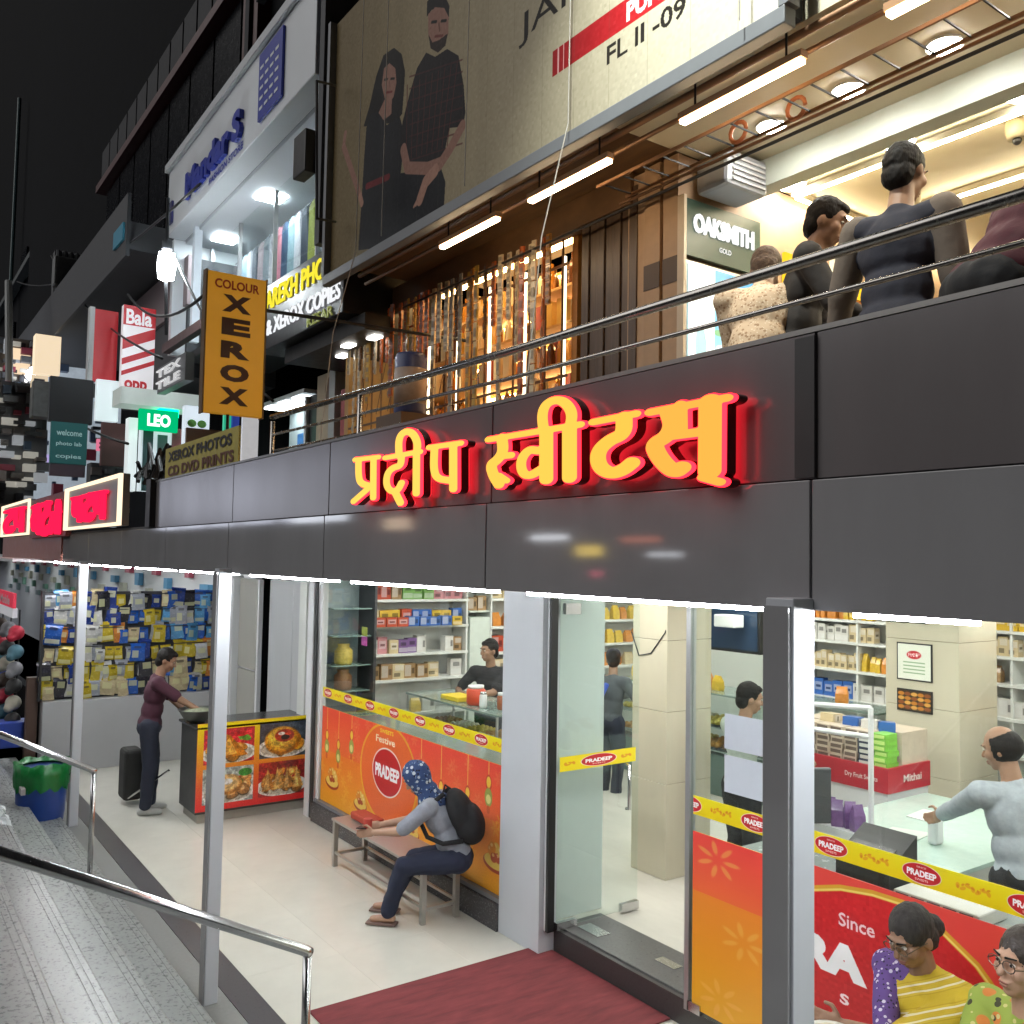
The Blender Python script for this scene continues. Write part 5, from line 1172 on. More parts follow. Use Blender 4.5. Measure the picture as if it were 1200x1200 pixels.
    if bottom and lower:
        b = MB(); b.ell(P-t*.03*s, (.128*s, .172*s*wide, .115*s), B)
        for i in range(2): b.cap(hip[i], kn[i], .1*s, .074*s, 12); b.cap(kn[i], an[i]+z*.02*s, .073*s, .06*s, 12)
        fuse('trousers', b, bottom, vox, T, 2, fold=.022, fscale=.13)
    if lower:
        for i in range(2):
            b = MB(); b.cap(an[i]-z*.045*s-f*.045*s, an[i]-z*.055*s+f*.14*s, .04*s, .034*s, 10); b.cap(an[i]-z*.03*s-f*.03*s, an[i]-z*.05*s+f*.05*s, .042*s, .042*s, 10)
            if shoe == 'sandal':
                MB().slab(an[i]-z*.085*s-f*.075*s-l*.045*s, f*.25*s, l*.09*s, z*.014*s).build('sandal', [mat('sandal_leather', (.2, .13, .11), .6)], T)
            elif shoe: fuse('shoe', b, shoe, .012, T, 1)
    # hair, scarf, cap
    if scarf:
        b = MB(); b.ell(hd+hz*.02*s-hf*.02*s, (.118*s, .096*s, .122*s), HB, 16); b.ell(hd-hz*.06*s-hf*.01*s, (.1*s, .088*s, .09*s), HB, 16); b.cap(neck+t*.04*s, neck-t*.09*s+tf*.02, .09*s, .125*s, 14)
        b.ell(neck-t*.06*s-tf*.03*s, (.1*s, .13*s, .08*s), B)
        o = fuse('headscarf', b, scarf, .009, T, 9, lambda v: (v-hd).dot(hf) > .055*s and abs((v-hd).dot(hl)) < .058*s and -.085*s < (v-hd).dot(hz) < .068*s, fold=.014, fscale=.06)
    elif not bald and hair:
        b = MB(); b.ell(hd+hz*.034*s-hf*(.019 if hair_long == 1 else .026)*s, (.099*s, .084*s, .1*s), HB, 20); b.ell(hd-hf*.058*s-hz*.028*s, (.056*s, .074*s, .074*s), HB, 16)
        if hair_long == 0: b.ell(hd+hz*.082*s+hf*.01*s, (.075*s, .06*s, .034*s), HB, 14)
        if hair_long == 1: b.ell(hd-hf*.125*s-hz*.03*s, (.048*s, .055*s, .05*s), HB, 14)       # bun
        if hair_long == 2: b.cap(hd-hf*.05*s, neck-tf*.1*s-t*.14*s, .085*s, .06*s, 12)
        fuse('hair', b, hair, .0065, T, 2, fold=.008, fscale=.02)
    elif hair:
        b = MB(); b.ell(hd+hz*.012*s-hf*.016*s, (.112*s, .092*s, .1*s), HB, 18)
        fuse('hair', b, hair, .0085, T, 1, lambda v: (v-hd).dot(hz) > (.07+.25*max(0, -(v-hd).dot(hf)))*s or (v-hd).dot(hf) > .03*s)
    if cap_:
        b = MB(); b.ell(hd+hz*.055*s-hf*.012*s, (.108*s, .09*s, .085*s), HB, 16); b.cap(hd+hz*.06*s+hf*.07*s, hd+hz*.05*s+hf*.15*s, .03*s, .02*s, 10)
        fuse('cap', b, cap_, .009, T, 1, lambda v: (v-hd).dot(hz) < .03*s)
    for sgn in (1, -1):
        e = MB(); e.ell(hd+hl*sgn*.031*s+hf*.0815*s+hz*.008*s, (.008*s, .0135*s, .0065*s), HB, 10); eo = e.build('eye', [mat('eye_white', (.6, .56, .5), .25)], T, smooth=True)
        MB().ell(hd+hl*sgn*.031*s+hf*.0878*s+hz*.007*s, (.0032*s, .006*s, .0058*s), HB, 8).build('iris', [BLACK], eo, smooth=True)
        MB().cap(hd+hl*sgn*.014*s+hf*.096*s+hz*.03*s, hd+hl*sgn*.05*s+hf*.084*s+hz*.034*s, .0045*s, .003*s, 6).build('eyebrow', [HAIRM], T)
    lp_ = MB(); lp_.ell(hd+hf*.0895*s-hz*.0625*s, (.009*s, .023*s, .0055*s), HB, 8); lp_.ell(hd+hf*.0885*s-hz*.073*s, (.009*s, .019*s, .0055*s), HB, 8); lp_.build('lips', [mat('lip_tone', (.25, .09, .07), .5)], T, smooth=True)
    if glasses:
        g = MB()
        for sgn in (1, -1):
            c = hd+hl*sgn*.033*s+hf*.101*s+hz*.004*s
            g.tube([c+hl*(.028*s*math.cos(a*.628))+hz*(.02*s*math.sin(a*.628)) for a in range(10)], .0022*s, 5, closed=True); g.tube([c+hl*sgn*.028*s, hd+hl*sgn*.082*s-hf*.0*s+hz*.0], .002*s, 5)
        g.tube([hd+hl*.006*s+hf*.107*s+hz*.008*s, hd-hl*.006*s+hf*.107*s+hz*.008*s], .002*s, 5)
        g.build('spectacles', [mat('spectacle_wire', (.12, .09, .07), .3, .8)], T)
    T_ = dict(T=T, hd=hd, hf=hf, hl=hl, hz=hz, neck=neck, chest=chest, t=t, tf=tf, l=l, f=f, wr=wr, B=B, P=P, sh=sh, el=el, hdir=hdir, kn=kn)
    return T_

def cloth(name, col, **k): return mat(name, col, .85, bump=.25, var=k.get('var', .15), scale=k.get('scale', 24), stretch=k.get('stretch'))
JEAN = cloth('dark_jeans', (.018, .022, .04)); BLK = cloth('black_cloth', (.014, .014, .017)); NAVY = cloth('navy_cloth', (.015, .02, .045))
def pattern(name, base, spots, scale=40, thr=.35, rough=.85, kind='VORONOI'):
    """printed cloth: base colour with scattered motifs"""
    m = mat(name, base, rough, var=0); n = m.node_tree.nodes; l = m.node_tree.links; bs = n['Principled BSDF']
    tc = n.new('ShaderNodeTexCoord'); prev = None
    for i, c in enumerate(spots):
        v = n.new('ShaderNodeTexVoronoi'); v.inputs['Scale'].default_value = scale*(1+.37*i); l.new(tc.outputs['Object'], v.inputs['Vector'])
        cr = n.new('ShaderNodeMath'); cr.operation = 'LESS_THAN'; cr.inputs[1].default_value = thr/(1+.3*i); l.new(v.outputs['Distance'], cr.inputs[0])
        mx = n.new('ShaderNodeMix'); mx.data_type = 'RGBA'; l.new(cr.outputs[0], mx.inputs[0]); mx.inputs[7].default_value = (*c, 1)
        if prev: l.new(prev.outputs[2], mx.inputs[6])
        else: mx.inputs[6].default_value = (*base, 1)
        prev = mx
    l.new(prev.outputs[2], bs.inputs['Base Color'])
    return m
# 1 man at the snack counter
person('man in a maroon shirt and dark jeans reaching over the snack counter', (-10.5, 2.66, .965), 78, lean=8, s=1.02, hands=((-10.3, 3.02, 1.05), (-10.02, 3.16, 1.06)), feet=((-10.60, 2.72, .09), (-10.40, 2.62, .09)),
       head_pitch=24, head_yaw=-12, top=cloth('maroon_shirt', (.06, .014, .028)), sleeve=.42, bottom=JEAN, shoe=mat('white_trainer', (.5, .5, .48), .6), vox=.014, fvox=.009)
# 2 seated customer with backpack, scarf
st = person('seated customer in a blue patterned headscarf and grey shirt with a black backpack', (-6.06, 3.84, .54), 224, lean=27, s=.95, hands=((-6.42, 3.32, .70), (-6.52, 3.44, .72)), feet=((-6.36, 3.42, .09), (-6.58, 3.56, .09)),
       head_pitch=38, skin=SKIN2, top=cloth('light_grey_shirt', (.3, .32, .37)), sleeve=.45, bottom=NAVY, scarf=pattern('blue_print_scarf', (.03, .06, .16), [(.5, .55, .6), (.01, .01, .02), (.2, .3, .45)], 22, .3), shoe='sandal', seated=True, fvox=.0065)
bk = thing('backpack', 'large black backpack worn by the seated customer on the steel bench', 'backpack', (-5.95, 3.78, .5))
M_ = st['B']; c = st['chest']-st['tf']*.175-st['t']*.05
b = MB(); b.ell(c, (.1, .15, .21), M_, 14); b.ell(c-st['t']*.12-st['tf']*.015, (.11, .15, .13), M_, 14); b.ell(c-st['t']*.07-st['tf']*.09, (.05, .11, .12), M_, 12)
fuse('pack_body', b, cloth('black_nylon', (.012, .012, .014)), .012, bk, 2)
for sgn in (1, -1):
    L_ = st['l']*sgn; q = [c+st['t']*.2+st['tf']*.04+L_*.07, st['neck']-st['t']*.03-st['tf']*.05+L_*.1, st['neck']-st['t']*.005+st['tf']*.02+L_*.115, st['chest']+st['t']*.07+st['tf']*.115+L_*.115, st['chest']-st['t']*.08+st['tf']*.10+L_*.15, st['chest']-st['t']*.17+L_*.17, c-st['t']*.17+st['tf']*.04+L_*.12]
    MB().tube(q, .018, 8).build('strap', [MATS['black_nylon']], bk, smooth=True)
MB().tube([c+st['t']*.2, c+st['t']*.25+st['tf']*.03, c+st['t']*.21+st['tf']*.06], .009, 6).build('grab_handle', [MATS['black_nylon']], bk)
cp_ = tag(MB().lathe([(.03, 0), (.034, .09)], (-6.50, 3.30, .70), 14).build('paper_cup', [mat('red_white_cup', (.55, .07, .05), .5)]), 'small red paper cup held by the seated customer', 'cup')
tag(MB().slab((-6.62, 3.30, .70), (.1, -.09, .02), (.05, .06, 0), (0, 0, .008)).build('mobile_phone', [BLACK]), 'dark mobile phone held in the hands of the seated customer', 'phone')
# 3 shopkeeper
person('shopkeeper in a black shirt standing behind the glass counter', (-8.72, 5.95, 1.08), -42, lean=6, s=1.02, hands=((-8.5, 5.6, 1.32), (-8.75, 5.55, 1.32)), head_yaw=-45, head_pitch=5, top=BLK, sleeve=.4, bottom=JEAN, vox=.016, fvox=.009)
# 4 customers inside
person('customer in a dark cap and grey shirt seen through the doorway', (-8.08, 7.2, .98), 100, lean=4, s=1.0, hands=((-8.1, 7.6, 1.25), (-7.8, 7.55, 1.2)), head_yaw=40, head_pitch=16, top=cloth('slate_shirt', (.07, .08, .09)), sleeve=.9, bottom=JEAN, cap_=mat('navy_cap', (.02, .018, .03), .8), hair=HAIRM, vox=.016, fvox=.01)
tag(MB().tube([(-7.93, 7.0, 1.42), (-8.08, 6.98, 1.15), (-8.18, 7.0, .95)], .03, 8).build('blue_lanyard_bag', [mat('blue_strap', (.03, .08, .45), .6)], smooth=True), 'blue strap bag worn by the capped customer', 'bag')
person('man in a pale green shirt facing the back counter inside the shop', (-5.12, 6.0, 1.0), 80, lean=3, s=1.02, hands=((-5.2, 6.4, 1.25), (-4.8, 6.35, 1.2)), head_yaw=-25, head_pitch=12, top=cloth('pale_green_shirt', (.48, .54, .48)), sleeve=.9, bottom=BLK, vox=.016, fvox=.01)
# 5 cashier and another customer
person('stout balding cashier in a light grey shirt with his back to the window', (-2.70, 5.66, 1.0), 150, lean=10, s=1.06, wide=1.1, hands=((-3.58, 6.0, 1.02), (-3.3, 6.3, 1.0)), head_yaw=38, head_pitch=16, top=cloth('light_grey_office_shirt', (.36, .40, .44)), sleeve=.95, bottom=BLK, bald=True, hair=HAIRM, vox=.014, fvox=.008, elbow_out=.9)
person('grey haired customer standing beyond the cashier at the right edge', (-2.55, 7.05, 1.06), 110, lean=3, s=1.02, top=cloth('grey_kurta', (.25, .26, .27)), sleeve=.9, bottom=BLK, hair=mat('grey_hair', (.22, .22, .21), .6, bump=.5, var=.3, scale=50), vox=.016, fvox=.01)
# 6 women on the bench
YS = mat('yellow_striped_shawl', (.5, .36, .03), .85, bump=.4, var=0, scale=60); n_ = YS.node_tree.nodes; l_ = YS.node_tree.links
tcn = n_.new('ShaderNodeTexCoord'); mpn = n_.new('ShaderNodeMapping'); mpn.inputs['Rotation'].default_value = (0, R(28), R(-20)); wv = n_.new('ShaderNodeTexWave'); wv.bands_direction = 'Z'; wv.inputs['Scale'].default_value = 3.6; wv.inputs['Distortion'].default_value = .6
cr = n_.new('ShaderNodeValToRGB'); cr.color_ramp.interpolation = 'CONSTANT'; e = cr.color_ramp.elements; e[0].position = 0; e[0].color = (.52, .37, .02, 1); e[1].position = .74; e[1].color = (.68, .6, .4, 1); q = e.new(.36); q.color = (.44, .3, .015, 1); q = e.new(.5); q.color = (.55, .4, .03, 1); q = e.new(.9); q.color = (.5, .35, .02, 1)
l_.new(tcn.outputs['Object'], mpn.inputs[0]); l_.new(mpn.outputs[0], wv.inputs[0]); l_.new(wv.outputs[0], cr.inputs[0]); l_.new(cr.outputs[0], n_['Principled BSDF'].inputs['Base Color'])
PUR = pattern('purple_dotted_cloth', (.10, .05, .2), [(.55, .5, .6), (.02, .015, .04)], 34, .28); GRN = pattern('green_print_cloth', (.28, .36, .06), [(.6, .2, .04), (.05, .05, .02), (.55, .5, .2)], 13, .32)
w1 = person('elderly woman in spectacles wrapped in a yellow striped shawl', (-2.16, 3.80, .62), 255, lean=10, s=.98, wide=1.2, hands=((-2.36, 3.42, .90), (-2.16, 3.36, .84)), feet=((-2.25, 3.36, .09), (-2.05, 3.33, .09)), head_yaw=6, head_pitch=24, skin=mat('deep_brown_skin', (.29, .165, .105), .5, var=.05, scale=30, bump=.03), top=PUR, sleeve=.62, bottom=PUR, hair=GREYH, hair_long=1, glasses=True, seated=True, shoe='sandal', vox=.011, fvox=.0055)
b = MB(); M_ = w1['B']; ch, t_, tf_, ll = w1['chest'], w1['t'], w1['tf'], w1['l']
b.ell(ch-t_*.02, (.135, .215, .19), M_, 18); b.ell(ch-t_*.16+tf_*.01, (.15, .21, .17), M_, 18); b.cap(w1['sh'][0], w1['el'][0], .088, .085, 12); b.cap(w1['neck']-t_*.05, w1['sh'][0], .085, .09, 12); b.cap(w1['neck']-t_*.09-ll*.02, w1['sh'][1]*.6+ch*.4, .08, .09, 12); b.cap(w1['el'][0], w1['el'][0]+tf_*.14-t_*.02, .085, .08, 12)
fuse('shawl', b, YS, .010, w1['T'], 2, fold=.03, fscale=.09)
tag(MB().lathe([(.05, 0), (.1, .022), (.105, .03), (.09, .024)], (-2.32, 3.27, .90), 20).build('paper_plate', [mat('white_paper_plate', (.75, .73, .66), .6)], smooth=True), 'white paper plate of food held by the woman in the yellow shawl', 'plate')
tag(MB().ell((-2.32, 3.27, .93), (.07, .06, .025), n=12).build('puffed_snack', [mat('pale_snack', (.7, .62, .45), .7, bump=.7, var=.2, scale=40)], smooth=True), 'pale snack heaped on the white paper plate', 'snack')
w2 = person('older woman in spectacles and a green orange printed tunic at the right edge', (-1.69, 3.62, .66), 248, lean=4, s=1.0, wide=1.15, hands=((-2.0, 3.3, .87), (-1.82, 3.2, .83)), feet=((-1.95, 3.1, .09), (-1.72, 3.05, .09)), head_yaw=4, head_pitch=-2, skin=SKIN2, top=GRN, sleeve=.62, bottom=GRN, hair=mat('dark_brown_hair', (.035, .022, .016), .42, bump=.6, var=.3, scale=60), hair_long=1, glasses=True, seated=True, shoe='sandal', vox=.011, fvox=.0055)
# 7 people on the upper walkway
UF = 3.04
person('person in a beige patterned shirt bending over on the upper walkway', (-2.95, 3.55, UF+.74), 120, lean=24, s=.95, hands=((-3.2, 3.8, UF+.55), (-2.85, 3.85, UF+.55)), head_pitch=40, top=pattern('beige_print_cloth', (.5, .36, .24), [(.3, .18, .1), (.62, .5, .36)], 48, .34), sleeve=.9, bottom=cloth('beige_trousers', (.3, .22, .15)), hair=mat('faded_brown_hair', (.16, .11, .08), .7, bump=.5, var=.4, scale=50), vox=.014, fvox=.01)
person('man in a dark brown shirt looking down on the upper walkway', (-2.93, 3.82, UF+.84), 35, lean=10, s=.98, wide=1.15, hands=((-2.7, 4.1, UF+.95), (-2.5, 3.9, UF+.9)), head_yaw=-10, head_pitch=22, top=cloth('dark_brown_shirt', (.018, .013, .011)), sleeve=.9, bottom=BLK, vox=.014, fvox=.009)
sw = person('dark haired person in a navy vest with grey sleeves, back turned, on the upper walkway', (-2.24, 3.62, UF+.82), 95, lean=4, s=1.0, wide=1.05, hands=((-2.62, 3.7, UF+.70), (-2.0, 3.75, UF+.7)), head_yaw=-5, head_pitch=10, top=cloth('navy_vest', (.014, .014, .026)), sleeve=.3, bottom=BLK, vox=.014, fvox=.009)
b = MB()
for i in range(2): b.cap(sw['sh'][i]+sw['t']*.01, sw['el'][i], .078, .066, 12); b.cap(sw['el'][i], sw['el'][i].lerp(sw['wr'][i], .95), .06, .045, 12)
fuse('grey_sleeves', b, cloth('grey_sleeve_cloth', (.13, .10, .08)), .013, sw['T'], 2)
person('person in a maroon shirt leaning forward by the railing at the right edge', (-1.74, 3.42, UF+.84), 62, lean=36, s=.98, wide=1.3, hands=((-1.6, 3.95, UF+.5), (-1.3, 3.9, UF+.5)), head_pitch=30, top=cloth('dark_maroon_shirt', (.07, .012, .022)), sleeve=.9, bottom=BLK, vox=.014, fvox=.009)
# ================================================================== NEIGHBOURING BUILDINGS TO THE LEFT
DKW = mat('dark_wall', (.012, .0125, .014), .9, spec=.05, bump=.1, var=.3, scale=2); GREYW = mat('grey_render', (.06, .062, .068), .7, bump=.1, var=.25, scale=2)
WB = mat('white_sign_board', (.66, .69, .72), .4, var=.04, scale=2)
# cloth shop on the second storey with a white projecting sign
cs = thing('clothes_shop', 'white fronted clothes shop with blue sign letters on the second storey', 'shop building', (-10.6, 3.6, 5.7))
VX = Vector((-7.75, 3.2, 0)); D_ = Vector((-5.35, .10, 0))                   # along the front, from its right end
def cq(u, z, dy=0): return VX+D_*u+Vector((0, dy, z))
MB().slab(cq(0, 7.24), D_, (0, .25, 0), (0, 0, .92)).build('sign_box', [WB], cs, bevel=.01)
MB().slab(cq(-.01, 8.165, -.05), D_*1.02, (0, .4, 0), (0, 0, .1)).build('cornice', [mat('pale_cornice', (.5, .52, .54), .5)], cs)
MB().slab(cq(0, 7.2, .255), D_, (0, 1.4, 0), (0, 0, .05)).build('soffit', [WB], cs)
MB().slab(cq(0, 5.62, 1.4), D_, (0, .1, 0), (0, 0, 1.58)).build('back_wall', [mat('pale_blue_interior', (.5, .56, .6), .5)], cs)
MB().slab(cq(-.02, 5.6, 0), (.1, 0, 0), (0, 1.5, 0), (0, 0, 2.6)).build('end_wall', [GREYW], cs)
MB().slab(cq(1, 5.6, .1), (-.12, 0, 0), (0, 1.4, 0), (0, 0, 1.64)).build('end_post', [WB], cs)
MB().slab(cq(0, 5.5, .3), D_, (0, 1.2, 0), (0, 0, .1)).build('floor_edge', [GREYW], cs)
for u in (.0, .25, .5, .75): MB().slab(cq(u+.005, 5.62, .62), D_*.24, (0, .008, 0), (0, 0, 1.57)).build('window_pane', [GLASS], cs)
for u in (.25, .5, .75, .985): MB().slab(cq(u, 5.61, .6), D_*.006, (0, .05, 0), (0, 0, 1.58)).build('mullion', [ALU], cs)
BLU = mat('royal_blue_letter', (.012, .03, .32), .35)
letter('lettering', 'Mandar S', cq(.80, 7.42, -.002), D_*-.42, (0, 0, .34), BLU, cs, .05, .05); letter('lettering', 'FASHION STORE', cq(.62, 7.29, -.002), D_*-.24, (0, 0, .09), BLU, cs, .006, .03)
bp_ = MB().slab(cq(.15, 7.36, -.03), D_*.13, (0, .028, 0), (0, 0, .72)).build('blue_panel', [BLU], cs)
for i in range(5):
    for j in range(4): MB().slab(cq(.27-.028*j, 7.46+.11*i, -.034), D_*-.018, (0, .003, 0), (0, 0, .03)).build('panel_lettering', [WB], bp_)
MB().slab(cq(.94, 7.36, -.03), D_*.03, (0, .028, 0), (0, 0, .3)).build('small_panel', [mat('indigo_panel', (.03, .03, .12), .4)], cs)
SG = lamp('soffit_light_glow', (.84, .95, 1), 85)
for u in (.2, .52, .86): MB().slab(cq(u, 7.185, .5), D_*.06, (0, .3, 0), (0, 0, .012)).build('soffit_light', [SG], cs)
GC = [(.3, .03, .07), (.02, .05, .1), (.45, .5, .1), (.03, .14, .4), (.5, .5, .55), (.3, .35, .4), (.5, .2, .25), (.06, .08, .12), (.55, .45, .5), (.2, .3, .35)]
GN = ['crimson', 'dark teal', 'lime', 'blue', 'pale grey', 'slate', 'rose', 'charcoal', 'lilac', 'steel blue']
for i in range(22):
    u = .04+.042*i; k = (3, 2, 6, 3, 9, 1, 0, 8, 5, 2, 7, 4, 9, 1, 6, 4, 5, 8, 7, 4, 9, 5)[i]; b = MB(); w_, h_ = .1, RND.uniform(.75, 1.05); o_ = cq(u, 7.0, .95)
    P = [(-w_*.35, 0), (-w_, -.06), (-w_*1.1, -h_), (w_*1.1, -h_), (w_, -.06), (w_*.35, 0)]
    A = [o_+Vector((x, -.03-.02*math.sin(x*40), y)) for x, y in P]; B_ = [o_+Vector((x, .03, y)) for x, y in P]
    b.face(A); b.face(B_[::-1])
    for q in range(6): b.face([A[q], B_[q], B_[(q+1) % 6], A[(q+1) % 6]])
    tag(b.build('hanging_garment', [cloth('garment_'+GN[k], GC[k])]), GN[k]+' garment in the second storey window, %s from the billboard end' % ORD(i), 'garment', GN[k]+' garments in the upper shop window')
tag(MB().tube([cq(.02, 7.03, .95), cq(.98, 7.03, .95)], .012).build('garment_rail', [STEEL]), 'steel rail carrying the garments in the second storey window', 'rail')
# black signal box hanging in front
hb = thing('hanging_black_box', 'black square loudspeaker box on a thin frame beside the billboard', 'loudspeaker', (-7.6, 2.6, 6.3))
c_ = at(356, 182, Y=2.7); MB().box(c_.x-.12, c_.x+.12, 2.66, 2.76, c_.z-.17, c_.z+.17).build('box', [BLACK], hb, bevel=.01)
MB().tube([at(371, 95, Y=2.75), at(371, 256, Y=2.75)], .012).build('pole', [DARKM], hb); MB().tube([at(371, 95, Y=2.75), at(393, 100, Y=3.2)], .01).build('bracket', [DARKM], hb); MB().tube([at(371, 256, Y=2.75), at(393, 260, Y=3.2)], .01).build('bracket', [DARKM], hb)

# photo shop on the first storey: black box sign
ph = thing('photo_shop', 'photo and copy shop with a black canopy sign in yellow and white letters', 'shop', (-8.3, 3.4, 5.0))
A0 = Vector((-9.3, 3.3, 0)); 
MB().box(-9.72, -7.55, 3.45, 4.4, 5.02, 5.72).build('canopy_box', [mat('black_sign_box', (.012, .012, .014), .35)], ph, bevel=.01)
MB().box(-9.3, -7.4, 3.6, 4.4, 4.86, 5.015).build('canopy_soffit', [mat('sooty_soffit', (.03, .028, .026), .5)], ph)  # soffit in one near-black colour
YL = lamp('yellow_letter_glow', (1, .85, .05), 1.0); WL = lamp('cool_white_letter_glow', (.95, .97, 1), 1.0)
letter('lettering', 'PAREKH PHOTO', (-9.62, 3.448, 5.44), (2.05, 0, 0), (0, 0, .21), YL, ph, .012, .015); letter('lettering', '& XEROX COPIES', (-9.45, 3.448, 5.16), (1.85, 0, 0), (0, 0, .17), WL, ph, .012, .015); letter('lettering', 'KESAR', (-8.35, 3.448, 5.035), (.6, 0, 0), (0, 0, .1), mat('olive_letter', (.3, .34, .05), .5, emit=.25), ph, .01, .02)
for x, y in ((-7.6, 3.8), (-8.5, 3.9), (-8.05, 3.75)): MB().box(x-.08, x+.08, y-.045, y+.045, 4.84, 4.859).build('spot_light', [lamp('spot_glow', (1, .97, .9), 9)], ph)
MB().box(-12.4, -9.7, 4.9, 5.0, 3.04, 4.9).build('back_wall', [mat('pale_interior', (.5, .58, .6), .5)], ph); MB().box(-12.3, -10.7, 4.4, 4.86, 4.85, 4.9).build('ceiling', [WHITE], ph)
for i in range(3): MB().box(-12.2+.5*i, -11.9+.5*i, 4.45, 4.8, 4.83, 4.848).build('ceiling_light', [lamp('photo_shop_glow', (.9, 1, 1), 12)], ph)
for x, c in ((-11.9, (.05, .2, .5)), (-11.3, (.6, .1, .3)), (-11.05, (.02, .03, .06)), (-10.85, (.1, .25, .6))): MB().box(x-.1, x+.1, 4.86, 4.89, 3.2, 4.5).build('photo_panel', [mat('photo_%g' % x, c, .4, var=.5, scale=8)], ph)
MB().box(-10.72, -10.66, 4.42, 4.9, 3.04, 4.8).build('door_edge', [WHITE], ph); MB().box(-10.66, -10.4, 4.46, 4.5, 3.04, 4.8).build('door_post', [BLACK], ph)
pp = thing('cream_poster_stand', 'cream poster with a round brown emblem beside the photo shop door', 'poster', (-9.9, 4.45, 4))
MB().box(-10.38, -9.75, 4.44, 4.48, 3.3, 5.0).build('sheet', [mat('cream_sheet', (.45, .36, .25), .6, var=.1)], pp); MB().lathe([(.17, 0), (.17, .012)], (-9.95, 4.438, 4.78), 20, ax=(0, -1, 0)).build('emblem', [mat('brown_emblem', (.13, .08, .05), .6, var=.6, scale=14)], pp)
MB().box(-9.72, -9.56, 4.3, 4.44, 3.04, 4.95).build('white_edge', [mat('grey_edge', (.4, .42, .42), .5)], pp); MB().box(-9.5, -9.3, 4.35, 4.4, 3.3, 4.7).build('red_banner', [mat('red_banner', (.5, .12, .13), .6, var=.3)], pp)

# blade sign
xr = thing('vertical_copy_sign', 'orange yellow vertical sign reading colour xerox in brown letters', 'sign', (-6.8, 2.2, 3.8))
MB().box(-6.84, -6.77, 2.0, 2.46, 3.86, 4.92).build('panel', [mat('mustard_panel', (.55, .27, .02), .45, var=.08, scale=4, emit=.3, ecol=(.8, .36, .02))], xr, bevel=.004)  # panel given a glow of its own to brighten the sign
for y in (1.995, 2.452): MB().box(-6.845, -6.765, y, y+.012, 3.85, 4.93).build('edge', [mat('brown_edge', (.14, .07, .02), .5)], xr)
BRL = mat('dark_brown_letter', (.06, .014, .01), .5)
letter('lettering', 'COLOUR', (-6.769, 2.06, 4.80), (0, .34, 0), (0, 0, .07), mat('red_small_letter', (.4, .03, .02), .5), xr, .004, .03)
for i, ch_ in enumerate('XEROX'): letter('letter', ch_, (-6.769, 2.12, 4.63-.175*i), (0, .22, 0), (0, 0, .13), BRL, xr, .004, .06)
MB().tube([(-6.8, 2.2, 3.86), (-6.8, 2.2, 3.4)], .012).build('post', [DARKM], xr); MB().tube([(-6.8, 2.46, 4.7), (-6.8, 4.4, 4.75)], .015).build('arm', [DARKM], xr)
yb = thing('yellow_banner', 'dull yellow banner advertising photo prints on the end of the fascia', 'banner', (-7, 2, 3.5))
MB().box(-7.95, -6.12, 2.06, 2.075, 3.425, 3.69).build('cloth', [mat('dull_yellow_cloth', (.5, .42, .09), .6, var=.15)], yb)
letter('lettering', 'XEROX PHOTOS', (-7.85, 2.058, 3.57), (1.6, 0, 0), (0, 0, .085), mat('black_print', (.03, .025, .02), .6), yb, .003, .04); letter('lettering', 'CD DVD PRINTS', (-7.85, 2.058, 3.45), (1.65, 0, 0), (0, 0, .085), mat('rust_print', (.14, .05, .02), .6), yb, .003, .04)

# low neighbour canopy with red lit letters
nb = thing('red_letter_sign', 'white framed neighbour shop sign with glowing red letters at the far left', 'shop sign', (-12, 1.9, 3.2))
RG = lamp('red_letter_glow', (1, .01, .06), 1.6); FRM = lamp('warm_frame_glow', (1, .8, .55), 1.5); NS = mat('neighbour_sign_grey', (.25, .24, .24), .4)
for x0, x1, z0, z1 in ((-11.45, -8.72, 3.06, 3.53), (-17.2, -14.2, 3.05, 3.55)):
    MB().box(x0, x1, 1.9, 1.96, z0, z1).build('panel', [NS], nb)
    for a in ((x0, x1, z0, z0+.03), (x0, x1, z1-.03, z1), (x0, x0+.12, z0+.03, z1-.03), (x1-.07, x1, z0+.03, z1-.03)): MB().box(a[0], a[1], 1.87, 1.899, a[2], a[3]).build('lit_frame', [FRM], nb)
MB().box(-14.19, -11.46, 1.9, 1.96, 3.0, 3.52).build('panel', [mat('dark_red_panel', (.2, .03, .03), .5)], nb)
RG2 = RG
def glyph_word(keys, x0, x1, z0, z1):           # red letters hung from a head line, as on the neighbour's sign
    n = len(keys); w_ = (x1-x0)/n
    for i, k in enumerate(keys):
        fn, st = GL[k]; pts = np.array([(p.x, p.z) for s_, r_ in st for p in fn(s_)]); a, b = pts.min(0), pts.max(0)
        L = glyph_loops([([(p.x, p.z) for p in fn(s_)], r_*1.25) for s_, r_ in st])
        L = [[(x0+w_*(i+.02+.96*(x-a[0])/(b[0]-a[0])), z0+(z1-z0)*(z-a[1])/(b[1]-a[1])) for x, z in l_] for l_ in L]
        link('letter', loops_mesh('letter', L, 1.86, 1.895, RG), nb)
glyph_word(('pa', 'ta', 'pa'), -11.0, -9.3, 3.15, 3.4); glyph_word(('sa', 'ta', 'svii'), -13.9, -11.7, 3.05, 3.42); glyph_word(('ta', 'pa'), -16.8, -14.6, 3.12, 3.45)
MB().box(-17.4, -11.95, 1.94, 2.0, 2.7, 3.04).build('lower_panel', [mat('orange_pink_panel', (.3, .12, .09), .4)], nb)
MB().box(-17.4, -8.05, 1.97, 4.6, 3.042-.02, 3.04).build('canopy_top', [GREYW], nb)
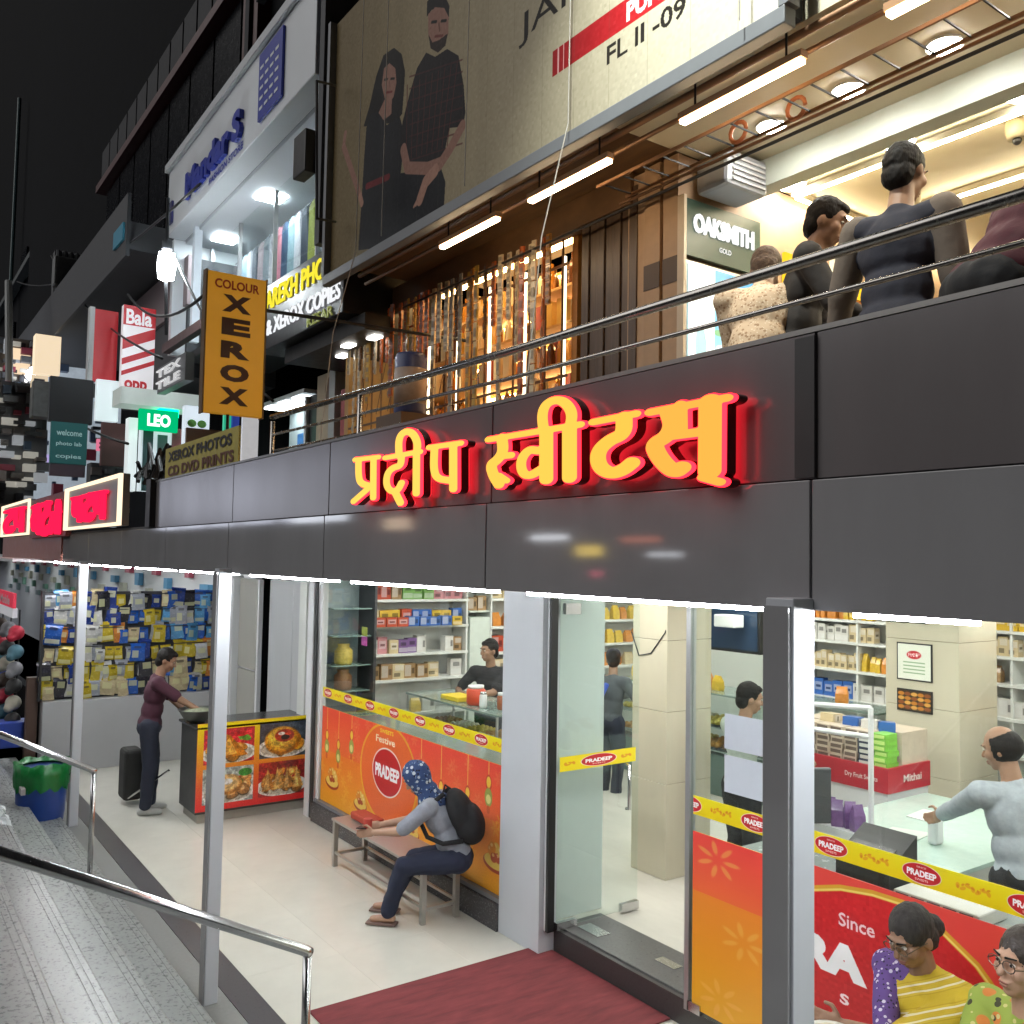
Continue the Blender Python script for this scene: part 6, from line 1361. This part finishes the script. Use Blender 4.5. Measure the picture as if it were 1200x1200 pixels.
# neighbour stall interior beyond the packet rack
ns = thing('neighbour_stall', 'brightly lit neighbouring stall with shelves beyond the packet rack', 'shop', (-16, 3.4, 0))
MB().box(-46, -13.3, 4.8, 4.9, 0, 2.7).build('back_wall', [WHITE], ns); MB().box(-46, -13.28, 1.6, 4.8, 2.68, 2.72).build('ceiling', [WHITE], ns)
NG = lamp('stall_ceiling_glow', (.95, 1, 1), 9)
for x in (-14, -15.4, -16.8, -18.2, -20.5, -23, -26, -30, -35, -40): MB().box(x-.45, x+.45, 2.6, 2.9, 2.655, 2.679).build('ceiling_light', [NG], ns); MB().box(x-.45, x+.45, 3.8, 4.1, 2.655, 2.679).build('ceiling_light', [NG], ns)
for i in range(60): MB().box(-40+.45*i, -39.55+.45*i-.2*(i*5 % 3)*.5, 4.7, 4.79, 1.45+.24*(i*7 % 5), 1.6+.24*(i*7 % 5)+.05*(i % 3)).build('stall_goods', [mat('stall_goods_%d' % (i*3 % 5), [(.3, .4, .4), (.5, .1, .15), (.1, .3, .5), (.5, .5, .4), (.2, .4, .3)][i*3 % 5], .4)], ns)
MB().box(-17, -13.9, 1.7, 1.74, 2.05, 2.25).build('red_header', [mat('red_header', (.55, .03, .06), .4, emit=.4, ecol=(.8, .03, .08))], ns)
MB().box(-17, -13.9, 1.7, 1.76, 1.92, 2.049).build('white_header', [mat('lit_white_header', (.6, .6, .62), .4, emit=.3, ecol=(.8, .8, .85))], ns)
letter('lettering', 'Mobile', (-15.2, 1.699, 2.08), (1.0, 0, 0), (0, 0, .13), WHITE, ns, .004, .03)
MB().box(-19, -13.35, 2.0, 2.1, 0, .9).build('dark_counter', [DKW], ns)
HC = [('red', (.5, .02, .05)), ('teal', (.08, .2, .26)), ('blue', (.08, .1, .3)), ('grey', (.25, .25, .27)), ('black', (.02, .02, .02)), ('cream', (.5, .47, .38)), ('dark brown', (.05, .03, .02))]
for col_, x in enumerate((-13.6, -14.4, -15.3)):
    for i, z in enumerate((1.75, 1.5, 1.28, 1.06, .84, .62)):
        nm, c = HC[(i+col_*3) % 7 if col_ else (0, 1, 3, 4, 5, 4)[i]]; b = MB(); b.ell((x, 1.72, z), (.12, .1, .1), n=12); b.ell((x+.05, 1.66, z-.06), (.08, .06, .06), n=10)
        o = fuse('hanging_soft_bag', b, mat('soft_'+nm, c, .6, bump=.2), .02, None, 1); tag(o, nm+' soft pouch, %s down the %s string at the left stall' % (ORD(i), ('nearest', 'middle', 'farthest')[col_]), 'pouch', nm+' pouches on the %s stall string' % ('nearest', 'middle', 'farthest')[col_])
    tag(MB().tube([(x, 1.75, .6), (x, 1.75, 2.05)], .01).build('hanging_string', [DARKM]), 'dark string carrying pouches at the left stall, %s of three' % ('nearest', 'middle', 'farthest')[col_], 'string')
tag(MB().box(-13.7, -13.35, 1.5, 1.9, .3, .62).build('blue_crate', [mat('blue_crate_plastic', (.03, .07, .4), .4)], bevel=.01), 'blue plastic crate at the foot of the left stall', 'crate')
tag(MB().box(-13.32, -13.2, 1.82, 1.95, 0, 1.2).build('brown_post', [mat('brown_post_wood', (.09, .05, .035), .6)]), 'dark brown post at the street end of the low white wall', 'post')

# ------------------------------------------------------------------ far facade beyond the clothes shop
fb = thing('dark_glass_block', 'tall dark building with a red edged glazed front beyond the clothes shop', 'building', (-20, 4.2, 0))
MB().box(-40, -13.2, 4.9, 14, 0, 32).build('wall', [DKW], fb)
VR = mat('dark_red_band', (.06, .009, .01), .5); PG = mat('pale_panel', (.035, .036, .04), .7, spec=.2)
for z, h in ((12.2, .18), (8.9, .12)): MB().box(-25, -13.0, 4.5, 4.9, z-h, z).build('red_band', [VR], fb)
for i in range(13):
    MB().box(-24.6+.9*i, -23.8+.9*i, 4.55, 4.89, 12.22, 12.95).build('white_panel', [PG], fb)
for i in range(8): MB().box(-24.6+1.45*i, -23.25+1.45*i, 4.7, 4.89, 9.0, 11.95).build('dark_window', [mat('night_window', (.008, .009, .012), .25, spec=.15)], fb)
MB().box(-13.2, -7.6, 4.4, 9, 8.3, 20).build('upper_wall', [DKW], fb)
for x in (-12.9, -12.45): MB().box(x, x+.16, 4.2, 4.4, 8.4, 16).build('red_pipe', [VR], fb)
MB().box(-12.66, -12.5, 4.15, 4.3, 9, 16).build('pale_pipe', [PG], fb)
MB().slab((-10.6, 3.6, 9.5), (1.2, 0, 0), (0, .1, 0), (0, 0, .9)).build('pale_board', [PG], fb)
# canopy slabs and shop signs down the street
can = thing('grey_canopy', 'long grey concrete canopy sloping along the dark building above the red sign', 'canopy', (-18, 3.2, 7))
MB().box(-26, -13.5, 2.9, 4.9, 7.1, 7.5).build('slab', [GREYW], can); MB().box(-26, -13.5, 2.85, 2.9, 7.0, 7.9).build('edge', [mat('canopy_edge_grey', (.05, .053, .06), .6, var=.2)], can)
MB().box(-14.2, -13.6, 2.82, 2.849, 7.25, 7.5).build('blue_patch', [mat('turquoise_patch', (.05, .3, .45), .5)], can)
gw = thing('grey_side_wall', 'grey rendered wall behind the street lamp', 'wall', (-14, 3.6, 5)); MB().box(-16.8, -13.0, 3.6, 4.9, 5.3, 7.0).build('wall', [GREYW], gw); MB().box(-16.9, -12.9, 3.55, 3.62, 6.3, 7.0).build('pinkish_panel', [mat('dusty_pink_panel', (.3, .24, .25), .6)], gw)
def board(name, label, cat, px0, py0, px1, py1, Y, m, th=.1, fr=None):
    a, c = at(px0, py1, Y=Y), at(px1, py0, Y=Y); t = thing(name, label, cat, (a.x, Y, a.z))
    MB().box(a.x, c.x, Y, Y+th, a.z, c.z).build('panel', [m], t)
    if fr: MB().box(a.x-.06, a.x, Y-.02, Y+th, a.z, c.z).build('frame', [fr], t)
    return t, a, c
def blade(name, label, cat, x0, y0, x1, y1, X, m, th=.08, edge=None):
    """sign board standing out from the building, facing along the street"""
    a, c = at(x0, y1, X=X), at(x1, y0, X=X); t = thing(name, label, cat, (X, a.y, a.z))
    MB().box(X-th, X, a.y, c.y, a.z, c.z).build('panel', [m], t)
    if edge: MB().box(X-th-.01, X+.012, a.y-.07, a.y-.001, a.z-.02, c.z+.02).build('edge', [edge], t)
    return t, a, c, c.y-a.y, c.z-a.z
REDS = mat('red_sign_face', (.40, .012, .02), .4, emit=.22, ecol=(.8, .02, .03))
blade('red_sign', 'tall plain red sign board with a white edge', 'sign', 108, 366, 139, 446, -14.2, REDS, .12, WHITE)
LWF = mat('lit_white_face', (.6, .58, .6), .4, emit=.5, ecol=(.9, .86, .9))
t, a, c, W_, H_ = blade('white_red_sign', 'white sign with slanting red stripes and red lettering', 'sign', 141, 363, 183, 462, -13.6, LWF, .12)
for z0, z1 in ((.50, .62), (.33, .40), (.21, .26)):
    b = MB(); X_ = -13.597; P = [(X_, a.y, a.z+H_*z0), (X_, c.y, a.z+H_*(z0+.16)), (X_, c.y, a.z+H_*(z1+.16)), (X_, a.y, a.z+H_*z1)]; b.face(P); b.face([(x-.004, y, z) for x, y, z in P[::-1]]); b.build('red_stripe', [REDS], t)
MB().slab((-13.599, a.y, a.z+H_*.78), (.006, 0, 0), (0, W_, 0), (0, 0, H_*.22)).build('red_field', [REDS], t); letter('lettering', 'Bala', (-13.592, a.y+W_*.08, a.z+H_*.79), (0, W_*.8, 0), (0, 0, H_*.17), LWF, t, .004, .03); letter('lettering', 'opp', (-13.596, a.y+W_*.1, a.z+H_*.03), (0, W_*.7, 0), (0, 0, H_*.14), REDS, t, .004, .04)
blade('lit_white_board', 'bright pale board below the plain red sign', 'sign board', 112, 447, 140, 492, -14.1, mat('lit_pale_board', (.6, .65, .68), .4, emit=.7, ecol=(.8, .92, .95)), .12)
blade('dark_board', 'dark square board with its back to the street', 'board', 57, 446, 110, 493, -12.4, mat('charcoal_board', (.02, .022, .026), .5), .1)
t, a, c, W_, H_ = blade('teal_board', 'teal notice board with pale handwriting under the dark square board', 'notice board', 58, 497, 103, 543, -12.4, mat('teal_board', (.02, .10, .105), .45, emit=.12, ecol=(.05, .3, .3)), .06)
for s_, z, h in (('welcome', .68, .14), ('photo lab', .42, .12), ('copies', .12, .12)): letter('lettering', s_, (-12.399, a.y+W_*.15, a.z+H_*z), (0, W_*.7, 0), (0, 0, H_*h), mat('pale_teal_letter', (.4, .6, .6), .5, emit=.2, ecol=(.5, .8, .8)), t, .004)
blade('dusky_sign', 'dusky purple strip sign under the teal notice board', 'sign', 58, 545, 100, 557, -12.4, mat('dusky_purple', (.12, .09, .12), .5), .06)
t, a, c, W_, H_ = blade('green_lit_sign', 'green glowing shop sign beneath the pale canopy', 'sign', 163, 483, 209, 503, -12.8, lamp('green_sign_glow', (.0, .7, .25), .75), .08); letter('lettering', 'LEO', (-12.798, a.y+W_*.2, a.z+H_*.2), (0, W_*.6, 0), (0, 0, H_*.6), lamp('green_white_letter', (.7, 1, .85), 2), t, .01, .04)
t, a, c = board('grey_letter_sign', 'grey sign with white block letters right of the striped sign', 'sign', 184, 412, 218, 462, 3.0, mat('grey_sign', (.12, .125, .13), .4), .1)
for z, s_ in ((.55, 'TEX'), (.1, 'TILE')): letter('lettering', s_, (a.x+.05, 2.985, a.z+(c.z-a.z)*z), ((c.x-a.x)*.85, 0, 0), (0, 0, (c.z-a.z)*.3), mat('pale_letter', (.6, .6, .62), .4, emit=.5, ecol=(.8, .8, .8)), t, .02, .02)
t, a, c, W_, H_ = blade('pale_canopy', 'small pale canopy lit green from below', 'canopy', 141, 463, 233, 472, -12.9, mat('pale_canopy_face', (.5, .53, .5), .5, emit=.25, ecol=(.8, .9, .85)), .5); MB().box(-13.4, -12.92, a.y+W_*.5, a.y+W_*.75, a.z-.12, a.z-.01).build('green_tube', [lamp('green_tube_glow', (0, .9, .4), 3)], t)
t, a, c, W_, H_ = blade('light_box', 'white light box with green leaf shapes near the vertical sign', 'light box', 215, 478, 246, 520, -11.6, mat('lit_box_face', (.6, .66, .7), .4, emit=.7, ecol=(.8, .9, 1)), .1)
for i in range(2): MB().ell((-11.598, a.y+W_*(.3+.4*i), a.z+H_*.55), (.006, .06, .05), n=10).build('leaf', [mat('leaf_green', (.2, .5, .1), .5)], t)
blade('white_lit_post', 'white lit post left of the green glowing sign', 'post', 148, 490, 162, 575, -13.3, mat('lit_post', (.6, .62, .62), .4, emit=.6, ecol=(.9, 1, 1)), .2)  # post glows to stand in for the light falling on it
t, a, c, W_, H_ = blade('teal_shop_front', 'teal and white shop front under the green glowing sign', 'shop', 163, 505, 232, 575, -13.0, mat('front_white_lit', (.55, .58, .6), .5, emit=.6, ecol=(.8, .95, 1)), .15)  # white wall glows: its lighting is put into the material
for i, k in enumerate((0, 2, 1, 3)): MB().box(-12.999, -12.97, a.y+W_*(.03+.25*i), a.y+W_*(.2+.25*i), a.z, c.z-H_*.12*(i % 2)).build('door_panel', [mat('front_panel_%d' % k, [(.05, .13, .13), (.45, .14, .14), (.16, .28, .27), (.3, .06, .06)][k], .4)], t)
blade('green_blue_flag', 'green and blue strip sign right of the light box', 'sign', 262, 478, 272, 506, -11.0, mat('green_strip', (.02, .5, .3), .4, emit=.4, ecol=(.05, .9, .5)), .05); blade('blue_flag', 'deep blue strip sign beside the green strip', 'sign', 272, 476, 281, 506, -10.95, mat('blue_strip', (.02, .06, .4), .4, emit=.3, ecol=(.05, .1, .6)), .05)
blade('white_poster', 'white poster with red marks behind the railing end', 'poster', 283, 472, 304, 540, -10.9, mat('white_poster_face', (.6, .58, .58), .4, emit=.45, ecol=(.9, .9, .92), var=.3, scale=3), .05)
blade('brown_leaning_board', 'tan board on the fascia end before the light box', 'board', 218, 505, 262, 528, -10.4, mat('tan_board', (.22, .14, .10), .6), .05)
blade('rose_wall', 'rose coloured wall strip beyond the canopy end', 'wall', 118, 497, 147, 545, -14.6, mat('rose_wall_face', (.22, .09, .09), .6), .1)
board('brown_beam', 'dark brown beam slanting above the block letter sign', 'beam', 190, 385, 234, 404, 3.3, mat('brown_beam_paint', (.06, .03, .03), .6), .1)
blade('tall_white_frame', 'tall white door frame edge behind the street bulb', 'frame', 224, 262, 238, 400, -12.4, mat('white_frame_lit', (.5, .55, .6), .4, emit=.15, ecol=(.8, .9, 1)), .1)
# street lamp bulb on a wire
sb = thing('street_bulb', 'bright white bulb glowing on a thin hanging pole over the signs', 'lamp', (-11, 2.8, 6.2))
c_ = at(195, 312, Y=2.8); MB().lathe([(.04, -.17), (.09, -.15), (.105, 0), (.09, .15), (.04, .17)], c_, 16).build('bulb', [lamp('street_bulb_glow', (.9, .97, 1), 110)], sb, smooth=True)
MB().tube([c_+Vector((0, 0, .17)), at(197, 232, Y=2.8)], .02).build('upper_pole', [PG], sb); MB().tube([c_-Vector((0, 0, .17)), at(195, 392, Y=2.8)], .02).build('lower_pole', [PG], sb); MB().lathe([(.06, .2), (.06, .3)], c_, 12).build('socket', [PG], sb)
# netted tower block at far left
tb = thing('netted_tower', 'dark tower under green netting with thin scaffold poles at the far left', 'building', (-40, 6, 0))
MB().box(-80, -27, 6, 16, 0, 45).build('wall', [DKW], tb)
GP_ = mat('green_scaffold', (.05, .1, .1), .5)
for x in (-30, -33.5, -38, -44, -52): MB().tube([(x, 5.6, 0), (x, 5.6, 26)], .09, 8).build('scaffold_pole', [GP_], tb)
for z in (9, 12.5, 16): MB().box(-60, -28, 5.55, 5.95, z, z+.25).build('ledge', [mat('tower_ledge', (.06, .07, .07), .7)], tb)
for i in range(9): MB().box(-58+3.4*i, -56+3.4*i, 5.9, 5.99, 10+(i % 3)*3, 11.6+(i % 3)*3).build('window', [mat('night_window', (.008, .009, .012), .25, spec=.15)], tb)
tag(MB().tube([at(12, 640, Y=2.2), at(10, 330, Y=2.2)], .07, 10).build('grey_pole', [mat('pole_grey', (.3, .32, .32), .5)]), 'tall pale grey pole at the far left edge of the street', 'pole')
# street stalls and fronts receding at the far left
r = random.Random(11)
for i, (x0, y0, x1, y1, X, lit, lab) in enumerate(((-30, 452, 57, 560, -16.5, 0, 'cluttered street stall of stacked goods beside the dark square board'), (-40, 400, 44, 450, -21, 1, 'far balcony with a warm lit window beside the pale pole'),
        (40, 395, 72, 436, -19, 2, 'far warm white lit panel above the dark square board'), (104, 545, 150, 600, -15.2, 0, 'dim stall of small goods behind the red letter sign'), (-30, 560, 40, 600, -18.5, 0, 'dim stall front at the foot of the pale pole'), (60, 300, 100, 395, -24, 3, 'far grey building face with pipes below the green netting'))):
    t, a, c, W_, H_ = blade('street_front', lab, 'shop', x0, y0, x1, y1, X, mat('street_front_%d' % lit, [(.15, .155, .16), (.2, .18, .16), (.6, .5, .35), (.07, .072, .075)][lit], .7, var=.3, scale=2, emit=(0, 0, .9, 0)[lit], ecol=(1, .8, .55)), .3)
    if lit in (0, 1):
        nx, nz = min(16, max(3, int(W_/.15))), min(14, max(3, int(H_/.17)))
        for j in range(nx):
            for k in range(nz):
                if r.random() < .12: continue
                q = r.choice((0, 0, 1, 2, 2, 3, 4, 4, 5, 6)); w0 = W_/nx*r.uniform(.5, 1.5); h0 = H_/nz*r.uniform(.3, .9); y = a.y+W_*j/nx; z = a.z+H_*(k+r.uniform(-.2, .2))/nz
                MB().box(X, X+r.uniform(.05, .25), y, y+w0, z, z+h0).build('stall_goods', [mat('street_goods_%d' % q, [(.4, .42, .44), (.03, .03, .035), (.18, .19, .2), (.45, .08, .12), (.5, .48, .42), (.08, .13, .2), (.25, .22, .2)][q], .5, emit=(.5 if q in (0, 4) else 0))], t)  # pale goods glow: brightness put into their material to lift the dark stalls
    if lit == 1: MB().box(X+.02, X+.06, a.y+W_*.55, a.y+W_*.9, a.z+H_*.3, a.z+H_*.8).build('lit_window', [lamp('far_warm_window', (1, .75, .5), 1.0)], t)
    if lit == 3:
        for j in range(5): MB().tube([(X+.06, a.y+W_*(.1+.2*j), a.z), (X+.06, a.y+W_*(.1+.2*j), c.z)], .05, 6).build('pipe', [mat('street_pipe', (.2, .21, .22), .5)], t)
for i, (x, y, Y, w_, c_, e, l) in enumerate(((24, 448, 2.6, 3.0, (.85, .9, 1), 9, 'long thin pale beam crossing behind the grey pole'), (76, 378, 3.0, .8, (1, .6, .35), 1.2, 'small warm orange lamp panel above the warm white panel'), (28, 405, 3.0, .5, (1, .1, .35), 1.0, 'small pink lamp at the far left'))):  # the pale beam glows as an added light on the stalls
    q = at(x, y, Y=Y); tag(MB().box(q.x-w_/2, q.x+w_/2, Y, Y+.08, q.z-.09, q.z+.09).build('lamp_panel', [lamp('street_panel_%d' % i, c_, e)]), l, 'light')
# small white camera-like cluster and dark figure shape at the canopy end
bd = thing('wire_bundle', 'tangled dark cable bundle at the end of the grey fascia', 'cable bundle', (-8.6, 2.1, 3.5)); 
b = MB(); r = random.Random(4)
for i in range(14):
    p0 = Vector((-8.9+r.random()*.9, 2.0+r.random()*.2, 3.42+r.random()*.1)); b.tube([p0, p0+Vector((r.uniform(-.2, .2), .05, r.uniform(.1, .35))), p0+Vector((r.uniform(-.3, .3), 0, r.uniform(-.02, .2)))], .018, 6)
b.build('cables', [DARKM], bd)

# ------------------------------------------------------------------ assumed lit fronts across the street, added for reflections in the grey cladding
ob = thing('opposite_building', 'dark building row across the street mirrored in the grey cladding', 'building', (-25, -14, 1))
MB().box(-75, -32, -20, -14, 1.2, 14).build('wall', [mat('pale_far_wall', (.3, .3, .33), .7)], ob); MB().box(-31, 8, -20, -14, 1.2, 9).build('wall', [DKW], ob)
for i in range(6): MB().box(-70+6*i, -65+6*i, -14, -13.9, 4.6, 8.2).build('lit_window', [lamp('opposite_window_glow', (.8, .84, 1), 2.6)], ob)  # assumed lit windows, out of view, added to brighten the cladding by reflection
for (x, z, w_, h, c, e, l) in ((-21.5, 3.0, 1.6, .5, (1, .7, .1), 2.5, 'yellow'), (-23.8, 3.5, 2.6, .22, (.9, .95, 1), 4, 'long white'), (-19.5, 3.4, 2.2, .2, (1, .25, .12), 1.6, 'thin red'), (-18.4, 3.0, 1.8, .16, (.9, .95, 1), 3, 'thin white'), (-20.8, 2.4, .6, .25, (1, .1, .2), 2, 'small pink'), (-44, 4.5, 9, 1.6, (.85, .9, 1), 1.8, 'wide pale'), (-34, 4.0, 3, .8, (1, .75, .5), 1.2, 'warm orange')):
    t = thing('lit_sign_board', l+' lit sign across the street, mirrored in the grey fascia', 'sign', (x, -13.8, z)); MB().box(x, x+w_*.7, -13.85, -13.78, z, z+h*.6).build('lit_face', [lamp('opposite_'+l, c, e*2.5)], t); MB().box(x-.05, x+w_+.05, -13.95, -13.851, z-.05, z+h+.05).build('casing', [DARKM], t)  # unseen glowing boards, assumed and added for streaks of reflection in the fascia

# slack cables strung along the old facades
for i, (p0, p1, Y0c, Y1c, sag, l) in enumerate((((20, 330), (235, 215), 3.0, 2.9, .5, 'slack black cable from the grey pole to the white sign corner'), ((60, 300), (190, 420), 3.2, 2.7, .3, 'slack cable falling past the plain red sign'), ((150, 345), (240, 345), 2.8, 2.4, .25, 'short cable looping behind the street bulb'), ((205, 300), (320, 470), 2.9, 3.3, .2, 'thin cable hanging down beside the vertical sign'), ((15, 420), (150, 520), 2.6, 2.3, .3, 'low cable crossing before the teal notice board'))):
    a, c = at(*p0, Y=Y0c), at(*p1, Y=Y1c); tag(MB().tube([a.lerp(c, q/12)-Vector((0, 0, sag*4*(q/12)*(1-q/12))) for q in range(13)], .016, 6).build('cable', [BLACK], smooth=True), l, 'cable')
for i, (x, y) in enumerate(((72, 470), (25, 520), (90, 320))):
    q = at(x, y, X=-15.5-2*i); t = thing('air_conditioner', ('grey air conditioner box behind the dark square board', 'grey air conditioner box beside the pale pole', 'grey air conditioner box under the netted tower')[i], 'air conditioner', q)
    MB().box(q.x-.3, q.x, q.y-.4, q.y+.4, q.z-.28, q.z+.28).build('casing', [mat('unit_casing', (.2, .21, .21), .5, var=.2)], t, bevel=.02); MB().lathe([(.2, 0), (.2, .012)], (q.x, q.y+.1, q.z), 18, ax=(1, 0, 0)).build('fan_grille', [BLACK], t)

r = random.Random(21)  # random lit boards added to brighten the far left
names = ('pale blue', 'cool white', 'pink', 'warm cream', 'sea green', 'lavender')
for i in range(16):
    k = i % 6; x = 4+r.random()*140; y = (432+r.random()*40) if i < 7 else (500+r.random()*75); X = -15.5-r.random()*4; w_ = 7+r.random()*13; h_ = 4+r.random()*11
    t, a, c, W_, H_ = blade('street_light_box', '%s lit street board, %s of a scatter at the far left' % (names[k], ORD(i)), 'light box', x, y, x+w_, y+h_, X, lamp('street_box_'+names[k].replace(' ', '_'), [(.55, .7, 1), (.9, .95, 1), (1, .25, .4), (1, .8, .55), (.3, .9, .7), (.6, .5, .95)][k], .75), .08)
    t['group'] = 'lit boards down the far left street'
    for j in range(2): MB().box(X+.001, X+.006, a.y+W_*.15, a.y+W_*.8, a.z+H_*(.2+.35*j), a.z+H_*(.38+.35*j)).build('print_line', [mat('board_print', (.05, .05, .07), .5)], t)

t, a, c, W_, H_ = blade('bright_far_front', 'broad bright shop front glowing behind the crowded stalls at the far left', 'shop', -40, 425, 165, 612, -23, mat('far_front_glow', (.4, .42, .45), .5, var=.5, scale=3, emit=.35, ecol=(.75, .88, 1)), .3)  # glowing wall added so the gaps between stalls read bright
for i in range(90):
    q = r.randrange(6); y, z = a.y+W_*r.random()*.96, a.z+H_*r.random()*.93; MB().box(-23, -22.9+r.random()*.2, y, y+W_*r.uniform(.01, .07), z, z+H_*r.uniform(.015, .09)).build('shop_display', [mat('far_display_%d' % q, [(.02, .02, .025), (.5, .5, .5), (.4, .06, .1), (.08, .12, .2), (.12, .12, .12), (.5, .4, .2)][q], .5)], t)
